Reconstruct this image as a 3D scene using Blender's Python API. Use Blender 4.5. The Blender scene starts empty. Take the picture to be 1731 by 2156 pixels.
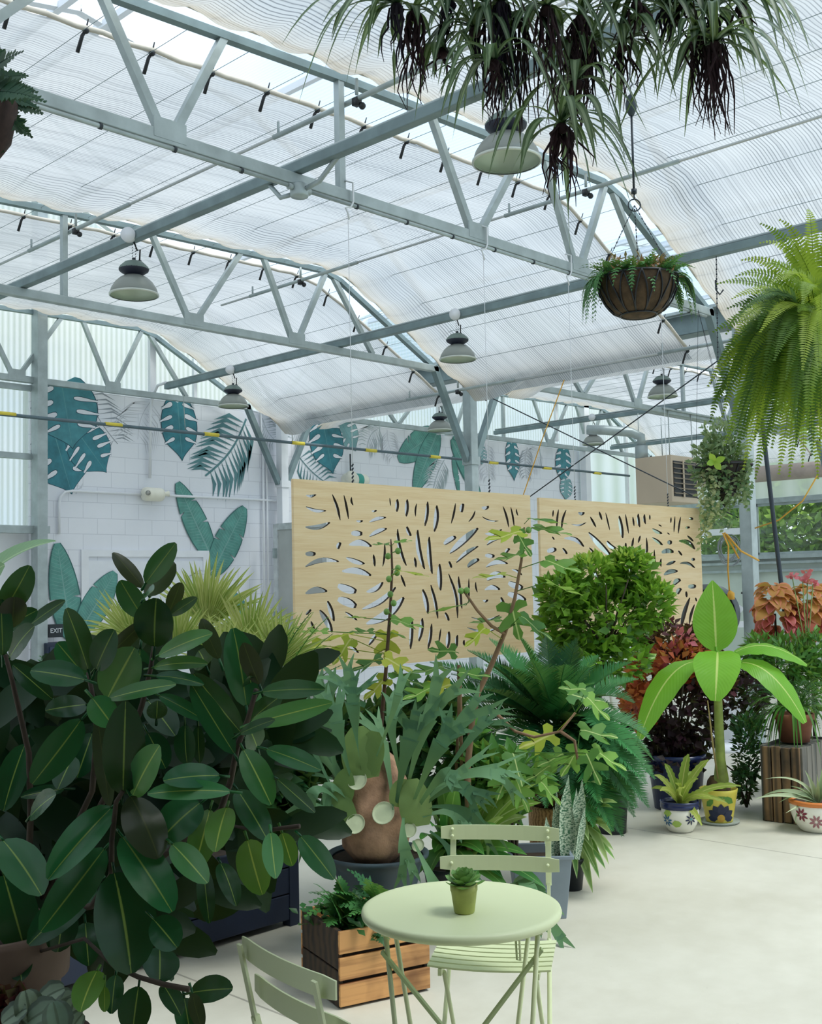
import bpy, math, random
import numpy as np
from mathutils import Vector as V, Matrix, noise as mnoise
S = bpy.context.scene
COL = S.collection
rng = random.Random(7)
R_ = math.radians
H = 1.69                                  # eye height
# ---------------------------------------------------------------- camera
FPX = 2352.5
YAW, PITCH, ROLL = R_(43.9543), R_(3.7881), R_(1.22772)
def _rot():
    cp, sp, cr, sr = math.cos(PITCH), math.sin(PITCH), math.cos(ROLL), math.sin(ROLL)
    Rx = Matrix(((1,0,0),(0,cp,-sp),(0,sp,cp))); Ry = Matrix(((cr,0,sr),(0,1,0),(-sr,0,cr)))
    W = Matrix(((math.sin(YAW), math.cos(YAW), 0), (-math.cos(YAW), math.sin(YAW), 0), (0,0,1)))
    return W @ (Rx @ Ry)
CR = _rot()
cd = bpy.data.cameras.new('camera'); cam = bpy.data.objects.new('camera', cd); COL.objects.link(cam)
cd.sensor_fit = 'VERTICAL'; cd.sensor_height = 36; cd.lens = 36*FPX/2156
m3 = Matrix((CR.col[0], CR.col[2], -CR.col[1])).transposed()
cam.matrix_world = Matrix.Translation((0,0,H)) @ m3.to_4x4()
S.camera = cam
CX, CF, CU = CR.col[0].copy(), CR.col[1].copy(), CR.col[2].copy()
def ray(px, py): return CR @ V(((px-865.5)/FPX, 1, -(py-1078)/FPX))
def at(px, py, D=None, X=None, Y=None, z=None):
    """the place in the greenhouse seen at a photo pixel, at a depth or on a plane"""
    r = ray(px, py)
    t = D if D is not None else X/r.x if X is not None else Y/r.y if Y is not None else (z-H)/r.z
    return V((0,0,H)) + r*t
# ---------------------------------------------------------------- mesh builder
def perp(d, up=V((0,0,1))):
    s = d.cross(up)
    if s.length < 1e-5: s = d.cross(V((1,0,0)))
    return s.normalized()
class MB:
    def __init__(s): s.v=[]; s.f=[]; s.uv=[]; s.r=[]; s.m=[]; s.cr=0.5
    def add(s, vs, fs, uvs=None, m=0):
        b = len(s.v); s.v += [tuple(p) for p in vs]
        s.uv += uvs if uvs else [(0.0,0.0)]*len(vs)
        s.r += [s.cr]*len(vs)
        s.f += [tuple(i+b for i in f) for f in fs]; s.m += [m]*len(fs)
    def box(s, c, d, rz=0, m=0):
        c = V(c); hx,hy,hz = d[0]/2,d[1]/2,d[2]/2; M = Matrix.Rotation(rz,3,'Z')
        vs = [c+M@V((x*hx,y*hy,z*hz)) for z in (-1,1) for x,y in ((-1,-1),(1,-1),(1,1),(-1,1))]
        s.add(vs, [(3,2,1,0),(4,5,6,7),(0,1,5,4),(1,2,6,5),(2,3,7,6),(3,0,4,7)], m=m)
    def bar(s, p, q, w, h, up=V((0,0,1)), m=0):
        p, q = V(p), V(q); d=(q-p).normalized(); sd = perp(d, V(up)); u = sd.cross(d)
        vs=[o+sd*(x*w/2)+u*(y*h/2) for o in (p,q) for x,y in ((-1,-1),(1,-1),(1,1),(-1,1))]
        s.add(vs, [(0,1,2,3),(7,6,5,4),(4,5,1,0),(5,6,2,1),(6,7,3,2),(7,4,0,3)], m=m)
    def tube(s, path, r, n=8, m=0, cap=True):
        path=[V(p) for p in path]; k=len(path)
        rs = r if isinstance(r,(list,tuple)) else [r]*k
        vs=[]; uvs=[]; sd=None
        for i,p in enumerate(path):
            d = (path[min(i+1,k-1)]-path[max(i-1,0)])
            d = d.normalized() if d.length>1e-9 else V((0,0,1))
            if sd is None: sd = perp(d)
            else:
                sd = sd - d*sd.dot(d); sd = sd.normalized() if sd.length>1e-6 else perp(d)
            u = d.cross(sd)
            for j in range(n):
                a = 2*math.pi*j/n
                vs.append(p + (sd*math.cos(a)+u*math.sin(a))*rs[i]); uvs.append((j/n, i/max(1,k-1)))
        fs=[(i*n+j, i*n+(j+1)%n, (i+1)*n+(j+1)%n, (i+1)*n+j) for i in range(k-1) for j in range(n)]
        if cap: fs += [tuple(range(n-1,-1,-1)), tuple((k-1)*n+j for j in range(n))]
        s.add(vs, fs, uvs, m)
    def lathe(s, prof, o=(0,0,0), n=32, m=0, axis=None, fn=None):
        o=V(o); vs=[]; uvs=[]
        if axis is not None:
            az=V(axis).normalized(); ax=perp(az); ay=az.cross(ax)
        else: ax,ay,az=V((1,0,0)),V((0,1,0)),V((0,0,1))
        L=len(prof)
        for i,(r,z) in enumerate(prof):
            for j in range(n):
                a=2*math.pi*j/n; rr=r*(fn(a,i) if fn else 1)
                vs.append(o+ax*(rr*math.cos(a))+ay*(rr*math.sin(a))+az*z); uvs.append((j/n,i/(L-1)))
        fs=[(i*n+j,i*n+(j+1)%n,(i+1)*n+(j+1)%n,(i+1)*n+j) for i in range(L-1) for j in range(n)]
        s.add(vs,fs,uvs,m)
    def disc(s, o, r, axis=(0,0,1), n=24, m=0):
        az=V(axis).normalized(); ax=perp(az); ay=az.cross(ax); o=V(o)
        s.add([o+ax*(r*math.cos(6.28318*j/n))+ay*(r*math.sin(6.28318*j/n)) for j in range(n)],[tuple(range(n))],m=m)
    def prism(s, poly, t, m=0):
        t=V(t); n=len(poly); P=[V(p) for p in poly]
        s.add(P+[p+t for p in P], [tuple(range(n-1,-1,-1)), tuple(range(n,2*n))]+[(i,(i+1)%n,n+(i+1)%n,n+i) for i in range(n)], m=m)
    def sphere(s, o, r, n=10, m=0, sc=(1,1,1)):
        k=n//2+1; vs=[];o=V(o)
        for i in range(k+1):
            t=math.pi*i/k
            for j in range(n):
                a=2*math.pi*j/n; vs.append(o+V((r*sc[0]*math.sin(t)*math.cos(a), r*sc[1]*math.sin(t)*math.sin(a), -r*sc[2]*math.cos(t))))
        s.add(vs,[(i*n+j,i*n+(j+1)%n,(i+1)*n+(j+1)%n,(i+1)*n+j) for i in range(k) for j in range(n)],[(.5,.5)]*len(vs),m)
    def ribbon(s, pts, ws, nrm, fold=0.0, cols=2, wav=0.0, m=0, u0=0.0, u1=1.0):
        """leaf blade along pts, widths ws, facing nrm; fold lifts the edges"""
        k=len(pts); vs=[]; uvs=[]
        for i,p in enumerate(pts):
            d=(pts[min(i+1,k-1)]-pts[max(i-1,0)]); d=d.normalized() if d.length>1e-9 else V((0,0,1))
            n=nrm[i] if isinstance(nrm,list) else nrm
            sd=d.cross(n); sd=sd.normalized() if sd.length>1e-5 else perp(d)
            n2=sd.cross(d)
            for j in range(cols+1):
                a=j/cols*2-1
                off=fold*abs(a)*ws[i] + (wav*math.sin(i*2.1+a*1.3)*ws[i]*abs(a) if wav else 0)
                vs.append(p+sd*(a*ws[i]/2)+n2*off); uvs.append((j/cols, i/(k-1)))
        c=cols+1
        fs=[(i*c+j,i*c+j+1,(i+1)*c+j+1,(i+1)*c+j) for i in range(k-1) for j in range(cols)]
        s.add(vs,fs,uvs,m)
    def leaf(s, b, t, w, nrm, curve=0.0, fold=0.08, seg=7, cols=2, prof=None, petiole=0.0, wav=0.0):
        b,t=V(b),V(t); nrm=V(nrm).normalized(); L=(t-b).length
        pts=[]; ws=[]
        for i in range(seg+1):
            u=i/seg; pts.append(b.lerp(t,u)+nrm*(curve*L*4*u*(1-u)))
            ws.append(max(0.0005*1, w*(prof(u) if prof else math.sin(math.pi*min(1,u*.97+.02))**.75)))
        s.ribbon(pts,ws,nrm,fold,cols,wav)
    def build(s, name, mat, parent=None, smooth=True, bevel=0, loc=None, org=None, kind=None, label=None):
        me=bpy.data.meshes.new(name)
        if parent is not None: o0=ORG[parent.name]
        else: o0=V(loc) if loc is not None else V((0,0,0))
        me.from_pydata([(p[0]-o0.x,p[1]-o0.y,p[2]-o0.z) for p in s.v],[],s.f)
        uvl=me.uv_layers.new(name='UVMap')
        li=np.empty(len(me.loops),dtype=np.int32); me.loops.foreach_get('vertex_index',li)
        uvl.data.foreach_set('uv', np.array(s.uv,dtype=np.float32)[li].ravel())
        at_=me.attributes.new('rnd','FLOAT','POINT'); at_.data.foreach_set('value',np.array(s.r,dtype=np.float32))
        mats=mat if isinstance(mat,list) else [mat]
        for q in mats: me.materials.append(q)
        if len(mats)>1: me.polygons.foreach_set('material_index',np.array(s.m,dtype=np.int32))
        me.polygons.foreach_set('use_smooth',[smooth]*len(me.polygons)); me.update()
        o=bpy.data.objects.new(name,me); COL.objects.link(o)
        if parent is not None: o.parent=parent
        else: o.location=o0
        ORG[o.name]=o0
        if bevel:
            b=o.modifiers.new('bevel','BEVEL'); b.width=bevel; b.segments=2; b.limit_method='ANGLE'
        if kind: o['kind']=kind
        if label: o['label']=label
        return o
ORG={}
def thing(name,label,cat,loc,group=None):
    o=bpy.data.objects.new(name,None); COL.objects.link(o); o.location=loc; o.empty_display_size=.1
    o['label']=label; o['category']=cat
    if group: o['group']=group
    ORG[o.name]=V(loc); return o
def tag(o,label,cat,group=None):
    o['label']=label; o['category']=cat
    if group: o['group']=group
    return o
def struct(o): o['kind']='structure'; return o
def dup(root,loc,label=None,rz=None):
    def cp(o,par):
        c=o.copy(); COL.objects.link(c); ORG[c.name]=ORG[o.name]
        if par is not None: c.parent=par
        for ch in [x for x in KIDS.get(o.name,[])]: pass
        return c
    kids={}
    for o in COL.objects:
        if o.parent is not None: kids.setdefault(o.parent.name,[]).append(o)
    r=cp(root,None); r.location=loc
    if label: r['label']=label
    if rz is not None: r.rotation_euler=(0,0,rz)
    for ch in kids.get(root.name,[]):
        c=cp(ch,r)
        for g in kids.get(ch.name,[]): cp(g,c)
    return r
KIDS={}
# ---------------------------------------------------------------- materials
def lin(h):
    c=[int(h[i:i+2],16)/255 for i in (0,2,4)]
    return tuple(x/12.92 if x<=.04045 else ((x+.055)/1.055)**2.4 for x in c)+(1,)
class NT:
    def __init__(s,name):
        s.mat=bpy.data.materials.new(name); s.mat.use_nodes=True; s.t=s.mat.node_tree; s.t.nodes.clear()
        s.out=s.n('ShaderNodeOutputMaterial')
    def n(s,t,ins=None,**kw):
        x=s.t.nodes.new(t)
        for k,v in kw.items(): setattr(x,k,v)
        for k,v in (ins or {}).items():
            if hasattr(v,'is_output') or isinstance(v,bpy.types.NodeSocket): s.t.links.new(v,x.inputs[k])
            else: x.inputs[k].default_value=v
        return x
    def mix(s,f,a,b,blend='MIX'):
        x=s.n('ShaderNodeMix',data_type='RGBA',blend_type=blend)
        for k,v in ((0,f),(6,a),(7,b)):
            if isinstance(v,bpy.types.NodeSocket): s.t.links.new(v,x.inputs[k])
            else: x.inputs[k].default_value=v
        return x.outputs[2]
    def math(s,op,a,b=0.5,c=None,clamp=False):
        x=s.n('ShaderNodeMath',operation=op,use_clamp=clamp)
        for k,v in ((0,a),(1,b),(2,c)):
            if v is None: continue
            if isinstance(v,bpy.types.NodeSocket): s.t.links.new(v,x.inputs[k])
            else: x.inputs[k].default_value=v
        return x.outputs[0]
    def ramp(s,f,stops):
        x=s.n('ShaderNodeValToRGB',{0:f}); e=x.color_ramp.elements
        while len(e)<len(stops): e.new(.5)
        for q,(p,c) in zip(e,stops): q.position=p; q.color=c
        return x.outputs[0]
    def noise(s,scale,vec=None,detail=4,rough=.55):
        d={'Scale':scale,'Detail':detail,'Roughness':rough}
        if vec is not None: d['Vector']=vec
        return s.n('ShaderNodeTexNoise',d).outputs[0]
    def vec(s,scale,src='Object',loc=(0,0,0)):
        tc=s.n('ShaderNodeTexCoord').outputs[src] if src!='World' else s.n('ShaderNodeNewGeometry').outputs['Position']
        return s.n('ShaderNodeMapping',{'Vector':tc,'Scale':scale,'Location':loc}).outputs[0]
    def pr(s,col,rough=.5,metal=0,spec=.5,normal=None,**kw):
        d={'Base Color':col,'Roughness':rough,'Metallic':metal,'Specular IOR Level':spec}
        if normal is not None: d['Normal']=normal
        d.update(kw); return s.n('ShaderNodeBsdfPrincipled',d).outputs[0]
    def bump(s,h,st=.3,dist=.01): return s.n('ShaderNodeBump',{'Height':h,'Strength':st,'Distance':dist}).outputs[0]
    def mixs(s,f,a,b): return s.n('ShaderNodeMixShader',{0:f,1:a,2:b}).outputs[0]
    def done(s,sh): s.t.links.new(sh,s.out.inputs[0]); return s.mat
def plain(name,c,rough=.5,metal=0,var=.12,scale=8,spec=.5,bump=0):
    t=NT(name); c=lin(c); f=t.noise(scale,t.vec((1,1,1)))
    d=tuple(x*(1-var*2) for x in c[:3])+(1,); e=tuple(min(1,x*(1+var)) for x in c[:3])+(1,)
    col=t.ramp(f,[(.3,d),(.7,e)])
    nb=t.bump(t.noise(scale*12,t.vec((1,1,1))),bump,.004) if bump else None
    return t.done(t.pr(col,rough,metal,spec,nb))
def leafmat(name,c1,c2,back=None,rib=None,ribw=.035,rough=.4,trans=.25,spec=.4,vein=0,edge=None,ribsoft=.03):
    t=NT(name); rnd=t.n('ShaderNodeAttribute',attribute_name='rnd').outputs['Fac']
    uv=t.n('ShaderNodeTexCoord').outputs['UV']; sep=t.n('ShaderNodeSeparateXYZ',{0:uv})
    col=t.mix(rnd,lin(c1),lin(c2))
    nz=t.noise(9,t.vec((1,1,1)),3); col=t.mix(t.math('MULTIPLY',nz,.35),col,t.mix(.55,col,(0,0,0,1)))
    du=t.math('ABSOLUTE',t.math('SUBTRACT',sep.outputs[0],.5))
    nrm=None
    if vein:
        w=t.math('SINE',t.math('MULTIPLY',t.math('SUBTRACT',sep.outputs[1],t.math('MULTIPLY',du,.5)),vein))
        nrm=t.bump(w,.12,.003); col=t.mix(t.math('MULTIPLY',t.math('ADD',w,1),.035),col,t.mix(.5,col,lin(rib or c2)))
    if edge:
        e=t.n('ShaderNodeMapRange',{0:du,1:.30,2:.36}).outputs[0]; col=t.mix(e,col,lin(edge))
    if rib:
        f=t.n('ShaderNodeMapRange',{0:du,1:ribw+ribsoft,2:ribw}).outputs[0]; col=t.mix(t.math('MULTIPLY',f,.85),col,lin(rib))
    tcol=t.mix(.35,col,(.55,.75,.12,1))
    if back:
        bf=t.n('ShaderNodeNewGeometry').outputs['Backfacing']; col=t.mix(bf,col,t.mix(.15,lin(back),col))
    p=t.pr(col,rough,0,spec,nrm)
    tr=t.n('ShaderNodeBsdfTranslucent',{'Color':tcol}).outputs[0]
    return t.done(t.mixs(trans,p,tr))
def wood(name,a,b,rough=.6,sc=(1,14,14),ring=2.2,dark=None,rot=0):
    t=NT(name); v=t.vec(sc) if not rot else t.n('ShaderNodeMapping',{'Vector':t.n('ShaderNodeMapping',{'Vector':t.n('ShaderNodeTexCoord').outputs['Object'],'Rotation':(0,0,-rot)}).outputs[0],'Scale':sc}).outputs[0]; n1=t.noise(ring,v,5,.6)
    w=t.n('ShaderNodeTexWave',{'Vector':v,'Scale':.7,'Distortion':6,'Detail':2},wave_type='BANDS',bands_direction='Y').outputs['Fac']
    f=t.math('ADD',t.math('MULTIPLY',n1,.65),t.math('MULTIPLY',w,.35))
    col=t.ramp(f,[(.3,lin(a)),(.62,lin(b))])
    if dark: col=t.mix(t.math('MULTIPLY',t.n('ShaderNodeMapRange',{0:t.noise(3,t.vec((1,1,1))),1:.5,2:.68}).outputs[0],.8),col,lin(dark))
    return t.done(t.pr(col,rough,normal=t.bump(f,.15,.004)))
# ---------------------------------------------------------------- shared materials
GALV=plain('galvanised',"a9b5b6",.45,.35,.10,6)
GALV_D=plain('galvanised_green',"7d9093",.5,.3,.12,5)
WHITE=plain('white_paint',"e9ecf1",.55,0,.03,3)
BLACK=plain('black_plastic',"1d2126",.45,0,.1)
STEELD=plain('dark_steel',"3b4248",.45,.5,.1)
def m_floor():
    t=NT('sealed_concrete'); v=t.vec((1,1,1))
    n=t.noise(.8,v,6,.6); n2=t.noise(7,v,6,.7)
    c=t.ramp(t.math('ADD',t.math('MULTIPLY',n,.7),t.math('MULTIPLY',n2,.3)),[(.3,lin("b9b6a6")),(.55,lin("c9c7b9")),(.75,lin("d3d1c4"))])
    sp=t.n('ShaderNodeSeparateXYZ',{0:v})
    def line(o,x):
        d=t.math('ABSOLUTE',t.math('SUBTRACT',sp.outputs[o],x)); return t.math('LESS_THAN',d,.006)
    wob=None
    l=t.math('MAXIMUM',line(0,6.62),line(0,2.9)); l=t.math('MAXIMUM',l,t.math('MAXIMUM',line(0,10.3),line(1,6.9)))
    c=t.mix(t.math('MULTIPLY',l,.6),c,lin("6f6d64"))
    sk=t.n('ShaderNodeMapRange',{0:t.noise(26,v,3,.5),1:.72,2:.78}).outputs[0]
    c=t.mix(t.math('MULTIPLY',sk,.25),c,lin("8d8a7e"))
    return t.done(t.pr(c,t.math('ADD',.38,t.math('MULTIPLY',n2,.25)),0,.4,t.bump(n2,.05,.004)))
def m_block():
    t=NT('painted_block'); g=t.n('ShaderNodeNewGeometry').outputs['Position']; s=t.n('ShaderNodeSeparateXYZ',{0:g})
    v=t.n('ShaderNodeCombineXYZ',{0:s.outputs[0],1:s.outputs[2],2:0.0}).outputs[0]
    b=t.n('ShaderNodeTexBrick',{'Vector':v,'Color1':lin("e6e9f0"),'Color2':lin("e9ecf3"),'Mortar':lin("c9cdd6"),'Scale':1,'Mortar Size':.0045,'Mortar Smooth':.3,'Brick Width':.4064,'Row Height':.2032,'Bias':0})
    c=t.mix(.2,b.outputs['Color'],t.ramp(t.noise(1.5,v,4),[(.35,lin("d8dce4")),(.65,lin("f1f3f8"))]))
    return t.done(t.pr(c,.6,0,.3,t.bump(b.outputs['Fac'],-.35,.006)))
def m_poly(name,tint,trans,stripe=.055,outside_tint=None,axis=0):
    t=NT(name); g=t.n('ShaderNodeNewGeometry').outputs['Position']; s=t.n('ShaderNodeSeparateXYZ',{0:g})
    f=t.math('FRACT',t.math('DIVIDE',s.outputs[axis],stripe)); f=t.math('ABSOLUTE',t.math('SUBTRACT',f,.5))
    f=t.n('ShaderNodeMapRange',{0:f,1:.05,2:.4,3:0.0,4:1.0}).outputs[0]
    nz=t.noise(1.0,t.n('ShaderNodeMapping',{'Vector':g,'Scale':(.12,.12,1.6)}).outputs[0],3)
    c=t.mix(nz,lin(tint),lin(outside_tint or tint))  # banded second tint: blurred outdoor light put into the panel colour
    tr=t.n('ShaderNodeBsdfTranslucent',{'Color':c}).outputs[0]; di=t.pr(c,.3,0,.4)
    tp=t.n('ShaderNodeBsdfTransparent',{'Color':lin("f2f6f8")}).outputs[0]
    sh=t.mixs(t.math('ADD',trans-.12,t.math('MULTIPLY',f,.24)),t.mixs(.4,tr,di),tp)
    return t.done(sh)
def m_curtain():
    t=NT('shade_cloth'); uv=t.n('ShaderNodeTexCoord').outputs['UV']; sp=t.n('ShaderNodeSeparateXYZ',{0:uv})
    def nz(sx,sy,d,r,o=0): return t.noise(1.0,t.n('ShaderNodeMapping',{'Vector':uv,'Scale':(sx,sy,1),'Location':(o,o,0)}).outputs[0],d,r)
    ph=t.math('ADD',sp.outputs[1],t.math('MULTIPLY',nz(.25,5,2,.5,5),.035))
    def lines(per,a,b): 
        f=t.math('FRACT',t.math('DIVIDE',ph,per)); f=t.math('ABSOLUTE',t.math('SUBTRACT',f,.5)); return t.n('ShaderNodeMapRange',{0:f,1:a,2:b}).outputs[0]
    l1=lines(.029,.05,.20); amp=t.n('ShaderNodeMapRange',{0:nz(.4,2.2,3,.6,2),1:.34,2:.62,3:.25,4:1.0}).outputs[0]
    l2=t.n('ShaderNodeMapRange',{0:nz(.12,22,2,.5,3),1:.36,2:.50,3:.35,4:1.0}).outputs[0]; big=nz(.5,1.6,3,.5,7)
    dark=t.math('MULTIPLY',t.math('SUBTRACT',1,l1),amp); s1=t.math('MULTIPLY',t.math('SUBTRACT',1,t.math('MULTIPLY',dark,.75)),t.math('ADD',.72,t.math('MULTIPLY',l2,.28)))  # thin lines are cloth stripes; pleat shading is put into the colour too
    col=t.mix(s1,lin("4b535b"),t.mix(big,lin("bec2c5"),lin("d4d5d5")))
    col=t.mix(t.math('MULTIPLY',t.n('ShaderNodeAttribute',attribute_name='rnd').outputs['Fac'],.6),col,lin("cdbfa6"))
    tl=t.n('ShaderNodeBsdfTranslucent',{'Color':col}).outputs[0]; di=t.n('ShaderNodeBsdfDiffuse',{'Color':col}).outputs[0]
    tp=t.n('ShaderNodeBsdfTransparent',{'Color':(1,1,1,1)}).outputs[0]
    return t.done(t.mixs(t.math('ADD',.05,t.math('MULTIPLY',s1,.05)),t.mixs(.42,tl,di),tp))
CURT=m_curtain()
CURT_E=plain('curtain_hem',"cfc8bc",.8,0,.08,6)
ROOFM=m_poly('roof_polycarbonate',"dfe9f3",.86,.032)
POLYW=m_poly('wall_polycarbonate',"c3cfd2",.30,.075,"c2cbb0")
POLYG=m_poly('green_polycarbonate',"cfdccd",.16,.6,"dbe6dc")
POLYR=m_poly('side_polycarbonate',"cfdad2",.12,.6,"dde6e2",1)
GLASS=NT('window_glass'); GLASS=GLASS.done(GLASS.mixs(.06,GLASS.n('ShaderNodeBsdfTransparent',{'Color':(.96,.98,.97,1)}).outputs[0],GLASS.n('ShaderNodeBsdfGlossy',{'Roughness':.05}).outputs[0]))
# ---------------------------------------------------------------- the setting
YT=[1.70,5.36,9.02,12.68]; GX=10.45; HW=10.65; WY=12.85; RX=21.1
b=MB(); b.box((10,4.9,-.05),(23,16.2,.1)); struct(b.build('floor',m_floor(),smooth=False))
b=MB(); b.box((20,14,-.2),(120,120,.1)); struct(b.build('ground',plain('outside_ground',"8f9b83",.9,0,.1,.3),smooth=False))
b=MB(); b.box(((6.6+18.17)/2,WY+.1,2.14),(18.17-6.6,.2,4.28))
wall=struct(b.build('wall_back',m_block(),smooth=False))
ROOFP=[(-.2,4.35),(.5,5.15),(1.6,6.0),(3.2,6.75),(5.1,7.1),(7.05,6.75),(8.65,6.0),(9.75,5.15),(10.45,4.35)]
def strip(mb,prof,y0,y1,m=0):
    n=len(prof); mb.add([(x,y0,z) for x,z in prof]+[(x,y1,z) for x,z in prof],[(i,i+1,n+i+1,n+i) for i in range(n-1)],m=m)
b=MB()
for k in range(2): strip(b,[(x+HW*k,z) for x,z in ROOFP],-3.2,WY+.2)
struct(b.build('ceiling',ROOFM,smooth=False))
for k in range(2):                                    # gable ends in ribbed polycarbonate
    P=[(x+HW*k,z) for x,z in ROOFP]; b=MB()
    lo=[4.28]*len(P)
    b.add([(x,WY+.05,z) for x,z in P]+[(x,WY+.05,4.28) for x,z in P],[(i,len(P)+i,len(P)+i+1,i+1) for i in range(len(P)-1)])
    struct(b.build('wall_gable',POLYW,smooth=False))
b=MB(); b.add([(-.9,WY+.05,2.5),(6.6,WY+.05,2.5),(6.6,WY+.05,4.28),(-.9,WY+.05,4.28)],[(0,1,2,3)]); struct(b.build('wall_left',POLYW,smooth=False))
b=MB(); b.box((2.85,WY+.1,1.25),(7.5,.12,2.5)); struct(b.build('wall_left_lower',WHITE,smooth=False))
b=MB(); b.add([(18.17,WY+.05,0),(RX,WY+.05,0),(RX,WY+.05,4.28),(18.17,WY+.05,4.28)],[(0,1,2,3)]); struct(b.build('wall_back_panel',POLYG,smooth=False))
for i,(x,y,z,w,d,h) in enumerate([(6.6,12.62,3.3,.13,.16,6.6),(5.25,12.7,3.2,.09,.09,6.4),(18.17,12.72,2.6,.16,.14,5.2),(19.75,12.8,2.6,.06,.06,5.2),(8.3,12.78,4.75,.09,.06,.95),(9.0,12.8,4.6,.05,.05,.6),(14.2,12.76,5.2,.10,.08,1.9),(13.95,12.76,5.2,.05,.05,1.9),(17.3,12.76,5.0,.07,.05,1.2),(2.9,12.7,3.2,.09,.09,6.4)]):
    b=MB(); b.box((x,y,z),(w,d,h)); struct(b.build('trim_%d'%(i+1),GALV if i in (0,) else WHITE,smooth=False))
for i,(x0,x1,z,d) in enumerate([(-.8,6.55,3.36,.08),(-.8,6.75,2.47,.16),(-.8,6.55,4.20,.05)]):
    b=MB(); b.box(((x0+x1)/2,12.72,z),(x1-x0,d,.07 if i!=1 else .09)); struct(b.build('trim_%d'%(i+20),GALV,smooth=False))
# right hand side wall with the window band
SZ0,SZ1=2.12,3.2
b=MB(); b.box((RX+.05,4.9,SZ0/2),(.1,16,SZ0)); struct(b.build('wall_right',plain('pale_green_board',"cbd6cd",.5,0,.04,2),smooth=False))
b=MB(); b.add([(RX,-3.2,SZ1),(RX,WY,SZ1),(RX,WY,4.36),(RX,-3.2,4.36)],[(0,1,2,3)]); struct(b.build('wall_right_upper',POLYR,smooth=False))
b=MB()
for z in (SZ0-.28,SZ0-.12,SZ0): b.box((RX-.05,4.9,z),(.14,16,.05 if z<SZ0 else .08))
struct(b.build('trim_30',GALV,smooth=False))
b=MB(); b.box((RX-.03,4.9,SZ1+.04),(.12,16,.1)); struct(b.build('trim_31',GALV,smooth=False))
for i,y in enumerate((12.78,10.72,8.6,6.4,4.2)):
    b=MB(); b.box((RX-.04,y,2.1),(.1,.1,4.3)); struct(b.build('trim_%d'%(40+i),GALV,smooth=False))
for i,(y0,y1) in enumerate(((10.78,12.72),(8.66,10.66),(6.46,8.54))):
    f=MB()
    for z in (SZ0+.06,SZ1-.03): f.box((RX,(y0+y1)/2,z),(.05,y1-y0,.06))
    for y in (y0+.03,y1-.03): f.box((RX,y,(SZ0+SZ1)/2),(.05,.06,SZ1-SZ0))
    w=struct(f.build('window_%d'%(i+1),GALV,smooth=False))
    g=MB(); g.box((RX,(y0+y1)/2,(SZ0+SZ1)/2),(.008,y1-y0-.1,SZ1-SZ0-.1)); g.build('pane',GLASS,w)
b=MB(); b.box((RX-.12,11.6,2.66),(.1,1.7,.13)); struct(b.build('trim_50',WHITE,smooth=False))
b=MB(); b.box((10,-3.15,2.1),(23,.1,4.3)); struct(b.build('wall_front',ROOFM,smooth=False))
b=MB(); b.box((-1.0,4.9,2.1),(.1,16,4.3)); struct(b.build('wall_side',WHITE,smooth=False))
DK=plain('blocker_board',"4a443e",.8,0,.1,3)  # unseen dark boards added to shade the rubber plant and near floor
b=MB(); b.box((.75,-1.1,3.3),(3.5,4.2,.1)); struct(b.build('ceiling_blocker',DK,smooth=False))
b=MB(); b.box((.75,-3.0,1.63),(3.5,.1,3.26)); struct(b.build('wall_blocker',DK,smooth=False))
b=MB(); b.box((-.9,-.2,1.63),(.1,5.6,3.26)); struct(b.build('wall_blocker_side',DK,smooth=False))
# double door in the mural wall
d0,d1,dt=7.37,9.14,2.16
f=MB()
for x in (d0-.045,d1+.045): f.box((x,WY+.02,(dt+.08)/2),(.1,.10,dt+.08))
f.box(((d0+d1)/2,WY+.02,dt+.035),(d1-d0-.01,.1,.09))
dr=struct(f.build('door_1',WHITE,smooth=False))
for s in (0,1):
    m=MB(); x0=d0+(d1-d0)/2*s; m.box((x0+(d1-d0)/4,WY-.005,dt/2-.03),((d1-d0)/2-.012,.03,dt-.06)); m.build('door_leaf',plain('door_white',"e4e8ee",.45,0,.02),dr,smooth=False)
m=MB(); m.box((d0+(d1-d0)/2+.08,WY-.06,1.0),(.02,.05,.16)); m.build('door_handle',STEELD,dr)
# ---------------------------------------------------------------- mural painted on the wall
def wp(px,py): p=at(px,py,Y=WY); return (p.x,p.z)
MUR={}
def mural_mat(k,c,v):
    if k not in MUR: MUR[k]=plain('mural_'+k,c,.6,0,v,7)
    return MUR[k]
mur_n=[0]; MOFF=[0]
def wpoly(polys,mat,name='painted_leaf',lift=.003):
    mur_n[0]+=1; y=WY-.001-.0002*mur_n[0]-MOFF[0]
    b=MB()
    for P in polys:
        a=sum(P[i][0]*P[(i+1)%len(P)][1]-P[(i+1)%len(P)][0]*P[i][1] for i in range(len(P)))
        if a<0: P=P[::-1]
        from mathutils.geometry import tessellate_polygon
        tr=tessellate_polygon([[V((x,z,0)) for x,z in P]])
        b.add([(x,y,z) for x,z in P],[tuple(t) for t in tr])
    o=b.build(name,mat,wall,smooth=False); 
    return o
def frame2(b,t):
    bx,bz=wp(*b); tx,tz=wp(*t); ax=V((tx-bx,tz-bz)); L=ax.length; ax/=L; sd=V((ax.y,-ax.x))
    return lambda u,s: (bx+ax.x*u*L+sd.x*s*L, bz+ax.y*u*L+sd.y*s*L)
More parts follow.
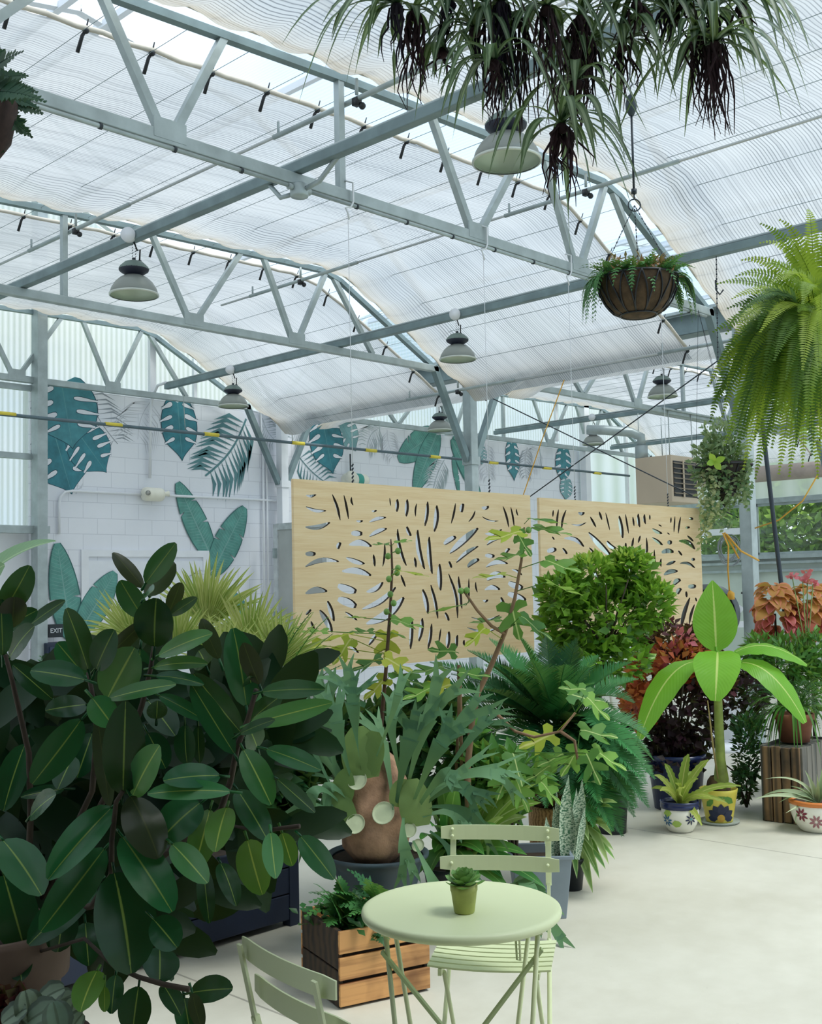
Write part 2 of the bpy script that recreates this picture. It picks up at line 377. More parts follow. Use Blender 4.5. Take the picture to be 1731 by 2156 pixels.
def monstera(b,t,wpx,mat,dark,seed=0,vein=True):
    r=random.Random(seed); F=frame2(b,t)
    L=math.hypot(t[0]-b[0],t[1]-b[1]); w=wpx/L/2
    def wid(u): return w*max(.02,(math.sin(math.pi*min(1,max(0,u*.84+.14)))**.6)*(1 if u<.72 else 1-((u-.72)/.28)**1.3*.8))
    def outline(g):
        P=[(.05,0.0),(-.03,w*.45)]+[(u,wid(u)+g) for u in [i/16*.97 for i in range(17)]]
        P+=[(1.03+g,0)]+[(u,-wid(u)-g) for u in [i/16*.97 for i in range(16,-1,-1)]]+[(-.03,-w*.45)]
        return [F(u,q) for u,q in P]
    wpoly([outline(.012)],dark); wpoly([outline(-.004)],mat,lift=.006)
    asp=1.0; A=[];B=[]
    for sg in (-1,1):
        off=r.uniform(-.04,.04)
        for n0 in (.16,.36,.55,.73):
            n0+=off+r.uniform(-.015,.015); W0=wid(n0); i0=(n0-.055,sg*W0*r.uniform(.34,.44)); i1=(n0+.03,sg*(wid(n0+.02)+.03))
            d=V((i1[0]-i0[0],i1[1]-i0[1])); ln=d.length; d/=ln; s_=V((-d.y,d.x)); h=.034*r.uniform(.85,1.25)
            for lst,gg in ((A,.010),(B,0)):
                pr=[(-.06,.0),(-.02,.62),(.1,.95),(.28,1.0),(.5,.78),(.72,.5),(.9,.42),(1.0,.5)]
                E=[V(i0)+d*(q*ln-(gg if q<0 else 0))+s_*(h*k+gg*(1 if k else 0)) for q,k in pr]; G=[V(i0)+d*(q*ln)-s_*(h*k+gg) for q,k in pr[1:]]
                lst.append([F(p.x,p.y) for p in E+G[::-1]])
    wpoly(A,dark,'painted_outline',lift=.009); wpoly(B,MWHITE,'painted_notches',lift=.012)
    wpoly([[F(.05,-.008),F(.05,.008),F(.96,.003),F(.96,-.003)]],mural_mat('rib',"5d9aa0",.05),'painted_midrib',lift=.012)
MWHITE=plain('mural_white',"e6e9f0",.6,0,.02)
def bananaleaf(b,t,wpx,mat,dark,seed=0,light=None):
    r=random.Random(seed); F=frame2(b,t); L=math.hypot(t[0]-b[0],t[1]-b[1]); w=wpx/L/2
    def outline(g):
        out=[]
        for side in (-1,1):
            l=[]; k=14; nt=[r.choice((4,5,7,8,10,99)),r.choice((6,9,99))] if g>0 else outline.n[side]
            if g>0: outline.n[side]=nt
            for i in range(k+1):
                u=i/k; s=w*math.sin(math.pi*min(1,u**.85*.96+.02))**.6
                if i in nt:
                    l+= [(u-.012,side*(s+g*.006)),(u+.02,side*s*.5),(u+.018,side*(s+g*.006))]
                else: l.append((u,side*(s+g*.006)))
            out.append(l)
        return [F(u,s) for u,s in out[0]+out[1][::-1]]
    outline.n={}
    wpoly([outline(1.0)],dark); wpoly([outline(-1.0)],mat,lift=.008)
    if light:
        P=[[F(.02,-.012),F(.02,.012),F(.95,.003),F(.95,-.003)]]
        for i in range(1,26):
            u=i/27; s=w*math.sin(math.pi*min(1,u**.85*.96+.02))**.6*.8
            for sg in (-1,1): P.append([F(u,sg*.01),F(u+.006,sg*.01),F(u+.05,sg*s),F(u+.047,sg*s)])
        wpoly(P,light,'painted_veins',lift=.014)
def palmfrond(b,t,lpx,mat,n=11,seed=0,bend=.1,th=1.0):
    r=random.Random(seed); F=frame2(b,t); L=math.hypot(t[0]-b[0],t[1]-b[1]); l=lpx/L; P=[]
    cv=lambda u: bend*math.sin(math.pi*u)
    for i in range(8):
        u0,u1=i/8,(i+1)/8; P.append([F(u0,cv(u0)-.008*th),F(u1,cv(u1)-.007*th),F(u1,cv(u1)+.007*th),F(u0,cv(u0)+.008*th)])
    for i in range(n):
        u=.06+.92*i/n; ll=l*(.55+.45*math.sin(math.pi*(u*.8+.2)))*(1 if u<.8 else 1-(u-.8)*1.6)
        for sg in (-1,1):
            a=r.uniform(.42,.6); p0=(u,cv(u)); p1=(u+ll*a*.55,cv(u)+sg*ll*.6); p2=(u+ll*(a+.35),cv(u)+sg*ll*.95)
            w=.011*th; P.append([F(p0[0],p0[1]),F(p1[0]-w,p1[1]+sg*w),F(*p2),F(p1[0]+w,p1[1]-sg*w)])
    wpoly(P,mat,'painted_frond')
TEAL=mural_mat('teal',"3a8492",.16); TEALD=mural_mat('dark_teal',"1c4a5a",.1); TEAL2=mural_mat('mid_teal',"4a8f9a",.12); TEALL=mural_mat('pale_teal',"7fabb0",.1)
GRN=mural_mat('green',"5c9a90",.14); GRND=mural_mat('dark_green',"2f6663",.1); VEIN=mural_mat('vein',"79a8a1",.05)
GREY=mural_mat('grey',"98a0a8",.05); PALE=mural_mat('pale',"c9cdd4",.03); FG=mural_mat('frond_green',"56848a",.08); FGL=mural_mat('frond_grey',"a4b3b6",.05)
palmfrond((182,825),(248,935),62,GREY,11,1,.06); palmfrond((320,842),(290,925),60,PALE,10,2); palmfrond((160,1040),(148,905),20,PALE,4,3)
monstera((112,905),(150,1036),132,TEAL,TEALD,1); monstera((160,905),(222,992),100,TEAL,TEALD,2); monstera((128,800),(152,940),150,TEAL2,TEALD,3)
monstera((373,842),(383,966),88,TEAL,TEALD,4); palmfrond((518,882),(432,1002),66,FG,13,4,-.08,1.8)
palmfrond((552,880),(582,930),34,FGL,9,5); palmfrond((645,890),(615,930),30,FGL,9,6); palmfrond((628,960),(688,1018),46,FG,9,7,.05,1.5)
monstera((716,886),(748,948),62,TEALL,GRND,8); monstera((678,884),(700,994),92,TEAL,TEALD,5)
palmfrond((800,900),(772,945),32,FGL,10,9,.15); palmfrond((815,905),(830,965),32,PALE,10,10)
bananaleaf((918,908),(838,968),44,GRN,GRND,11,VEIN); bananaleaf((922,905),(872,1034),50,GRN,GRND,12,VEIN)
palmfrond((935,968),(912,1028),34,FGL,11,13,.05,1.4)
bananaleaf((955,918),(990,1024),36,GRN,GRND,14,VEIN); bananaleaf((950,925),(1012,1050),34,GRN,GRND,15,VEIN); bananaleaf((953,960),(966,1040),16,GRN,GRND,16)
monstera((1012,940),(1014,978),34,TEALL,TEALD,17); palmfrond((1022,932),(1030,1008),36,PALE,10,18)
monstera((1076,930),(1082,1010),44,TEAL2,TEALD,19); palmfrond((1110,942),(1108,1008),28,GREY,10,20); palmfrond((1135,945),(1118,985),30,PALE,7,21)
monstera((1186,944),(1184,1016),52,TEAL2,TEALD,22); monstera((1192,1008),(1190,1052),42,TEALL,TEALD,23)
bananaleaf((446,1178),(372,1016),56,GRN,GRND,24,VEIN); bananaleaf((443,1212),(514,1068),62,GRN,GRND,25,VEIN)
bananaleaf((150,1350),(119,1144),68,GRN,GRND,26,VEIN); MOFF[0]=.012; palmfrond((445,1200),(395,1290),46,PALE,9,40); bananaleaf((166,1330),(240,1205),62,GRN,GRND,27,VEIN); MOFF[0]=0; bananaleaf((520,1330),(486,1246),44,GRN,GRND,28,VEIN)
# ---------------------------------------------------------------- trees beyond the right wall
TREEM=leafmat('tree_leaves',"5f9636","aed070",rough=.5,trans=.5)
TRUNK=plain('bark',"5b4a3a",.9,0,.2,10)
def blob_leaves(mb,c,rad,n,size,r,flat=.3,up=.35,shell=.55,shape=None,aspect=.5,cond=None):
    c=V(c)
    for i in range(n):
        while True:
            d=V((r.gauss(0,1),r.gauss(0,1),r.gauss(0,1)))
            if d.length>.01: break
        d.normalize(); k=shell+(1-shell)*r.random()**.6
        p=c+V((d.x*rad[0],d.y*rad[1],d.z*rad[2]))*k
        if cond and not cond(p): continue
        dirn=(d*.7+V((r.uniform(-1,1),r.uniform(-1,1),r.uniform(-.6,.8)))*.7+V((0,0,up*.5))).normalized()
        nrm=(V((0,0,1))*up*2+d*.7+V((r.uniform(-1,1),r.uniform(-1,1),r.uniform(-1,1)))*.6)
        s=size*r.uniform(.65,1.25); mb.cr=min(1,max(0,r.random()*.7+.3*(d.z+1)/2))  # paler toward the top: overhead light put into the leaf tone
        small(mb,p,dirn,nrm,s,s*aspect)
def small(mb,p,d,n,L,w):
    sd=d.cross(n); 
    if sd.length<1e-4: sd=perp(d)
    sd.normalize(); n2=sd.cross(d)
    m=p+d*L*.45
    mb.add([p, m-sd*w/2+n2*w*.15, p+d*L*.5-n2*w*.05, m+sd*w/2+n2*w*.15, p+d*L-n2*w*.1],[(0,2,1),(0,3,2),(1,2,4),(2,3,4)],[(.5,0),(0,.45),(.5,.5),(1,.45),(.5,1)])
for i,(x,y,z,rr) in enumerate(((24.6,13.6,2.6,(1.2,1.5,2.0)),(24.2,11.4,2.5,(1.1,1.4,2.0)),(24.6,9.3,2.6,(1.2,1.5,2.1)),(24.4,7.4,2.5,(1.2,1.3,2.0)),(26.6,12.6,3.6,(1.5,2,2.6)),(26.8,9.6,3.8,(1.5,2.2,2.8)))):
    r=random.Random(50+i)
    lab=['leafy green shrub outside the side windows, nearest the corner post','bright green shrub outside behind the side window sill','green shrub outside the window right of the gutter post','green shrub outside the far right window','tall tree farther behind the shrubs outside, toward the corner','tall tree farther behind the shrubs outside, right of the leaning pole'][i]
    t=thing('garden_shrub' if i<4 else 'garden_tree',lab,'shrub' if i<4 else 'tree',(x,y,0),'greenery outside the side windows')
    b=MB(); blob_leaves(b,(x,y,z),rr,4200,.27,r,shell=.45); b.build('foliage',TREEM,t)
    s=MB(); s.tube([(x,y,0),(x+.05,y,z*.5),(x,y+.1,z)],[.09,.07,.03]); s.build('trunk',TRUNK,t)
# ---------------------------------------------------------------- roof structure
TOPP=[(9.82,4.30),(8.3,5.09),(8.05,5.16),(6.4,5.135),(5.0,5.10),(3.2,5.02),(2.2,4.96),(.45,4.30)]
def truss(y,off,label,top=True):
    t=thing('roof_truss',label,'roof truss',(GX/2+off,y,4.30),'trusses across the two roof bays')
    X=lambda x:x+off
    b=MB(); b.bar((X(.3),y,4.295),(X(9.86),y,4.295),.075,.078); b.build('bottom_chord',GALV,t,smooth=False,bevel=.006)
    b=MB()
    for (x0,z0),(x1,z1) in zip(TOPP,TOPP[1:]): b.bar((X(x0),y,z0),(X(x1),y,z1),.06,.05)
    b.build('top_chord',GALV_D,t,smooth=False)
    for (xb,xt) in ((3.55,3.17),(3.63,4.0),(4.95,4.95),(6.28,5.86),(6.36,6.92),(7.59,7.22),(7.67,8.08),(8.78,8.2),(.98,1.75),(2.2,1.75),(2.26,2.9)):
        zt=np.interp(xt,[p[0] for p in TOPP[::-1]],[p[1] for p in TOPP[::-1]])
        b=MB(); b.bar((X(xb),y,4.33),(X(xt),y,zt-.01),.05,.05,up=(0,1,0)); b.build('web_member',GALV,t,smooth=False)
    for s,(x0,z0,x1,z1) in enumerate(((9.80,4.33,10.38,3.22),(.42,4.33,-.14,3.22))):
        b=MB(); b.bar((X(x0),y,z0),(X(x1),y,z1),.075,.075,up=(0,1,0)); b.build('knee_brace',GALV_D,t,smooth=False)
    for x in (3.59,6.32,7.63):
        b=MB(); b.box((X(x),y-.035,4.34),(.22,.01,.12)); b.build('gusset',GALV,t,smooth=False)
    return t
truss(YT[1],0,'nearest galvanized truss, crossing the whole upper half above the wood screens')
truss(YT[2],0,'middle galvanized truss, ending at the knee brace of the tall post behind the screens')
truss(YT[3],0,'far galvanized truss just in front of the mural wall, left of its white post')
truss(YT[2],HW,'truss of the second roof bay, running from the tall post past the hanging heater')
truss(YT[3],HW,'far truss of the second roof bay, in front of the ribbed end wall')
truss(YT[1],HW,'near truss of the second roof bay, mostly hidden behind the big bright fern')
for y,l in ((YT[1],'steel gutter post right of the second wood screen, below the bright fern'),(YT[2],'tall steel gutter post with two knee braces standing behind the first wood screen'),(YT[3],'white painted post against the mural wall at the left edge of the wood screen')):
    b=MB(); b.box((GX,y,2.13),(.13,.13,4.26)); 
    t=thing('gutter_post',l,'post',(GX,y,0)); b.build('shaft',GALV if y<12 else WHITE,t,smooth=False,bevel=.01)
    b=MB(); b.box((GX,y,3.22),(.16,.16,.1)); b.build('collar',GALV if y<12 else WHITE,t,smooth=False)
    b=MB(); b.box((GX,y,.01),(.26,.26,.02)); b.build('base_plate',GALV,t,smooth=False)
t=thing('roof_gutter','long galvanized valley gutter carried by the posts between the two roof bays','gutter',(GX,5,4.3))
b=MB(); b.box((GX,4.9,4.27),(.2,16,.03)); b.box((GX-.1,4.9,4.36),(.02,16,.2)); b.box((GX+.1,4.9,4.36),(.02,16,.2)); b.build('trough',GALV_D,t,smooth=False)
b=MB(); b.box((GX-.16,4.9,4.47),(.12,16,.03)); b.box((GX+.16,4.9,4.47),(.12,16,.03)); b.build('flange',GALV,t,smooth=False)
# roof bows and purlins above the curtains
def roofz(x): return float(np.interp(x,[p[0] for p in ROOFP],[p[1] for p in ROOFP]))
for k in range(2):
    for y in YT:
        t=None; b=MB(); P=[(x+HW*k,y,z-.06) for x,z in ROOFP]
        for p,q in zip(P,P[1:]): b.bar(p,q,.07,.09,up=(0,1,0))
        struct(b.build('trim_bow',WHITE,smooth=False))
    for x in (1.6,3.2,4.9,5.35,7.05,8.65):
        b=MB(); b.bar((x+HW*k,-3,roofz(x)-.08),(x+HW*k,WY,roofz(x)-.08),.06,.07); struct(b.build('trim_purlin',WHITE,smooth=False))
for y0 in (5.36,9.02):
    for x in (3.9,4.6):
        b=MB(); b.bar((x,y0+1.2,roofz(x)-.1),(x+1.2,y0-.3,5.25),.04,.04); struct(b.build('trim_brace',WHITE,smooth=False))
# long beams on top of the chords
def crossbeam(x,y0,y1,label):
    t=thing('cross_beam',label,'beam',(x,(y0+y1)/2,4.36),'long beams carrying the lamps')
    b=MB(); b.bar((x,y0,4.372),(x,y1,4.372),.07,.068); b.build('beam',GALV_D,t,smooth=False,bevel=.006)
    b=MB(); b.tube([(x+.02,y0,4.43),(x+.02,y1,4.43)],.014); b.build('conduit',GALV,t)
    return t
cb1=crossbeam(4.56,-2,12.6,'nearer long steel beam running under the whole curtain from upper right to lower left')
cb2=crossbeam(8.27,-2,12.4,'second long steel beam holding two lamps, passing above the coir basket')
cb3=crossbeam(15.25,1,12.6,'white steel beam of the second roof bay, above the hanging heater')
cb4=crossbeam(18.9,1,12.6,'farthest steel beam of the second roof bay, behind the heater flue')
b=MB(); b.tube([(8.27,12.4,4.43),(8.27,12.6,4.42),(8.27,12.72,4.3),(8.27,12.78,4.1),(8.27,12.8,3.2)],.02); tag(b.build('wall_conduit',WHITE,None,loc=(8.27,12.8,3.2)),'white conduit dropping from the beam end down to the emergency light','conduit')
# conduit under the nearest chord and the junction box at the crossing
t=thing('electrical_conduit','thin steel conduit clipped under the nearest truss chord','conduit',(5,5.33,4.23))
b=MB(); b.tube([(1.5,5.325,4.235),(4.46,5.325,4.235)],.0135); b.tube([(4.66,5.325,4.235),(9.7,5.325,4.235)],.0135); b.build('pipe',GALV,t)
for i in range(17):
    x=1.7+i*.48; b=MB(); b.tube([(x-.008,5.325,4.235),(x+.008,5.325,4.235)],.019); b.build('pipe_clip',STEELD,t)
t=thing('junction_box','round galvanized junction box with conduit arms where beam and nearest truss cross','junction box',(4.56,5.325,4.21))
b=MB(); b.lathe([(0,-.045),(.055,-.045),(.06,-.035),(.06,.03),(.05,.04),(0,.04)],(4.56,5.325,4.225),16); b.build('box',GALV,t)
b=MB(); b.tube([(4.57,5.27,4.225),(4.575,5.15,4.24),(4.59,4.95,4.38),(4.59,4.75,4.43)],.016); b.tube([(4.55,5.38,4.21),(4.55,5.5,4.22),(4.57,5.65,4.36),(4.58,5.8,4.42)],.016); b.build('conduit_arm',GALV,t)
for q in (4.49,4.63):
    b=MB(); b.tube([(q-.02,5.325,4.232),(q+.02,5.325,4.232)],.022); b.build('fitting',GALV,t)
# curtain drive pipes
def rack(x,z,y0,y1,label):
    t=thing('curtain_drive_rod',label,'drive rod',(x,(y0+y1)/2,z),'rods that pull the curtains')
    b=MB(); b.tube([(x,y0,z),(x,y1,z)],.012); b.build('thin_rod',plain('aluminium',"c5c9ca",.4,.4,.05) if 'aluminium' not in bpy.data.materials else bpy.data.materials['aluminium'],t)
    for yy in YT[1:]:
        if y0<yy<y1:
            b=MB(); b.tube([(x,yy-1.0,z),(x,yy+.75,z)],.019); b.build('thick_sleeve',GALV,t)
            b=MB(); b.box((x,yy-.12,z-.02),(.045,.05,.05)); b.sphere((x+.02,yy-.15,z-.05),.025,8); b.build('gear_clamp',BLACK,t)
            b=MB(); b.tube([(x,yy-.12,z+.03),(x,yy-.12,z+.14)],.012); b.build('bracket',GALV,t); b=MB(); b.tube([(x,yy+.7,z+.0),(x,yy+.7,z+.1)],.01); b.build('bracket',GALV,t)
rack(5.0,4.93,-2,10.5,'thin drive rod under the middle of the curtains, left of the long beam')
rack(7.62,4.95,-2,10.3,'thin drive rod along the bend of the curtains, left of the coir basket')
rack(10.1,4.05,1,10.2,'drive rod along the low eave edge of the curtains, above the lamp')
# ---------------------------------------------------------------- shade curtains
CP=[(.35,4.10),(.9,4.42),(2.2,5.02),(3.2,5.06),(5.0,5.12),(6.4,5.155),(7.8,5.175),(8.1,5.16),(8.4,5.05),(9.0,4.75),(9.8,4.32),(10.1,4.17),(10.28,4.06),(10.36,4.0)]
cx=np.array([p[0] for p in CP]); cz=np.array([p[1] for p in CP])
CLIP=MB(); CLIP.sphere((0,0,0),.022,8); CLIP.tube([(0,0,0),(-.012,.02,-.03),(-.03,.045,-.13)],[.009,.011,.012],6); CLIP.tube([(0,0,0),(.0,-.03,.06)],[.006,.004],5)
def curtain(y0,y1,off,label,clips=True,nx=110,ny=84,x0=.35,x1=10.36):
    t=thing('shade_curtain',label,'shade curtain',(5.2+off,(y0+y1)/2,5.1),'striped shade curtains under the roof')
    s=np.linspace(x0,x1,nx); z=np.interp(s,cx,cz)
    for _ in range(3): z[1:-1]=(z[:-2]+2*z[1:-1]+z[2:])/4
    arc=np.concatenate(([0],np.cumsum(np.hypot(np.diff(s),np.diff(z)))))
    b=MB(); vs=[];uv=[]
    for j in range(ny+1):
        v=j/ny; y=y0+(y1-y0)*v
        near=max(0,(v-.80)/.20)
        for i in range(nx):
            ph=s[i]/.46*math.pi
            sag=-.012*abs(math.sin(ph))-.05*near**1.5*abs(math.sin(ph))
            n1=mnoise.noise(V((s[i]*.4+off,y*7,3.1)))*.004+mnoise.noise(V((s[i]*.8,y*1.6+off,7)))*.007
            bulge=-.06*math.sin(near*math.pi)*(1+.5*math.sin(s[i]*3+y0))
            edge=.02*math.sin(s[i]*13+off)*(1-min(1,v/.02))+.06*mnoise.noise(V((s[i]*2.,y0,1)))*near
            vs.append((s[i]+off,y+edge*.6,z[i]+sag+n1+bulge)); uv.append((float(arc[i]),y-.03*near*abs(math.sin(ph))-.006*abs(math.sin(ph))+mnoise.noise(V((s[i]*.3,y*.4,2+off)))*.012))
    fs=[(j*nx+i,j*nx+i+1,(j+1)*nx+i+1,(j+1)*nx+i) for j in range(ny) for i in range(nx-1)]
    b.add(vs,fs,uv); b.r=[max(0.,(j/ny-.86)/.14)**1.2 for j in range(ny+1) for i in range(nx)]; b.build('cloth',CURT,t)
    h=MB(); pts=[V((s[i]+off,y0-.005,z[i]+.0+.008*math.sin(i*1.7))) for i in range(0,nx,2)]
    h.tube(pts,.017,7); h.build('leading_hem',CURT_E,t)
    h=MB(); pts=[V((s[i]+off,y1+.01,z[i]-.012*abs(math.sin(s[i]/.46*math.pi)))) for i in range(0,nx,2)]; h.tube(pts,.013,6); h.build('fixed_edge',CURT_E,t)
    first=None; r=random.Random(int(y0*10+off))
    k=0
    while clips and k<24:
        x=.6+k*.46
        if x>x1-.06: break
        zz=float(np.interp(x,cx,cz)); p=(x+off,y0,zz-.012); k+=1
        if first is None:
            c=MB(); c.v=[(q[0]+p[0],q[1]+p[1],q[2]+p[2]) for q in CLIP.v]; c.f=CLIP.f; c.uv=CLIP.uv; c.r=CLIP.r; c.m=CLIP.m
            first=c.build('curtain_clip',BLACK,t); f0=V(p)
        else:
            o=first.copy(); COL.objects.link(o); o.parent=t; o.location=V(p)-f0
    for k in range(22):
        x=.58+k*.46
        zz=float(np.interp(x,cx,cz))-.02
        if x>x1-.06: break
        w=MB(); w.tube([(x+off,y0-.44,zz),(x+off,y1,zz-.004)],.0025,4); w.build('support_wire',GALV_D,t)
    return t
q=curtain(-1.46,1.55,0,'shade curtain',False,x1=3.1); q['kind']='structure'; del q['label'], q['category'], q['group']  # unseen narrow sheet added to keep sun off the rubber plant
curtain(2.2,5.22,0,'nearest shade curtain, filling the upper right behind the spider plants',False)
curtain(5.86,8.87,0,'middle shade curtain between the nearest and second trusses, above the coir basket')
curtain(9.36,12.5,0,'far shade curtain sloping down to the white post at the mural wall')
curtain(2.2,5.22,HW,'shade curtain of the second bay, behind the bright fern',False)
curtain(5.86,8.87,HW,'shade curtain of the second bay, above the far small lamp with beige shade')
curtain(9.36,12.5,HW,'farthest shade curtain, sloping down behind the hanging heater')
# ---------------------------------------------------------------- pipe with yellow bands
t=thing('marked_pipe','long grey steel pipe with yellow tape bands crossing in front of the mural','pipe',(12,12.4,3.74))
b=MB(); b.tube([(-.5,12.38,3.80),(6,12.38,3.79),(19.2,12.38,3.81)],.022,10); b.build('pipe',STEELD if False else plain('pipe_grey',"5d7079",.45,.3,.08),t)
YEL=plain('yellow_tape',"e2cf4a",.5,0,.04)
for px in (12,239,445,627,780,915,1037,1150,1255):
    x=at(px,920,Y=12.38).x
    b=MB(); b.tube([(x-.12,12.38,3.798),(x+.12,12.38,3.798)],.026,10); b.build('yellow_band',YEL,t)
for x in (8.55,10.4,12.2,14.6,16.3): 
    b=MB(); b.tube([(x,12.38,3.82),(x,12.42,4.3)],.006,5); b.build('hanger_rod',GALV,t)
# ---------------------------------------------------------------- pendant lamps
SHADE=None
def m_shade():
    t=NT('lamp_aluminium'); bf=t.n('ShaderNodeNewGeometry').outputs['Backfacing']
    c=t.mix(bf,lin("8f948e"),lin("c9d6c6")); return t.done(t.pr(c,t.mix(bf,(.38,)*3+(1,),(.5,)*3+(1,)),.35))
SHADE=m_shade(); CAPM=plain('lamp_cap_green',"75867f",.55,.2,.1); FIN=plain('lamp_fins',"23283a",.5,.1,.1)
RIMM=plain('lamp_rim',"cfd4cc",.3,.6,.04)
def lamp(px,py,X,zt,zr,label,first=[None],R=.178):
    """px,py: the middle of the cap top; X: its beam; zr: height of the rim"""
    p=at(px,py,X=X); p=V((X,p.y,0)); z=zr
    if first[0] is None:
        t=thing('pendant_lamp',label,'pendant lamp',(p.x,p.y,z),'industrial pendant lamps')
        o=lambda q:(p.x,p.y,z+q)
        b=MB(); b.lathe([(.178,0),(.182,.004),(.168,.05),(.140,.095),(.105,.128),(.072,.145),(.055,.150)],o(0),40); b.build('shade',SHADE,t)
        b=MB(); b.lathe([(.176,-.006),(.186,-.004),(.186,.008),(.178,.010)],o(0),40); b.build('rim',RIMM,t)
        b=MB(); b.lathe([(.055,.148),(.062,.152),(.108,.182),(.112,.19),(.112,.197)],o(0),36,fn=lambda a,i:1-.03*(int(a/6.28318*36)%2) if 1<i<4 else 1); b.build('cooling_fins',FIN,t)
        b=MB(); b.lathe([(.114,.195),(.114,.203),(.100,.222),(.070,.250),(.035,.262),(.0,.264)],o(0),36,fn=lambda a,i:1-.025*(int(a/6.28318*36)%2)); b.build('cap',CAPM,t)
        b=MB(); b.tube([o(.262),o(.285)],.014); b.tube([(p.x+.05,p.y,z+.25),(p.x+.05,p.y,z+.275)],.016); b.build('hook',STEELD,t)
        b=MB(); zt2=zt-z
        for s in (-.012,.016):
            for k in range(int((zt2-.29)/.022)): 
                zz=.29+k*.022; b.tube([(p.x+s-.004,p.y,z+zz),(p.x+s+.004,p.y,z+zz+.014)],.0025,4)
        b.build('chain',STEELD,t)
        b=MB(); b.tube([(p.x+.05,p.y,z+.275),(p.x+.055,p.y,z+.36),(p.x+.03,p.y,zt-.06),(p.x+.0,p.y,zt)],.006,6); b.build('cord',BLACK,t)
        b=MB(); b.tube([(p.x-.05,p.y-.02,zt+.03),(p.x-.085,p.y-.05,zt+.03)],.055,24); b.build('ceiling_disc',WHITE,t)
        first[0]=t; lamp.z=z; return t
    t=dup(first[0],(p.x,p.y,z),label); return t
lamp(1065,258,4.56,4.34,3.93,'largest pendant lamp, hanging below the spider plants, green inside of shade showing')
lamp(282,572,4.56,4.34,3.93,'pendant lamp with open grey shade hanging left, below the middle of the long beam')
lamp(963,716,8.27,4.34,3.93,'pendant lamp hanging on the second beam above the first wood screen')
lamp(491,828,8.27,4.34,3.93,'pendant lamp in front of the mural, left of the white corner post')
lamp(1394,806,12.0,4.34,3.95,'beige pendant lamp of the second bay, hanging left of the bright fern')
lamp(926,884,12.0,4.34,3.95,'small pendant lamp in front of the painted banana leaves')
lamp(1249,915,15.25,4.34,3.95,'dim pendant lamp behind the crossed cables, above the painted monstera leaves')
crossbeam(12.0,5,12.6,'steel beam of the second bay nearest the gutter posts')
# ---------------------------------------------------------------- wall fittings
EM=plain('ivory_plastic',"eceadb",.4,0,.03)
t=thing('emergency_light','cream twin head emergency light on the conduit over the door','emergency light',(8.297,12.8,2.98))
b=MB(); b.lathe([(0,-.16),(.06,-.158),(.085,-.14),(.092,-.1),(.092,.09),(.085,.13),(.06,.15),(0,.152)],(8.297,12.76,2.98),20,axis=(1,0,0)); b.build('body',EM,t)
b=MB(); b.lathe([(0,.0),(.05,0),(.055,.02),(.045,.05),(.0,.055)],(8.16,12.70,2.99),18,axis=(-.35,-1,-.1)); b.build('lamp_head',EM,t)
b=MB(); b.lathe([(.018,0),(.03,.05),(.04,.09),(0,.1)],(8.44,12.76,2.99),14,axis=(1,-.2,.1)); b.build('side_head',EM,t)
b=MB(); b.lathe([(0,.0),(.03,0),(.034,.006),(0,.012)],(8.142,12.647,2.986),16,axis=(-.35,-1,-.1)); b.build('lens',plain('lens_glass',"a9aaa4",.15,.3),t)
def wpath(name,pts,r,label,mat=None,y=12.81):
    P=[V((at(*q,Y=WY).x,y,at(*q,Y=WY).z)) for q in pts]; b=MB(); b.tube(P,r,8); return tag(b.build(name,mat or WHITE,None,loc=P[0]),label,'conduit')
wpath('wall_conduit',[(121,1125),(121,1060),(124,1046),(134,1036),(150,1034),(300,1042)],.018,'white conduit bending down the wall left of the door, beside the left post')
wpath('wall_conduit',[(330,1043),(420,1047),(570,1054),(586,1059),(592,1072),(592,1096)],.018,'white conduit running from the emergency light to the white post')
wpath('wall_conduit',[(551,935),(551,1060),(554,1330)],.018,'left one of two tall thin white conduits beside the corner post')
wpath('wall_conduit',[(528,865),(545,870),(548,930),(557,965),(559,1060),(561,1330)],.016,'right one of two tall conduits beside the corner post, kinked under the brace')
# exit sign
t=thing('exit_sign','small dark exit sign with white letters low on the wall behind the rubber plant','exit sign',(6.95,12.7,1.33))
pe=at(116,1328,Y=12.7); ez=pe.z
b=MB(); b.box((pe.x,12.70,ez),(.19,.05,.16)); b.build('case',plain('exit_case',"16242c",.4),t,smooth=False,bevel=.006)
def text(body,loc,size,mat,name,parent,rz=0,ext=.002):
    fc=bpy.data.curves.new(name,'FONT'); fc.body=body; fc.size=size; fc.extrude=ext; fc.align_x='CENTER'; fc.align_y='CENTER'
    tmp=bpy.data.objects.new('tmp',fc); COL.objects.link(tmp); dg=bpy.context.evaluated_depsgraph_get()
    me=bpy.data.meshes.new_from_object(tmp.evaluated_get(dg)); bpy.data.objects.remove(tmp)
    me.transform(Matrix.Translation(V(loc)-ORG[parent.name])@Matrix.Rotation(rz,4,'Z')@Matrix.Rotation(math.pi/2,4,'X'))
    me.materials.clear(); me.materials.append(mat); o=bpy.data.objects.new(name,me); COL.objects.link(o); o.parent=parent; ORG[o.name]=ORG[parent.name]; return o
text('EXIT',(pe.x,12.672,ez),.078,WHITE,'lettering',t)
t=thing('wall_cabinet','dark blue cabinet under the exit sign, glimpsed behind rubber leaves','cabinet',(pe.x,12.6,0))
b=MB(); b.box((pe.x-.02,12.6,.55),(.42,.3,1.1)); b.build('body',plain('navy_cabinet',"1e2c44",.5),t,smooth=False,bevel=.01)
b=MB(); b.box((pe.x-.02,12.44,.58),(.38,.02,.95)); b.build('door',plain('navy_door',"24344e",.45),t,smooth=False,bevel=.005)
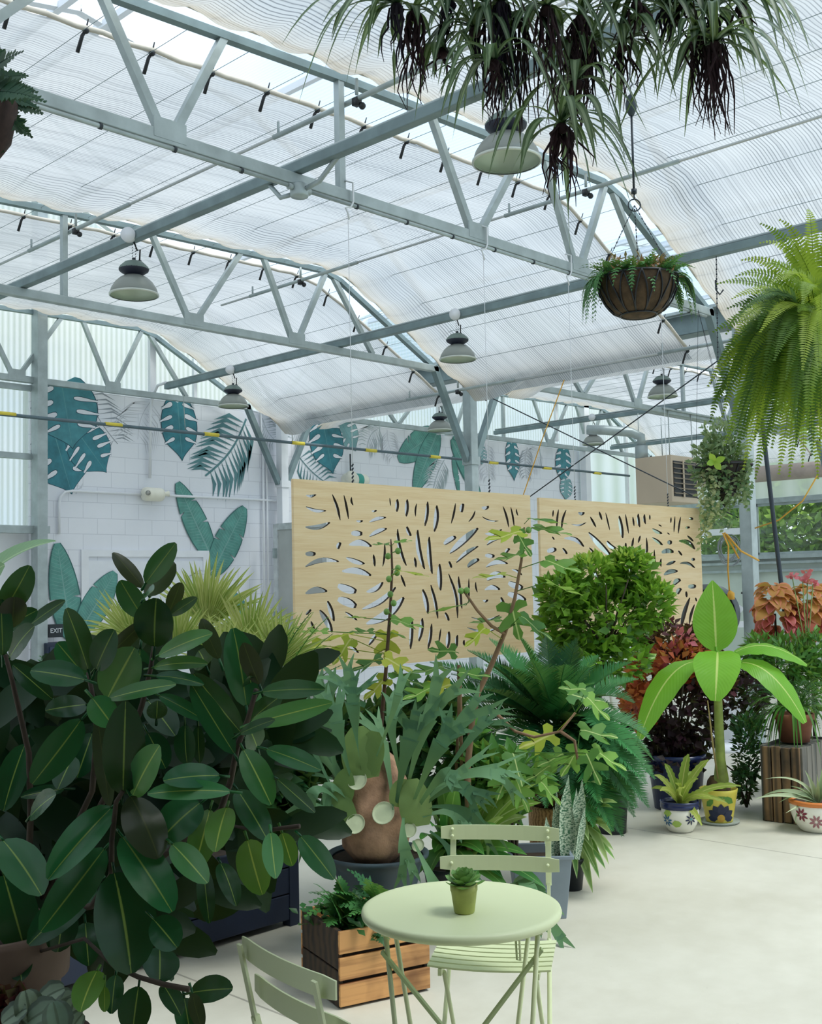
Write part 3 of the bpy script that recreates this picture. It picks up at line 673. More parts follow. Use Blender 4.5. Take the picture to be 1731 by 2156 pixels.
# white sensor on the wall above the screen
p=at(757,1010,Y=12.6); t=thing('emergency_light','white twin head light with teal band above the first wood screen','emergency light',(p.x,12.7,p.z))
b=MB(); b.lathe([(0,-.24),(.07,-.235),(.10,-.2),(.105,-.08),(.105,.2),(.09,.23),(0,.24)],(p.x,12.7,p.z),20,axis=(1,0,0)); b.build('body',EM,t)
b=MB(); b.lathe([(.106,-.07),(.109,-.065),(.109,.04),(.106,.045)],(p.x+.06,12.7,p.z),20,axis=(1,0,0)); b.build('teal_band',mural_mat('band',"3f9f92",.05),t)
b=MB(); b.lathe([(0,0),(.085,0),(.095,.03),(.08,.09),(0,.1)],(p.x-.2,12.6,p.z+.03),18,axis=(-.3,-1,.1)); b.build('lamp_head',EM,t)
b=MB(); b.tube([(p.x-.02,12.78,p.z+.05),(p.x-.02,12.78,p.z+.42)],.012); b.build('bracket',STEELD,t)
# open screen door beside the screen
t=thing('screen_door','pale open door with framed translucent panel, edge beside the first wood screen','door',(10.0,11.9,0))
q0=at(582,1120,Y=12.55); q1=V((q0.x+.05,11.55,0)); q0=V((q0.x,12.55,0)); h=2.62
fr=MB(); 
for q in (q0,q1): fr.bar((q.x,q.y,0.02),(q.x,q.y,h),.05,.09,up=(0,1,0))
for z in (.06,h-.04): fr.bar((q0.x,q0.y,z),(q1.x,q1.y,z),.05,.09)
fr.build('frame',plain('door_frame_grey',"cfd4d6",.4,.2),t,smooth=False)
g=MB(); g.bar((q0.x,q0.y,h/2),(q1.x,q1.y,h/2),.012,h-.12); g.build('panel',plain('door_panel',"b9bcba",.4,0,.08,2),t,smooth=False)
for z in (1.3,2.2):
    g=MB(); g.box((q0.x-.05,q0.y-.02,z),(.05,.04,.14)); g.build('hinge',GALV,t,smooth=False)
# ---------------------------------------------------------------- wood screens
def m_ply():
    t=NT('birch_plywood'); v=t.vec((.6,1,9),'Object'); n=t.noise(2.4,v,5,.6); n2=t.noise(9,t.vec((.5,1,16)),3,.6)
    c=t.ramp(t.math('ADD',t.math('MULTIPLY',n,.6),t.math('MULTIPLY',n2,.4)),[(.32,lin("d8b888")),(.5,lin("e4ca9c")),(.7,lin("ecd7b0"))])
    return t.done(t.pr(c,.5,0,.35))
PLY=m_ply(); PLYE=plain('cut_edge',"3f3328",.8,0,.2,9)
C1A="215,222,325,215,30,-12;215,345,432,388,38,-20;500,212,585,490,30,10;625,220,675,478,25,4;708,240,725,330,22,-10;1120,250,1130,335,14,0;1203,262,1198,400,42,0;1310,265,1300,450,45,0;1412,310,1400,450,20,-8;210,565,475,515,55,-25;208,690,560,600,60,60;925,390,980,385,22,-6;760,497,830,497,25,-6;900,510,1080,460,40,12;560,800,588,730,46,8;705,630,825,635,62,0;900,665,1090,580,50,12;1305,560,1350,660,40,-8;1205,585,1300,980,40,-26;680,755,925,770,70,30;1065,740,1045,990,25,10;210,853,320,853,52,0;650,895,850,960,55,-8;945,860,960,990,30,0;1390,890,1405,1000,30,0;210,990,570,935,55,42;605,1040,920,1085,72,26;1240,1080,1290,1210,25,0;560,1195,760,1260,88,-6;870,1265,1050,1160,60,-20;825,1450,1185,1215,66,-34;210,1280,445,1255,72,24;560,1340,760,1420,92,6;870,1610,1275,1325,105,-44;1190,1505,1350,1400,66,10;450,1360,520,1580,55,0;215,1510,270,1455,30,0;365,1460,500,1700,70,6;270,1580,315,1720,35,0;640,1480,770,1570,30,0;845,1700,890,1600,25,0;895,1840,995,1705,45,6;670,1800,785,1920,45,-10"
C1B="85,165,68,320,20,-10;212,145,180,430,45,6;318,190,290,495,60,8;535,165,485,400,25,6;625,170,605,270,50,-8;765,250,688,380,22,12;840,215,925,205,42,-12;845,320,1035,370,18,-22;1088,200,1155,445,25,8;1178,210,1218,440,22,5;1243,230,1262,310,18,-4;95,475,175,930,60,-28;230,555,265,985,55,-18;400,640,540,555,62,8;470,745,798,455,85,8;880,520,1075,470,44,-22;900,650,1130,560,50,34;60,790,68,910,35,0;545,855,800,665,50,22;880,770,990,780,50,0;1118,750,1165,690,40,8;675,905,810,815,55,12;460,840,490,915,30,0;890,905,1145,865,56,36;350,870,362,1180,60,-6;1190,935,1310,1000,32,14;455,985,560,1500,36,30;570,1015,610,1390,40,-4;900,1050,1115,1010,80,34;690,1040,690,1330,22,0;770,1080,790,1200,20,-8;1150,1090,1320,1150,75,-4;155,1165,215,1450,60,6;248,1115,330,1505,40,8;875,1170,1055,1165,56,26;1145,1215,1355,1295,76,6;855,1295,915,1290,30,-12;1065,1255,1110,1400,45,0;415,1435,460,1530,35,0;720,1490,1050,1465,25,-46;670,1610,1070,1595,30,-52;30,1500,12,1860,48,0;150,1500,110,1770,55,6;258,1565,215,1860,40,6;365,1620,340,1790,20,0;460,1655,445,1850,55,-4;560,1695,555,1830,38,-10;635,1755,640,1820,25,-6"
C2="195,155,190,220,15,0;245,150,228,325,20,-4;318,155,275,340,22,-12;435,182,495,182,32,-10;370,290,510,275,18,-18;550,220,605,320,22,0;635,170,662,250,22,0;697,180,737,348,15,0;828,210,862,425,42,0;887,195,918,380,18,0;958,220,970,310,18,0;1010,190,1025,320,30,-6;1070,195,1080,290,25,-6;1120,200,1122,250,15,0;1325,225,1322,280,15,0;1362,215,1352,370,15,0;1418,220,1395,380,18,-4;1500,235,1538,240,26,0;1205,295,1235,312,12,0;1145,335,1240,380,34,-6;1290,372,1310,390,12,0;1465,325,1505,320,22,0;1480,400,1540,455,22,0;185,410,205,440,15,0;300,425,490,505,44,30;535,370,755,600,58,-6;710,455,795,525,40,-12;890,470,890,530,20,0;965,420,945,530,22,0;1030,400,1010,470,20,0;1088,420,1050,690,25,22;1145,420,1245,490,32,0;1290,465,1335,465,42,0;1400,450,1555,530,46,26;135,550,225,530,48,0;285,520,328,575,25,0;540,515,600,580,20,0;415,605,490,600,36,0;165,655,248,640,36,0;1125,490,1105,750,22,-14;1165,535,1185,700,18,-8;1230,620,1230,700,20,-6;1235,560,1350,555,46,12;1395,545,1430,590,20,0;1280,680,1368,645,30,0;1520,628,1555,628,28,0;1410,665,1555,710,28,22;1255,775,1390,740,46,14;1350,870,1415,820,48,10;1385,960,1420,905,44,8;1490,890,1565,885,42,0;1470,935,1475,990,22,0;1505,995,1420,1300,40,-12;1560,995,1570,1030,16,0;1550,1060,1500,1250,26,-8;180,780,260,840,34,0;300,760,420,720,40,10;200,900,230,1040,34,0;330,850,480,820,46,16;560,700,640,860,44,8;700,760,720,940,36,0;820,700,790,880,34,-6;900,620,960,800,40,0;250,1120,420,1060,46,14;520,980,700,1040,50,-10;800,1000,900,1160,44,0;1000,860,1010,1040,36,6;1120,900,1180,1060,36,0;320,1220,520,1240,44,16;640,1160,760,1290,40,0;960,1180,940,1330,36,0;1200,1140,1260,1300,34,0"
def blade(x1,y1,x2,y2,w,bd):
    d=V((x2-x1,y2-y1)); L=d.length; d/=L; s=V((-d.y,d.x)); A=[];B=[]
    bl=w/L>.33
    for i in range(8):
        u=i/7; wd=w*.5*((math.sin(math.pi*min(1,max(.0,u*.94+.03)))**(.35 if bl else .62))); c=V((x1,y1))+d*(u*L)-s*(bd*math.sin(math.pi*u))
        A.append(c+s*wd); B.append(c-s*wd)
    return A+B[::-1]
def hit(P,Q):
    if max(p[0] for p in P)<min(q[0] for q in Q)-.006 or max(q[0] for q in Q)<min(p[0] for p in P)-.006 or max(p[1] for p in P)<min(q[1] for q in Q)-.006 or max(q[1] for q in Q)<min(p[1] for p in P)-.006: return False
    def dist(p,a,b):
        dx,dy=b[0]-a[0],b[1]-a[1]; t=max(0,min(1,((p[0]-a[0])*dx+(p[1]-a[1])*dy)/(dx*dx+dy*dy+1e-12))); return math.hypot(p[0]-a[0]-t*dx,p[1]-a[1]-t*dy)
    return any(dist(p,Q[i],Q[i-1])<.004 for p in P for i in range(len(Q))) or any(dist(q,P[i],P[i-1])<.004 for q in Q for i in range(len(P)))
def screen(x0,x1,z0,z1,Y,cuts,label):
    t=thing('hanging_wood_screen',label,'wood screen',((x0+x1)/2,Y,z0),'cut-out wood screens')
    cu=bpy.data.curves.new('screen','CURVE'); cu.dimensions='2D'; cu.fill_mode='BOTH'; cu.extrude=.011
    def sp(P):
        s=cu.splines.new('POLY'); s.points.add(len(P)-1); s.use_cyclic_u=True
        for q,(x,z) in zip(s.points,P): q.co=(x,z,0,1)
    sp([(x0,z0),(x1,z0),(x1,z1),(x0,z1)])
    done=[]
    for sc,ox,oy,st in cuts:
        for e in st.split(';'):
            v=[float(q) for q in e.split(',')]; P=[]
            for p in blade(*v):
                w=at(ox+p.x/sc,oy+p.y/sc,Y=Y); P.append((w.x,w.z))
            if any(hit(P,Q) for Q in done): continue
            if min(q[0] for q in P)>x0+.02 and max(q[0] for q in P)<x1-.02 and min(q[1] for q in P)>z0+.02 and max(q[1] for q in P)<z1-.02: sp(P); done.append(P)
    tmp=bpy.data.objects.new('tmp',cu); COL.objects.link(tmp); dg=bpy.context.evaluated_depsgraph_get()
    me=bpy.data.meshes.new_from_object(tmp.evaluated_get(dg)); bpy.data.objects.remove(tmp)
    me.transform(Matrix.Rotation(math.pi/2,4,'X')); me.transform(Matrix.Translation(V((0,Y,0))-ORG[t.name]))
    me.materials.clear(); me.materials.append(PLY); me.materials.append(PLYE)
    for p in me.polygons: p.use_smooth=False; p.material_index=1 if abs(p.normal.y)<.5 and x0+.01<p.center.x+ORG[t.name].x<x1-.01 else 0
    o=bpy.data.objects.new('cut_panel',me); COL.objects.link(o); o.parent=t; ORG[o.name]=ORG[t.name]
    return t
YP=5.30
a0=at(615.4,1008.2,Y=YP); a1=at(1113.9,1047.9,Y=YP); b0=at(1132.9,1047.9,Y=YP); b1=at(1471,1073,Y=YP)
screen(a0.x,a1.x,a0.z-1.195,a0.z,YP,[(5.132,600,1000,C1A),(5.527,860,1030,C1B)],'left hanging plywood screen with leaf shaped cut-outs, behind the fig stems')
screen(b0.x,b1.x,b0.z-1.2,b0.z,YP,[(4.555,1120,1040,C2)],'right hanging plywood screen with leaf shaped cut-outs, behind the round green bush')
WIRE=plain('white_wire',"dfe3e6",.5,0,.03)
for i,(px,py,lab) in enumerate(((743,1014,'white hanging wire at the left end of the left wood screen'),(1031,1042,'white hanging wire at the right end of the left wood screen'),(1211,1054,'white hanging wire at the left end of the right wood screen'),(1407,1066,'white hanging wire at the right end of the right wood screen'))):
    p=at(px,py,Y=YP); x=p.x
    t=thing('hanging_wire',lab,'hanging wire',(x,YP,p.z),'wires holding up the wood screens')
    b=MB(); b.tube([(x,YP,p.z+.10),(x,YP,4.12)],.0028,4); b.build('wire',WIRE,t)
    b=MB(); b.tube([(x+.01,YP,4.12),(x,YP,4.16),(x-.02,YP,4.19),(x+.03,YP,4.21),(x+.05,YP,4.25),(x+.05,YP,4.38),(x+.01,YP+.03,4.39)],.007,6); b.build('hook',WIRE,t)
    b=MB()
    for k in range(5): b.tube([(x-.006,YP,p.z-.005+k*.026),(x+.006,YP,p.z+.012+k*.026)],.006,5)
    b.build('chain_links',STEELD,t)
# crossed bracing cables between the gutter posts
def line_on(px1,px2,X,n1,n2,name,label,r,mat):
    p=at(*px1,X=X); q=at(*px2,X=X); d=(q-p); o_=V((.03 if n1<.15 else 0,0,0)); p=p+o_; q=q+o_
    P=p-d*n1; Q=q+d*n2; b=MB(); b.tube([P,Q],r,6); return tag(b.build(name,mat,None,loc=P),label,'cable')
line_on((1060,850),(1400,1015),10.45,.2,.38,'bracing_cable','dark bracing cable falling from the tall post down toward the heater',.007,STEELD)
line_on((1500,765),(1120,1040),10.45,.12,.36,'bracing_cable','dark bracing cable rising from behind the screens up to the bright fern',.007,STEELD)
ORG_=plain('yellow_cord',"d9a43a",.6,0,.06)
def cord(name,pts,r,label,cat='cord',mat=None):
    b=MB(); b.tube(pts,r,6); return tag(b.build(name,mat or ORG_,None,loc=pts[-1]),label,cat)
cord('extension_cord',[at(1188,800,D=12),at(1140,930,D=12.05),at(1096,1060,D=12.1),at(1085,1110,D=12.1)],.006,'thin yellow cord hanging slanted between tall post and the left screen top')
cord('extension_cord',[at(1722,1000,D=10.2),at(1690,1055,D=10.2),at(1640,1095,D=10.4),at(1590,1112,D=10.7)],.007,'thin yellow cord sagging across the side window behind the black pole')
t=thing('extension_cord','bundle of yellow cord hanging below the trailing basket with a yellow plug','cord',at(1534,1122,D=10.1))
b=MB(); b.tube([at(1522,1122,D=10.1),at(1534,1150,D=10.1),at(1533,1200,D=10.1),at(1536,1245,D=10.1)],.007,6); b.tube([at(1530,1125,D=10.1),at(1560,1160,D=10.2),at(1598,1180,D=10.4)],.009,6); b.tube([at(1526,1122,D=10.1),at(1545,1155,D=10.2),at(1556,1176,D=10.2)],.009,6); b.build('cord',ORG_,t)
b=MB(); b.tube([at(1536,1244,D=10.1),at(1539,1250,D=10.1),at(1540,1262,D=10.1)],[.012,.035,.032],8); b.build('plug',ORG_,t)
t=thing('hanging_cable_coil','coil of thin grey cable hanging behind the yellow cord','cable coil',at(1535,1160,D=10.4)); b=MB(); r=random.Random(4)
for k in range(9):
    c=at(1534+r.uniform(-5,5),1158+r.uniform(-6,6),D=10.4); rr=.13*r.uniform(.75,1.1)
    b.tube([c+CX*(rr*.75*math.cos(a/14*6.283))+V((0,0,1))*(rr*math.sin(a/14*6.283)) for a in range(15)],.004,4)
b.build('coil',plain('grey_cable',"8e979b",.5),t)
# ---------------------------------------------------------------- unit heater
HB=plain('heater_beige',"c3b29c",.5,0,.03,2); x0,x1,y0,y1,z0,z1=15.0,15.78,8.92,9.56,2.885,3.61
t=thing('unit_heater','beige hanging unit heater with black louvres, left of the trailing basket','heater',(15.4,9.2,z0))
b=MB(); b.box(((x0+x1)/2,(y0+y1)/2,(z0+z1)/2),(x1-x0,y1-y0,z1-z0)); b.build('casing',HB,t,smooth=False,bevel=.012)
b=MB(); b.box(((x0+x1)/2,y0-.004,(z0+z1)/2+.0),(x1-x0-.10,.012,z1-z0-.18)); b.build('opening',BLACK,t,smooth=False)
for k in range(7):
    z=z0+.14+k*.077; b=MB(); b.bar((x0+.05,y0-.02,z),(x1-.05,y0-.02,z),.035,.012,up=(0,-.5,1)); b.build('louvre',HB if False else plain('louvre_grey',"8d8172",.5) if 'louvre_grey' not in bpy.data.materials else bpy.data.materials['louvre_grey'],t,smooth=False)
b=MB()
for xx in (x0+.31,): b.box((xx,y0-.028,(z0+z1)/2),(.035,.012,z1-z0-.16))
b.build('mullion',HB,t,smooth=False)
b=MB(); b.tube([(15.1,9.5,z1),(15.1,9.5,z1+.2)],.10,18); b.build('flue_collar',GALV,t)
b=MB(); b.tube([(15.1,9.5,z1+.2),(15.1,9.5,z1+.34),(15.0,9.62,z1+.42),(14.7,9.9,z1+.46),(14.5,10.1,z1+.47)],.075,14); b.build('flue_pipe',GALV,t)
for xx,yy in ((x0+.05,y0+.05),(x1-.05,y0+.05),(x0+.05,y1-.05),(x1-.05,y1-.05)):
    b=MB(); b.tube([(xx,yy,z1),(xx,yy,4.32)],.008,5); b.build('hanger_rod',GALV,t)
b=MB(); b.bar((x0-.1,y0+.3,4.3),(x1+3,y0+.3,4.3),.05,.05); b.bar((x0-.1,y0+.05,4.32),(x1+2,y0+.05,4.32),.04,.03); tag(b.build('support_channel',GALV,None,loc=(x0,y0,4.3)),'pair of steel channels above the hanging heater','support rail')
b=MB(); b.tube([(RX-.25,2,3.72),(RX-.25,12.4,3.78)],.16,14); tag(b.build('rolled_side_curtain',plain('rolled_fabric',"b7a79f",.8,0,.1,4),None,loc=(RX-.25,7,3.75)),'rolled brownish side curtain above the right hand windows','rolled curtain')
p=at(1612,950,D=9.6); q=at(1647,1245,D=9.3); g=q+(q-p)*((q.z)/(p.z-q.z)); top=p+(p-q)*.3
b=MB(); b.tube([(g.x,g.y,0),q,p,top],.02,8); b.tube([top,top+V((0,0,.05))],.026,8); tag(b.build('leaning_pole',plain('black_pole',"26323a",.35,.2),None,loc=(g.x,g.y,0)),'black pole leaning across the side window, below the bright fern','pole')
# drum fan and white trolley behind the banana
c=at(1490,1292,D=11.2); fx=CX.copy(); fx.z=0; fx.normalize(); fb=V((CF.x,CF.y,0)).normalized()
t=thing('drum_fan','dark grey drum fan on a white stand, half hidden by the upright banana leaf','fan',(c.x,c.y,0))
b=MB(); b.lathe([(.25,-.12),(.285,-.12),(.295,-.1),(.295,.12),(.25,.12)],c,36,axis=-fb); b.build('drum',plain('drum_grey',"596063",.45,.3),t)
b=MB()
for k in range(1,7): b.lathe([(.04*k,.105),(.04*k+.006,.11),(.04*k,.115)],c,28,axis=-fb)
for k in range(10):
    a=k*math.pi/10; d=fx*math.cos(a)+V((0,0,1))*math.sin(a); b.tube([c-fb*.11-d*.25,c-fb*.11+d*.25],.004,4)
b.build('grille',STEELD,t)
b=MB(); b.disc(c-fb*.0,.27,-fb,32); b.build('back_plate',plain('fan_dark',"4d5559",.5),t)
b=MB()
for k in range(4):
    a=k*math.pi/2+.4; d=fx*math.cos(a)+V((0,0,1))*math.sin(a); e=fx*-math.sin(a)+V((0,0,1))*math.cos(a)
    b.leaf(c-fb*.04,c-fb*.04+d*.23,.14,(-fb+e*.5),0,.05,5)
b.build('blades',plain('fan_blade',"9aa2a5",.4,.4),t)
b=MB(); b.tube([(c.x,c.y,c.z-.29),(c.x,c.y,.05)],.03,10); b.box((c.x,c.y,.03),(.5,.5,.06),YAW); b.build('stand',WHITE,t)
c=at(1556,1335,D=11.6); t=thing('white_trolley','white utility trolley with black crank handle beside the gutter post','trolley',(c.x,c.y,0))
b=MB(); b.box((c.x,c.y,.45),(.36,.36,.9),YAW); b.build('body',WHITE,t,smooth=False,bevel=.02)
b=MB(); b.bar(c-fx*.02+V((0,0,.1)),c+fx*.16+V((0,0,.1)),.05,.06); b.bar(c-fx*.1+V((0,0,.12)),c+fx*.04+V((0,0,.28)),.05,.05); b.build('arm',WHITE,t,smooth=False)
b=MB(); h0=at(1567,1292,D=11.55); b.tube([at(1573,1293,D=11.5),at(1570,1270,D=11.5),at(1568,1250,D=11.5),at(1561,1248,D=11.5)],.012,6); b.build('handle',BLACK,t)
# ---------------------------------------------------------------- pistachio bistro set
PIS=plain('pistachio_enamel',"cdd6ad",.42,0,.02,2,.45)
PIS_D=plain('pistachio_bar',"a9b98a",.45,0,.03,2,.45)
tc=V((2.60,2.33,0)); U=V((.664,-.748,0)).normalized(); W=V((.748,.664,0)).normalized()   # right and away
def loc(o,x,y,z): return o+U*x+W*y+V((0,0,z))
t=thing('bistro_table','round pistachio green metal bistro table with folding crossed legs','table',tc)
b=MB(); b.lathe([(0,.683),(.28,.683),(.298,.684),(.304,.69),(.306,.698),(.303,.707),(.296,.711),(.285,.7105),(0,.7105)],tc,64); b.build('tabletop',PIS,t)
for y in (-.13,.13):
    for s in (-1,1):
        b=MB(); b.tube([loc(tc,s*.225,y,.685),loc(tc,s*(.19 if y<0 else .17),y*1.15,.30),loc(tc,s*.17,y*1.5,0.0)],.0075,8); b.build('leg',PIS,t)
for s in (-1,1):
    b=MB(); b.bar(loc(tc,s*.235,-.13+.006*s,.62),loc(tc,-s*.24,-.13+.006*s,.03),.009,.026,up=W); b.build('cross_bar',PIS_D,t,smooth=False)
for s in (-1,1):
    b=MB(); b.bar(loc(tc,s*.225,-.16,.676),loc(tc,s*.225,.16,.676),.02,.012); b.build('bracket',PIS,t,smooth=False)
    b=MB(); b.tube([loc(tc,s*.17,-.195,.008),loc(tc,s*.17,.195,.008)],.0075,8); b.build('foot_bar',PIS,t)
b=MB(); b.tube([loc(tc,.165,.1,.655),loc(tc,.17,.09,.52),loc(tc,.18,.08,.52),loc(tc,.178,.1,.655)],.004,6); b.build('latch',PIS,t)
def chair(bc,l2r,label):
    """bc: floor point under the middle of the back, l2r: sitter's right to left as seen from the front"""
    x=V((l2r[0],l2r[1],0)).normalized(); y=V((0,0,1)).cross(x) if False else V((l2r[2],l2r[3],0)).normalized()
    o=V((bc[0],bc[1],0)); P=lambda a,b_,z:o+x*a+y*b_+V((0,0,z))
    t=thing('bistro_chair',label,'chair',o+y*.25,'pistachio folding chairs at the table')
    for z in (.795,.695):
        b=MB(); N=10; pr=[]
        for i in range(N+1):
            a=-.213+.426*i/N; d=-.022*(1-(a/.213)**2)-(z-.75)*.35; pr.append((a,d))
        for k,(h0,h1) in enumerate(((-.026,.026),)):
            vs=[];fs=[]
            for (a,d) in pr:
                hh=.026 if abs(a)<.205 else .021
                vs+= [P(a,d,z-hh),P(a,d,z+hh),P(a,d-.005,z+hh),P(a,d-.005,z-hh)]
            for i in range(N):
                q=i*4; fs+=[(q,q+4,q+5,q+1),(q+1,q+5,q+6,q+2),(q+2,q+6,q+7,q+3),(q+3,q+7,q+4,q)]
            fs+=[(0,1,2,3),(N*4+3,N*4+2,N*4+1,N*4)]
            b.add(vs,fs)
        sl=b.build('back_slat',PIS,t,smooth=False)
        r=MB()
        for a in (-.172,.172):
            for dz in ((-.012,.012) if z>.75 else (0,)):
                d=-.008-(z-.75)*.35; r.sphere(P(a,d+.004,z+dz),.0065,8)
        r.build('rivets',PIS,sl)
    for s in (-1,1):
        b=MB(); b.bar(P(s*.172,-.05,.812),P(s*.172,-.008,.62),.02,.007,up=y); b.bar(P(s*.172,-.008,.63),P(s*.172,.04,.44),.011,.02,up=y); b.tube([P(s*.172,.04,.45),P(s*.178,.22,.20),P(s*.18,.38,0.0)],.008,8); b.build('back_leg',PIS,t,smooth=False)
        b=MB(); b.tube([P(s*.150,.36,.43),P(s*.152,.18,.20),P(s*.155,.02,0)],.0075,8); b.build('front_leg',PIS,t)
    for k in range(7):
        yy=.105+k*.045; b=MB(); n=8; vs=[];fs=[]
        for i in range(n+1):
            a=-.2+.4*i/n; d=-.010*(1-(a/.2)**2)-.010*(k/6.)**2*0
            zz=.455+d-.012*abs(k-3)/3*0
            vs+=[P(a,yy-.017,zz),P(a,yy+.017,zz),P(a,yy+.017,zz+.006),P(a,yy-.017,zz+.006)]
        for i in range(n):
            q=i*4; fs+=[(q,q+1,q+5,q+4),(q+1,q+2,q+6,q+5),(q+2,q+3,q+7,q+6),(q+3,q,q+4,q+7)]
        fs+=[(3,2,1,0),(n*4,n*4+1,n*4+2,n*4+3)]
        b.add(vs,fs); b.build('seat_slat',PIS,t,smooth=False)
    for s in (-1,1):
        b=MB(); b.bar(P(s*.158,.07,.44),P(s*.158,.40,.44),.012,.02); b.build('seat_rail',PIS,t,smooth=False)
    b=MB(); b.tube([P(-.178,.26,.145),P(.178,.26,.145)],.007,8); b.build('stretcher',PIS,t)
    b=MB(); b.tube([P(-.154,.07,.06),P(.154,.07,.06)],.007,8); b.build('stretcher',PIS,t)
    return t
chair((3.13,2.615),(.548,-.836,-.836,-.548),'pistachio folding chair behind the round table, seen from the front beside the grey planter')
chair((1.755,2.115),(-.149,-.989,.989,-.149),'pistachio folding chair at the bottom edge, seen from behind beside the rubber plant')
# ---------------------------------------------------------------- pots
def pot(name,o,prof,mat,label,cat,n=36,soil=None,group=None,fn=None):
    t=thing(name,label,cat,o,group); b=MB(); b.lathe(prof,o,n,fn=fn); b.build('body',mat,t)
    if soil: s=MB(); s.disc(V(o)+V((0,0,soil[1])),soil[0],n=n); s.build('soil',SOIL,t)
    return t
SOIL=plain('potting_soil',"3a2d22",.95,0,.25,30)
def decal(mb,o,rf,ang,z,pts,lift=.003):
    """flat painted shape: pts (u,v) metres wrapped onto the pot wall at radius rf(z)"""
    o=V(o); P=[]
    for u,v in pts:
        zz=z+v; r=rf(zz)+lift; a=ang+u/r; P.append(o+V((r*math.cos(a),r*math.sin(a),zz)))
    c=V((0,0,0))
    for p in P: c+=p
    c/=len(P); d=c-o; d.z=0; c=c+d.normalized()*.0015
    b=len(P); mb.add(P+[c],[(i,(i+1)%b,b) for i in range(b)])
def petal(L,w,a,r0=0):
    ca,sa=math.cos(a),math.sin(a); return [(x*ca-y*sa,x*sa+y*ca) for x,y in ((r0,0),(r0+L*.35,-w),(r0+L*.75,-w*.8),(r0+L,0),(r0+L*.75,w*.8),(r0+L*.35,w))]
def rfun(prof):
    q=sorted((z,r) for r,z in prof); zs=[a for a,_ in q]; rs=[b for _,b in q]; return lambda z:float(np.interp(z,zs,rs))
NAVY=plain('navy_glaze',"1f2a52",.25,0,.05); CER=plain('white_ceramic',"e9e7da",.3,0,.03)
# bowl with navy rim
o=V((6.70,4.06,0)); o=V((6.76,4.05,0)); prof=[(0,0),(.07,0),(.082,.008),(.108,.05),(.124,.10),(.126,.135),(.122,.158)]
t=pot('flower_bowl',o,prof,CER,'white bowl pot with navy rim, painted blue flowers and green leaves','flowerpot',soil=(.115,.165))
b=MB(); b.lathe([(.122,.155),(.131,.158),(.131,.182),(.127,.19),(.132,.196),(.130,.205),(.118,.206),(.114,.18)],o,36); b.build('rim',NAVY,t)
ca=math.atan2(-o.y,-o.x); rf=rfun(prof); g=MB(); g2=MB(); g3=MB(); g4=MB()
for k in range(8):
    a=k*math.pi/4+.2; decal(g,o,rf,ca+.60,.100,petal(.036,.006,a,.008)); decal(g2,o,rf,ca-.78,.085,petal(.036,.006,a,.006)); 
for a0,z in ((ca-.22,.068),(ca-.72,.135)): decal(g3,o,rf,a0,z,petal(.07,.024,.1,-.035))
decal(g4,o,rf,ca+.60,.10,[(.009*math.cos(k),.009*math.sin(k)) for k in range(6)])
g.build('painted_flower',NAVY,t); g2.build('painted_flower',plain('blue_paint',"2f6f9c",.4),t); g3.build('painted_leaf',plain('lime_paint',"a8c65c",.4),t); g4.build('flower_centre',plain('cyan_paint',"57a7bd",.4),t)
BOWL=o
# yellow pot with the dark blue flower
o=V((7.16,3.98,0)); prof=[(0,0.012),(.09,.012),(.092,.02),(.112,.13),(.128,.215),(.132,.235),(.126,.238),(.118,.20)]
YP_=plain('yellow_glaze',"d9ca58",.35,0,.06)
t=pot('sunflower_pot',o,prof,YP_,'yellow painted pot with big navy flower, holding the banana plant','flowerpot',soil=(.117,.205))
b=MB(); b.lathe([(0,0),(.125,0),(.14,.015),(.136,.02),(.1,.012),(0,.012)],o,32); b.build('saucer',plain('clear_saucer',"aab3ac",.3),t)
ca=math.atan2(-o.y,-o.x); rf=rfun(prof[1:6]); g=MB()
for k in range(7): decal(g,o,rf,ca+.12,.045,petal(.085 if 0<k<6 else .075,.024,math.pi*(k/6)*1.0,.02),.003+.0012*(k%2))
g.build('painted_flower',plain('indigo_paint',"232c4d",.35),t)
g=MB(); decal(g,o,rf,ca+.12,.047,[(.026*math.cos(k/2),.028*math.sin(k/2)) for k in range(13)],.006); g.build('flower_centre',plain('ochre_paint',"d3a63f",.4),t)
g=MB(); decal(g,o,rf,ca-.55,.15,petal(.08,.02,.7,-.04)); decal(g,o,rf,ca+.62,.17,petal(.09,.022,2.6,-.04)); decal(g,o,rf,ca+.1,.19,petal(.1,.012,.05,-.05)); g.build('painted_leaf',plain('leaf_paint',"5f9440",.4),t)
SUNP=o
# bowl with orange rim
o=at(1738,1757,z=0); o=V((o.x+.09,o.y+.09,0)); prof=[(0,0),(.10,0),(.115,.01),(.15,.06),(.172,.125),(.175,.165),(.172,.18)]
t=pot('flower_bowl',o,prof,CER,'white bowl pot with orange rim and red painted flowers, at the right edge','flowerpot',soil=(.155,.185))
b=MB(); b.lathe([(.17,.178),(.18,.182),(.182,.2),(.176,.21),(.16,.21),(.155,.19)],o,36); b.build('rim',plain('orange_glaze',"cf7a3a",.3,0,.08),t)
ca=math.atan2(-o.y,-o.x); rf=rfun(prof); 
for da,z,c in ((-.62,.125,"7d1f35"),(-.05,.085,"a06a70"),(.45,.13,"7d1f35")):
    g=MB()
    for k in range(8): decal(g,o,rf,ca+da,z,petal(.042,.008,k*math.pi/4+.3,.007))
    g.build('painted_flower',plain('red_paint_'+c,c,.4),t)
ORB=o
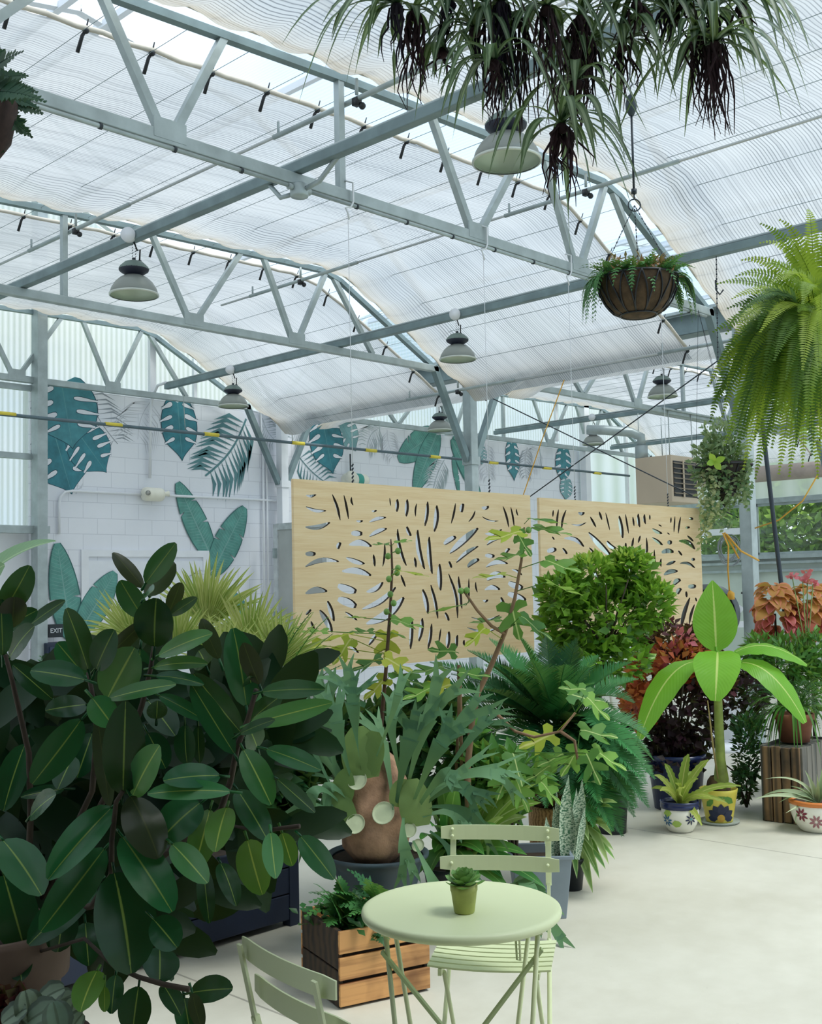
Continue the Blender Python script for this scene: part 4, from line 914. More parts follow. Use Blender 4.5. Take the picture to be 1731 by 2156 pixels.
# tall beige pot of the rubber plant
o=at(-12,1985,D=2.95); o.z=0; RUB=o
t=pot('terracotta_pot',o,[(0,0),(.125,0),(.13,.02),(.165,.60),(.17,.68),(.19,.69),(.195,.80),(.19,.815),(.17,.815),(.165,.74)],plain('dusty_clay',"6a574a",.85,0,.1,5),'large dusty clay pot at the bottom left, holding the rubber plant','flowerpot',soil=(.166,.76))
# navy planter
t=thing('navy_planter','long dark navy planter box on the floor behind the rubber plant','planter',(2.7,4.68,0))
NV=plain('navy_board',"1f2a40",.55,0,.1,4); b=MB()
for z in (.075,.205,.335): b.box((2.78,4.46,z+.02),(1.9,.03,.124)); b.box((2.78,4.95,z+.02),(1.9,.03,.124)); b.box((3.715,4.70,z+.02),(.03,.46,.124)); b.box((1.845,4.70,z+.02),(.03,.46,.124))
b.build('boards',NV,t,smooth=False,bevel=.004)
for x in (1.86,3.70):
    for y in (4.47,4.93):
        b=MB(); b.box((x,y,.21),(.06,.06,.42)); b.build('corner_post',NV,t,smooth=False)
b=MB(); b.box((2.78,4.70,.36),(1.84,.46,.02)); b.build('soil',SOIL,t,smooth=False)
# crate
cA=at(717,2128,z=0); L1,L2,CH=.415,.40,.31; e1=(at(912,2085,z=0)-cA).normalized()
CRW=wood('crate_pine',"7a4a24","cf9a60",.6,(1.2,10,26),2.2,"6a4526",rot=math.atan2(e1.y,e1.x)); CRD=wood('crate_dark',"231a14","40301f",.7,(1,8,8),2,"1d1712")
e2=V((-e1.y,e1.x,0)); ang=math.atan2(e1.y,e1.x); cc=cA+e1*L1/2+e2*L2/2
t=thing('wooden_crate','slatted pine crate with dark stained end, planted with small ferns, left of the table','crate',cc)
for s,(zz,hh) in enumerate(((.055,.088),(.158,.09),(.262,.09))):
    for k,q in ((0,cA+e1*L1/2+e2*.008),(1,cA+e1*L1/2+e2*(L2-.008))):
        b=MB(); b.box((q.x,q.y,zz),(L1,.016,hh),ang); b.build('slat',CRW,t,smooth=False,bevel=.003)
for q in (cA+e1*.01+e2*L2/2,cA+e1*(L1-.01)+e2*L2/2):
    for zz,hh in ((.075,.14),(.23,.155)):
        b=MB(); b.box((q.x,q.y,zz),(.02,L2-.03,hh),ang); b.build('end_board',CRD,t,smooth=False,bevel=.003)
b=MB(); b.box((cc.x,cc.y,.012),(L1-.03,L2-.04,.02),ang); b.build('bottom',CRD,t,smooth=False)
b=MB(); b.box((cc.x,cc.y,.14),(L1-.05,L2-.05,.23),ang); b.build('soil',SOIL,t,smooth=False)
CRATE=cc
# big grey bowl of the staghorn fern
o=at(795,1800,D=5.25); STAG=V((o.x,o.y,0)); zr=o.z+.01
t=pot('bowl_planter',STAG,[(0,0),(.15,0),(.155,.02),(.17,zr-.2),(.205,zr-.06),(.225,zr-.02),(.24,zr-.015),(.243,zr),(.235,zr+.006),(.215,zr-.01)],plain('slate_blue_plastic',"46565e",.5,0,.08),'wide slate grey bowl planter behind the crate, holding the staghorn fern ball','planter',soil=(.215,zr-.02))
o=at(945,1825,D=5.5); t=pot('nursery_pot',V((o.x+.04,o.y+.04,0)),[(0,0),(.085,0),(.12,.27),(.126,.275),(.126,.3),(.118,.3),(.112,.26)],plain('black_nursery',"22272c",.5),'black plastic nursery pot half hidden behind the chair back','flowerpot',soil=(.11,.27)); NURS=V((o.x+.04,o.y+.04,0))
o=at(992,1975,z=0); o=V((o.x+.07,o.y+.07,0)); t=pot('flower_bowl',o,[(0,0),(.06,0),(.07,.006),(.105,.05),(.125,.11),(.125,.15),(.118,.15),(.112,.12)],CER,'white bowl with dark blue marks on the floor behind the table legs','flowerpot',soil=(.11,.13)); WB=o
ca=math.atan2(-o.y,-o.x); g=MB()
for k in range(6): decal(g,o,rfun([(.06,0),(.105,.05),(.125,.11),(.125,.15)]),ca+.3,.05,petal(.035,.009,k*1.05,.004))
g.build('painted_flower',NAVY,t)
# square galvanised planter
gc=V((4.66,3.63,0)); ga=math.atan2(U.y,U.x)+.05; gx=V((math.cos(ga),math.sin(ga),0)); gy=V((-gx.y,gx.x,0))
ZN=plain('zinc_planter',"8f9ca8",.5,.35,.08,4); t=thing('zinc_planter','square tapered zinc planter with snake plants, right of the chair back','planter',gc)
def ring(h,z): return [gc+gx*(sx*h)+gy*(sy*h)+V((0,0,z)) for sx,sy in ((-1,-1),(1,-1),(1,1),(-1,1))]
b=MB(); RR=[ring(.118,0),ring(.15,.30),ring(.16,.30),ring(.16,.318),ring(.142,.318),ring(.138,.25)]; vs=[p for r in RR for p in r]
b.add(vs,[(i*4+j,i*4+(j+1)%4,i*4+4+(j+1)%4,i*4+4+j) for i in range(5) for j in range(4)]+[(3,2,1,0)]); b.build('body',ZN,t,smooth=False,bevel=.003)
b=MB(); b.add(ring(.14,.27),[(0,1,2,3)]); b.build('soil',SOIL,t); ZPL=gc
# weathered plank box
A=at(1692,1737,z=0); Lf=at(1610,1728,z=0); d1=(Lf-A); L1=d1.length; d1.normalize(); d2=V((-d1.y,d1.x,0)); d2=-d2 if d2.dot(CF)<0 else d2
BH=.52; L2=.62; WD=wood('weathered_plank_lit',"4b3d2f","86694a",.75,(9,9,1),2,"2b241f"); WDG=wood('weathered_plank_shaded',"4a4b48","6f6c63",.8,(9,9,1),2,"2e2e2c")  # lit front face and shaded other faces put into two plank colours
bcn=A+d1*L1/2+d2*L2/2; t=thing('plank_planter','tall weathered plank box with plants on top, beside the banana','planter',bcn)
a1=math.atan2(d1.y,d1.x); a2=math.atan2(d2.y,d2.x)
for k in range(4):
    w=L1/4; q=A+d1*(w*(k+.5)); b=MB(); b.box((q.x,q.y,BH/2),(w-.008,.025,BH-.01*(k%2)),a1); b.build('plank',WD,t,smooth=False,bevel=.004)
    q=q+d2*L2; b=MB(); b.box((q.x,q.y,BH/2),(w-.008,.025,BH),a1); b.build('plank',WDG,t,smooth=False)
for k in range(6):
    w=L2/6; q=A+d2*(w*(k+.5)); b=MB(); b.box((q.x,q.y,BH/2),(w-.008,.025,BH-.01*(k%2)),a2); b.build('plank',WDG,t,smooth=False,bevel=.004)
    q=q+d1*L1; b=MB(); b.box((q.x,q.y,BH/2),(w-.008,.025,BH),a2); b.build('plank',WDG,t,smooth=False)
b=MB(); b.box((bcn.x,bcn.y,BH-.03),(L1-.04,L2-.04,.03),a1); b.build('top_board',WDG,t,smooth=False); PLK=bcn
# ================================================================ plants
def A5(x,y,D): return at(x/2.473,1140+y/2.473,D=D)
def A8(x,y,D): return at(x/2.473,1600+y/2.473,D=D)
def tocam(p): return (V((0,0,H))-p).normalized()
def bez(a,b,c,n=8): return [a*(1-t)**2+b*2*t*(1-t)+c*t*t for t in [i/n for i in range(n+1)]]
STEM=plain('woody_stem',"3f3428",.8,0,.2,12); STEMG=plain('green_stem',"6f8a3f",.5,0,.12,10)
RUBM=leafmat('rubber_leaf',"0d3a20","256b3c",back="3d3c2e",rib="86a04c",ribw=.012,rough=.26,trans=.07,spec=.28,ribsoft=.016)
RUBB=leafmat('rubber_leaf_lit',"1f6a34","37864a",back="46502c",rib="a9c060",ribw=.016,rough=.34,trans=.22,spec=.5,ribsoft=.016)  # lighter leaves, light on and through them put into the colour
RUBY=leafmat('rubber_leaf_fresh',"2a6420","4a8028",back="56642c",rib="a9b850",ribw=.016,rough=.4,trans=.3,spec=.45,ribsoft=.016)
def rprof(u): return max(.012,math.sin(math.pi*min(1,(u*.985+.008))**.97)**.5)
Z5="10,380,155,125,130,t;62,450,75,290,120,b;30,450,195,358,90,d;150,440,340,308,66,d;50,605,180,440,110,d;15,590,5,300,95,t;745,240,588,58,78,b;760,215,916,8,98,t;752,272,912,113,125,b;742,392,626,202,112,t;880,370,940,214,70,b;745,300,800,255,84,t;804,545,815,295,186,t;890,382,1027,292,55,t;505,650,757,412,76,b;458,665,345,348,118,t;500,665,597,460,130,t;560,812,702,553,190,r;440,695,298,527,115,t;440,720,160,672,135,t;272,820,68,642,92,d;566,818,917,745,82,r;482,815,590,962,130,r;448,850,236,880,105,d;828,592,1107,480,92,r;803,655,1082,638,72,r;812,700,1062,745,66,t;1140,610,1050,403,84,b;1072,645,1035,568,132,d;830,802,1062,930,72,t;815,922,820,828,92,t;1282,852,1214,452,155,t;1350,742,1268,528,95,b;1368,782,1692,770,88,t;1318,795,1300,700,80,d;1308,930,1472,798,92,t;1308,948,1731,840,98,r;1252,992,1008,688,125,d;1218,1102,998,743,112,t;1252,1000,1432,928,54,t;1392,1082,1672,1192,104,t;1270,1086,1412,1372,132,r;1448,1240,1640,1412,74,t;1340,1075,1298,975,112,d;640,1312,655,833,188,t;692,1320,832,1062,142,r;570,1382,508,918,86,b;422,930,168,1262,155,t;1197,1302,768,1315,100,r;1142,1220,850,1245,122,t;965,958,975,1162,102,d;1032,962,1040,1152,62,d;772,1000,862,1182,122,d;772,830,912,1012,130,d;130,1058,18,1402,135,d;158,1432,292,1318,112,t;332,1290,108,1330,62,d;730,560,700,860,120,d;380,1120,300,1290,110,d;480,1000,400,1230,120,d"
Z8="578,252,250,622,150,o;680,190,826,512,192,b;640,402,896,792,192,t;542,465,212,892,172,t;596,590,682,1112,285,t;900,440,1080,642,122,r;18,420,216,706,182,t;1042,225,828,425,190,t;1092,262,1010,575,132,y;1238,158,1396,422,130,t;1290,420,1366,702,152,y;1410,380,1436,618,96,r;1470,382,1522,552,92,y;1568,400,1740,622,112,t;500,640,148,962,165,d;800,830,922,978,150,t;445,850,462,1072,130,d;100,1010,112,1152,112,d;505,1100,418,1312,132,y;602,1122,580,1322,92,d;545,1180,545,1312,54,y;722,1180,690,1422,152,d;850,1170,942,1332,92,t;990,1212,1212,1192,128,d;960,1242,992,1432,112,d;1002,1216,1052,1402,74,b;832,982,830,1162,172,d;20,600,132,1002,205,d;150,720,40,960,190,d;330,760,300,1000,150,d;1180,250,1120,480,130,y;1060,560,1090,850,80,d;1150,540,1230,760,95,d"
def rubber():
    t=thing('rubber_plant','big rubber plant with broad glossy dark leaves filling the lower left','plant',RUB)
    r=random.Random(11); k=0; cols={'t':RUBM,'d':RUBM,'b':RUBM,'o':RUBM,'r':RUBB,'y':RUBY}
    for st,AA in ((Z5,A5),(Z8,A8)):
        for e in st.split(';'):
            q=e.split(','); x0,y0,x1,y1,w=[float(a) for a in q[:5]]; c=q[5]
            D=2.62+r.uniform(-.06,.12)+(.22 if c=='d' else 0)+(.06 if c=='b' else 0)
            if AA is A5 and y0<700: D+=.12
            p=AA(x0,y0,D+.05); tp=AA(x1,y1,D+r.uniform(-.10,.06)); wd=w/2.473*D/FPX
            n=tocam((p+tp)/2); side=(tp-p).normalized().cross(n)
            n=(n+side*r.uniform(-.35,.35)+V((0,0,.25))+(tp-p).normalized()*r.uniform(-.25,.15)).normalized()
            if c=='b': n=-n
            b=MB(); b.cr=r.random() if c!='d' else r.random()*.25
            L=(tp-p).length; pts=[];ws=[]
            cv=r.uniform(.03,.09)*(-1 if c=='b' else 1)
            for i in range(13):
                u=i/12; pts.append(p.lerp(tp,u)+n*(cv*L*4*u*(1-u))); ws.append(wd*1.16*rprof(u))
            b.ribbon(pts,ws,n,.10 if c!='o' else .32,4,.012)
            dirv=(p-tp).normalized(); b.tube([p,p+dirv*.03-V((0,0,.004))],[.0035,.004],6)
            b.build('leaf',cols[c],t)
    # stems
    for pts,rad in (([A5(28,590,2.82),A5(62,720,2.83),A5(100,880,2.85),A5(150,1100,2.88),A5(160,1400,2.92),at(60,1850,D=2.95),RUB+V((.03,0,.75))],.011),
        ([A5(460,680,2.8),A5(490,850,2.8),A5(505,1000,2.82),A5(480,1300,2.86),at(150,1760,D=2.92),RUB+V((.0,.04,.75))],.011),
        ([A5(802,540,2.85),A5(785,660,2.86),A5(740,850,2.87),A5(640,1150,2.9),at(200,1720,D=2.94),RUB+V((.05,.02,.75))],.011),
        ([A5(1335,770,2.72),A5(1290,930,2.74),A5(1235,1070,2.75),A5(1200,1250,2.77),A8(1150,260,2.8),A8(950,420,2.84),A8(600,700,2.9),at(120,1900,D=2.93),RUB+V((.08,.0,.75))],.012),
        ([A5(640,1300,2.68),A8(605,220,2.68),A8(582,420,2.7),A8(580,600,2.72),A8(480,760,2.8),at(90,1930,D=2.9),RUB+V((.06,-.05,.75))],.011),
        ([A8(200,1000,2.85),A8(440,930,2.72),A8(590,1070,2.66),A8(720,1130,2.64),A8(850,1168,2.62),A8(985,1195,2.6)],.008),
        ([A8(1150,330,2.8),A8(1360,372,2.7),A8(1470,355,2.68),A8(1560,345,2.66)],.007)):
        b=MB(); b.tube(pts,[rad*.5+rad*.45*i/len(pts) for i in range(len(pts))],8); b.build('stem',STEM,t)
    b=MB()
    for k in range(300):
        px=r.uniform(-30,600); py=r.uniform(1400,1960)
        if px>430 and py>1780: continue
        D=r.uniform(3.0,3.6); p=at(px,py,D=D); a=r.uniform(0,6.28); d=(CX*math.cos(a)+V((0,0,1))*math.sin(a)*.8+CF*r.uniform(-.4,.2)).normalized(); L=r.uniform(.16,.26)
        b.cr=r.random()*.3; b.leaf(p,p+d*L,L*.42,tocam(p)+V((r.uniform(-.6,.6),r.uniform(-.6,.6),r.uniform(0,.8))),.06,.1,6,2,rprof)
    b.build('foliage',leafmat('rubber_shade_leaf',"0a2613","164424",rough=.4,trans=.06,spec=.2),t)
rubber()
# ---------------------------------------------------------------- fronds
def frond(mb,pts,ll,n,w,nrm,ang=1.15,droop=.25,stem=.003,taper=.6,start=.08,r=None,vfold=.15,jit=.1):
    """pinnate leaf along pts: ll leaflet length, n pairs"""
    r=r or rng; k=len(pts); mb.tube(pts,[stem*(1-.75*i/(k-1)) for i in range(k)],5,cap=False)
    acc=[0]
    for i in range(k-1): acc.append(acc[-1]+(pts[i+1]-pts[i]).length)
    T=acc[-1]
    for j in range(n):
        u=start+(1-start)*(j+.5)/n; s=u*T; i=max(q for q in range(k-1) if acc[q]<=s+1e-9); f=(s-acc[i])/max(1e-9,acc[i+1]-acc[i])
        p=pts[i].lerp(pts[i+1],f); d=(pts[i+1]-pts[i]).normalized(); nn=nrm-d*nrm.dot(d); nn.normalize(); sd=d.cross(nn)
        sh=min(1,(1-u)/taper)**.8*min(1,.55+u*3) if taper<1 else math.sin(math.pi*(u*.92+.06))**.7
        L=ll*max(.12,sh)*r.uniform(1-jit,1+jit)
        for sg in (-1,1):
            a=ang+r.uniform(-.08,.08); dd=(sd*sg*math.sin(a)+d*math.cos(a)+nn*vfold).normalized()
            tip=p+dd*L-V((0,0,droop*L)); mid=p+dd*L*.5-V((0,0,droop*L*.22)); ww=w*(.5+.5*sh); e=d*ww/2
            mb.add([p-e*.6,p+e*.6,mid+e,mid-e,tip],[(0,1,2,3),(3,2,4)] if sg<0 else [(3,2,1,0),(4,2,3)],[(0,0),(1,0),(1,.5),(0,.5),(.5,1)])
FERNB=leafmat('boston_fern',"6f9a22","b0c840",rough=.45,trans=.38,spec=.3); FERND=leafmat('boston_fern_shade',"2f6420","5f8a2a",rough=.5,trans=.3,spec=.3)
def bigfern():
    D0=3.0; c=at(1752,745,D=D0+.08); t=thing('boston_fern','big bright yellow green Boston fern hanging at the right edge','fern',c-V((0,0,.14)))
    b=MB(); b.lathe([(0,-.16),(.08,-.16),(.10,-.1),(.115,0),(.12,.0),(.12,.012),(.105,.012),(.1,-.02),(0,-.03)],c,24); b.build('pot',plain('fern_pot',"3d4a35",.6),t)
    b=MB()
    for a in (0,2.1,4.2): b.tube([c+V((.11*math.cos(a),.11*math.sin(a),0)),c+CX*.12+V((0,0,.45)),c+CX*.14+V((0,0,1.9))],.003,5)
    b.build('hanger',STEELD,t)
    r=random.Random(5); F=[]
    # (ctrl px, tip px, depth of the tip)
    for e in "1700,520,1640,462,3.1;1690,520,1598,512,3.05;1660,560,1560,548,3.1;1640,580,1548,582,3.0;1630,600,1508,598,3.0;1640,640,1530,650,3.0;1650,640,1500,700,2.95;1600,640,1512,765,2.9;1600,640,1490,815,2.9;1590,660,1520,880,2.85;1620,650,1545,930,2.8;1640,660,1500,850,2.95;1640,680,1565,990,2.8;1655,690,1590,1010,2.75;1660,690,1610,960,2.75;1650,600,1570,800,2.8;1600,600,1545,720,2.85;1690,650,1640,1000,2.72;1700,650,1662,1005,2.72;1700,640,1690,985,2.72;1710,640,1722,1010,2.7;1720,620,1745,960,2.7;1715,480,1700,440,3.2;1740,500,1745,436,3.2;1690,560,1620,600,2.8;1690,600,1600,700,2.7;1690,620,1630,760,2.66;1700,620,1655,800,2.65;1710,600,1690,780,2.62;1720,600,1725,790,2.62;1640,640,1580,860,2.8;1660,640,1610,870,2.74;1680,640,1640,900,2.7;1690,640,1670,880,2.68;1705,640,1700,900,2.66;1560,650,1495,890,2.95;1670,560,1600,560,2.9;1700,560,1650,590,2.75;1710,560,1690,640,2.65;1620,640,1550,960,2.84;1660,660,1572,900,2.78;1590,620,1530,820,2.9;1650,600,1560,660,2.8;1730,560,1731,700,2.6;1735,540,1760,620,2.7;1680,640,1625,945,2.72;1690,540,1600,470,3.15;1680,530,1655,500,2.95;1660,600,1585,640,2.75;1650,620,1560,780,2.8;1640,640,1525,940,2.88;1700,660,1710,960,2.68;1630,610,1540,630,2.9".split(';'):
        q=[float(a) for a in e.split(',')]; F.append(q)
    for _ in range(34):
        x=r.uniform(1525,1745); y=r.uniform(640,940); F.append([x*.55+1722*.45,600+r.uniform(-40,60),x,y,r.uniform(2.7,3.2)])
    for _ in range(26): x=r.uniform(1740,1950); F.append([x*.5+1752*.5,600,x,r.uniform(560,940),r.uniform(2.9,3.35)])
    for (cx_,cy_,tx,ty,D) in F:
        a=c+V((r.uniform(-.06,.06),r.uniform(-.06,.06),.01+r.uniform(0,.04))); m=at(cx_,cy_-40,D=(D0+D)/2); e=at(tx,ty,D=D)
        pts=bez(a,m,e,12); b=MB(); b.cr=r.random()
        L=sum((pts[i+1]-pts[i]).length for i in range(12)); side=(e-a); 
        nn=(tocam(m)+V((0,0,.6))+V((r.uniform(-.4,.4),r.uniform(-.4,.4),0))).normalized()
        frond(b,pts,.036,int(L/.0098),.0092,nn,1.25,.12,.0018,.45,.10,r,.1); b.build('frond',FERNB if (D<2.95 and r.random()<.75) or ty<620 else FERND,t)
bigfern()
# spider plants
SPI=leafmat('spider_leaf',"2c4a38","4a6a4e",rib="8fa586",ribw=.14,rough=.4,trans=.25,spec=.4,ribsoft=.06); ROOT=plain('dry_roots',"3a2429",.9,0,.25,20); ROOTD=plain('root_ball',"241d2c",.95,0,.2,20)
def plantlet(t,px,py,D,n,L,rl,seed,bias=(0,0),nr=14,down=.5):
    r=random.Random(seed); c=at(px,py,D=D); b=MB()
    for k in range(n):
        a=6.283*k/n+r.uniform(-.3,.3); l=L*r.uniform(.8,1.7); d=(CX*(math.cos(a)+bias[0])+CF*math.sin(a)*.8); d.z=0; d.normalize()
        up=r.uniform(.1,.5); e=c+d*l*r.uniform(.55,.85)+V((0,0,-l*r.uniform(.4,1.2)*down*1.4)); m=c+d*l*.45+V((0,0,l*up))
        pts=bez(c,m,e,10); b.cr=r.random(); w=r.uniform(.017,.028)
        b.ribbon(pts,[w*(.55+.45*math.sin(math.pi*min(1,i/10*1.0+.15)))*(1 if i<8 else (10-i)/2.6+.06) for i in range(11)],(V((0,0,1))-CF*.4).normalized(),.12,2)
    p=b.build('plantlet',SPI,t)
    b=MB(); b.sphere(c+V((0,0,-.01)),.017,7,sc=(1,1,.8))
    for k in range(nr):
        a=r.uniform(0,6.28); q=c+V((math.cos(a)*.018,math.sin(a)*.018,-.01)); l=rl*r.uniform(.6,1.5); pts=[q]
        for i in range(5): pts.append(pts[-1]+V((r.uniform(-.016,.016),r.uniform(-.016,.016),-l/5)))
        b.tube(pts,[.0022,.0034,.0028,.0022,.0016,.0008],5)
    b.build('roots',ROOT if seed%3 else ROOTD,p)
    return c
def mother(px,D,label,lst,seed):
    c=at(px,-210,D=D); t=thing('spider_plant',label,'spider plant',c-V((0,0,.1)),'spider plants hanging at the top'); r=random.Random(seed)
    b=MB(); b.lathe([(0,-.13),(.09,-.13),(.13,0),(.14,.0),(.14,.02),(.125,.02),(.12,-.02),(0,-.02)],c,24); b.build('pot',plain('basket_pot',"4a5348",.6),t)
    b=MB()
    for a in (0,2.1,4.2): b.tube([c+V((.13*math.cos(a),.13*math.sin(a),0)),c+V((0,0,.5))],.003,5)
    b.build('hanger',STEELD,t)
    b=MB()
    for k in range(30):
        a=r.uniform(0,6.28); l=r.uniform(.2,.34); d=V((math.cos(a),math.sin(a),0)); pts=bez(c,c+d*l*.5+V((0,0,.22)),c+d*l+V((0,0,-.12)),8); b.cr=r.random(); b.ribbon(pts,[.016*(1-(i/8)**3)+.001 for i in range(9)],V((0,0,1)),.1,2)
    b.build('leaves',SPI,t); run=MB()
    for i,(x,y,dd,n,L,rl,bx,nr) in enumerate(lst):
        q=plantlet(t,x,y,D+dd,int(n*1.5),L*1.15,rl,seed*50+i,(bx,0),nr); m=(c+q)/2+V((r.uniform(-.05,.05),0,.15)); run.tube(bez(c,m,q,8),.0022,4)
    run.build('runners',STEM,t)
mother(980,2.75,'spider plant cluster at the top, left of the pulley, hanging over the largest lamp',[(835,10,0,13,.19,.12,-.7,8),(872,25,.05,6,.10,.16,.3,24),(930,105,.1,6,.09,.05,-.3,5),(948,5,.1,5,.08,.10,0,8),(1000,60,.1,11,.15,.0,-.5,2),(1040,128,0,12,.15,.10,-.6,10),(1055,5,.05,8,.12,.22,0,22),(1090,40,.1,6,.1,.2,0,14),(1150,15,.0,8,.13,.20,0,18),(1022,10,.15,8,.12,.16,0,12),(1182,262,-.1,12,.17,.13,.25,24),(1215,170,.05,9,.14,.12,0,12)],3)
mother(1400,2.85,'spider plant cluster at the top right, with brown roots hanging right of the pulley',[(1222,35,0,10,.15,.16,.2,22),(1205,100,.05,8,.11,.15,-.2,14),(1240,90,.1,6,.1,.14,0,16),(1310,92,.05,11,.14,.10,.4,12),(1340,5,.0,9,.14,.10,0,12),(1400,20,.1,10,.16,.08,.2,6),(1470,75,.05,8,.10,.16,.2,24),(1505,90,0,12,.18,.17,.6,26),(1500,25,.1,12,.17,.12,.3,14),(1560,10,.1,9,.15,.06,.5,5),(1440,5,.1,9,.13,.08,0,8)],5)
# dark fern at the left edge
DKF=leafmat('dark_fern',"173f33","27583f",rough=.5,trans=.12,spec=.4)
def leftfern():
    c=at(-75,235,D=2.5); t=thing('hanging_fern','dark hanging fern with lacy leaves at the upper left edge','fern',c-V((0,0,.12)))
    b=MB(); b.lathe([(0,-.13),(.06,-.12),(.10,-.06),(.115,.02),(.11,.03),(0,.03)],c,20); b.build('coir_pot',plain('dark_coir',"3a2a26",.95,0,.25,30),t)
    b=MB(); 
    for a in (0,2.1,4.2): b.tube([c+V((.11*math.cos(a),.11*math.sin(a),.02)),c+V((0,0,.6)),c+V((0,0,1.75))],.003,5)
    b.build('hanger',STEELD,t)
    r=random.Random(8)
    for tx,ty in ((98,215),(75,225),(50,108),(22,128),(68,290),(90,240),(60,160),(35,170),(5,320),(80,195),(40,205),(-30,120),(-60,300),(10,105),(85,210),(58,235),(45,280),(15,160)):
        e=at(tx,ty,D=2.5+r.uniform(-.12,.1)); m=(c+e)/2+V((0,0,.05)); pts=bez(c+V((0,0,.03)),m,e,9); b=MB(); b.cr=r.random(); frond(b,pts,.040,16,.018,tocam(c)+V((0,0,.5)),1.0,.05,.002,.6,.2,r,.1,.3); b.build('frond',DKF,t)
leftfern()
# coir basket
COIR=plain('coir',"54432f",.95,0,.3,18,bump=.5); MOSS=leafmat('basket_greens',"2f6a3a","4c8a4a",rough=.5,trans=.2); DRYM=leafmat('dry_sprigs',"8a6a55","a5785f",rough=.7,trans=.2)
def basket():
    D=5.39; rim=at(1342,588,D=D); R0=.192; t=thing('coir_basket','round coir lined wire hanging basket with small ferns, under the black pulley','hanging basket',rim-V((0,0,.19)))
    prof=[(.001,-.185),(.06,-.182),(.11,-.165),(.15,-.12),(.178,-.06),(.188,0),(.182,.005),(.17,-.03),(0,-.03)]
    b=MB(); b.lathe(prof,rim,40,fn=lambda a,i:1+.02*math.sin(a*5+i)+.012*math.sin(a*13)); b.build('coir_liner',COIR,t)
    b=MB(); b.tube([rim+V((R0*math.cos(k*6.283/40),R0*math.sin(k*6.283/40),0)) for k in range(41)],.005,6,cap=False)
    def wp_(a,z): 
        rr=float(np.interp(z,[-.185,-.182,-.165,-.12,-.06,0],[.03,.07,.116,.157,.185,.194])); return rim+V((rr*math.cos(a),rr*math.sin(a),z))
    for k in range(14):
        a=k*6.283/14
        for s in (-1,1): b.tube([wp_(a+s*.224*(1-u)**1.6,-.178*u) for u in [i/8 for i in range(9)]],.0042,5)
    b.tube([wp_(k*6.283/24,-.176) for k in range(25)],.005,5); b.build('wire_frame',BLACK,t)
    ring=at(1336,432,D=D); b=MB()
    for a in (.5,2.6,4.7): 
        e=rim+V((R0*math.cos(a),R0*math.sin(a),0)); n=26
        for i in range(n): b.tube([ring.lerp(e,(i+.1)/n),ring.lerp(e,(i+.9)/n)],.003 if i%2 else .0018,4)
    b.build('chain',STEELD,t)
    b=MB(); b.tube([ring+CX*(.03*math.cos(k/12*6.283))+V((0,0,.03*math.sin(k/12*6.283))) for k in range(13)],.0035,5,cap=False); b.tube([ring+V((0,0,.03)),ring+V((0,0,.06))],.004,5); b.build('ring',STEELD,t)
    r=random.Random(3); b=MB()
    for k in range(110):
        a=r.uniform(0,6.28); c=rim+V((math.cos(a)*r.uniform(.05,.18),math.sin(a)*r.uniform(.05,.18),0)); d=V((math.cos(a),math.sin(a),r.uniform(0,.7))); l=r.uniform(.07,.16)
        dn=.12 if r.random()<.3 else .0; b.cr=r.random(); pts=bez(c,c+d*l*.7+V((0,0,.05)),c+d*l*1.1+V((0,0,-dn)),6); frond(b,pts,.03,9,.013,V((0,0,1)),1.0,.1,.0015,.6,.1,r,.1,.3)
    for k in range(38):
        a=r.choice((-.75,2.4))+r.uniform(-.5,.5); c=rim+V((math.cos(a)*.18,math.sin(a)*.18,0)); l=r.uniform(.1,.24); b.cr=r.random(); pts=bez(c,c+V((math.cos(a)*.08,math.sin(a)*.08,.03)),c+V((math.cos(a)*.09,math.sin(a)*.09,-l)),8); frond(b,pts,.035,13,.014,V((math.cos(a),math.sin(a),.4)),1.0,.3,.0015,.7,.05,r,.1,.35)
    b.build('ferns',MOSS,t); b=MB()
    for k in range(420): 
        a=r.uniform(0,6.28); q=rim+V((math.cos(a)*r.uniform(.03,.19),math.sin(a)*r.uniform(.03,.19),r.uniform(-.01,.07))); b.cr=r.random(); small(b,q,V((r.uniform(-1,1),r.uniform(-1,1),r.uniform(-.2,1))).normalized(),V((0,0,1)),.05,.014)
    b.build('dry_leaves',DRYM,t)
    # pulley
    t=thing('plant_pulley','black plant pulley on a thin rod holding the coir basket','pulley',at(1329,240,D=D)); b=MB()
    pc=at(1329,222,D=D); b.lathe([(0,-.052),(.012,-.05),(.026,-.02),(.028,.01),(.018,.045),(.006,.055),(0,.056)],pc,18); b.build('housing',plain('pulley_black',"2c3a42",.5),t)
    b=MB(); b.tube([pc+V((0,0,-.05)),at(1335,402,D=D)],.0055,6); b.tube([at(1335,398,D=D),at(1335,408,D=D)],.014,8); b.build('rod',STEELD,t)
    b=MB(); hk=at(1327,185,D=D); b.tube([pc+V((0,0,.05)),hk,hk+CX*.012+V((0,0,.02)),hk+V((0,0,.045)),V((4.56,hk.y,4.33))],.0035,5); b.build('hook',STEELD,t)
basket()
t=thing('hanging_chain','long chain with a hook hanging from the second beam, left of the bright fern','chain',at(1508,600,X=8.27)); b=MB(); c0=at(1508,532,X=8.27); c0.z=4.34; c1=at(1512,775,X=8.27)
for k in range(46): b.tube([c0.lerp(c1,(k+.05)/46),c0.lerp(c1,(k+.85)/46)],.007 if k%2 else .004,4)
b.build('links',STEELD,t); b=MB(); q=at(1507,590,X=8.27); b.tube([q,q+V((0,0,-.08)),q+CX*.03+V((0,0,-.12)),q+CX*.06+V((0,0,-.08))],.007,5); b.build('hook',STEELD,t)
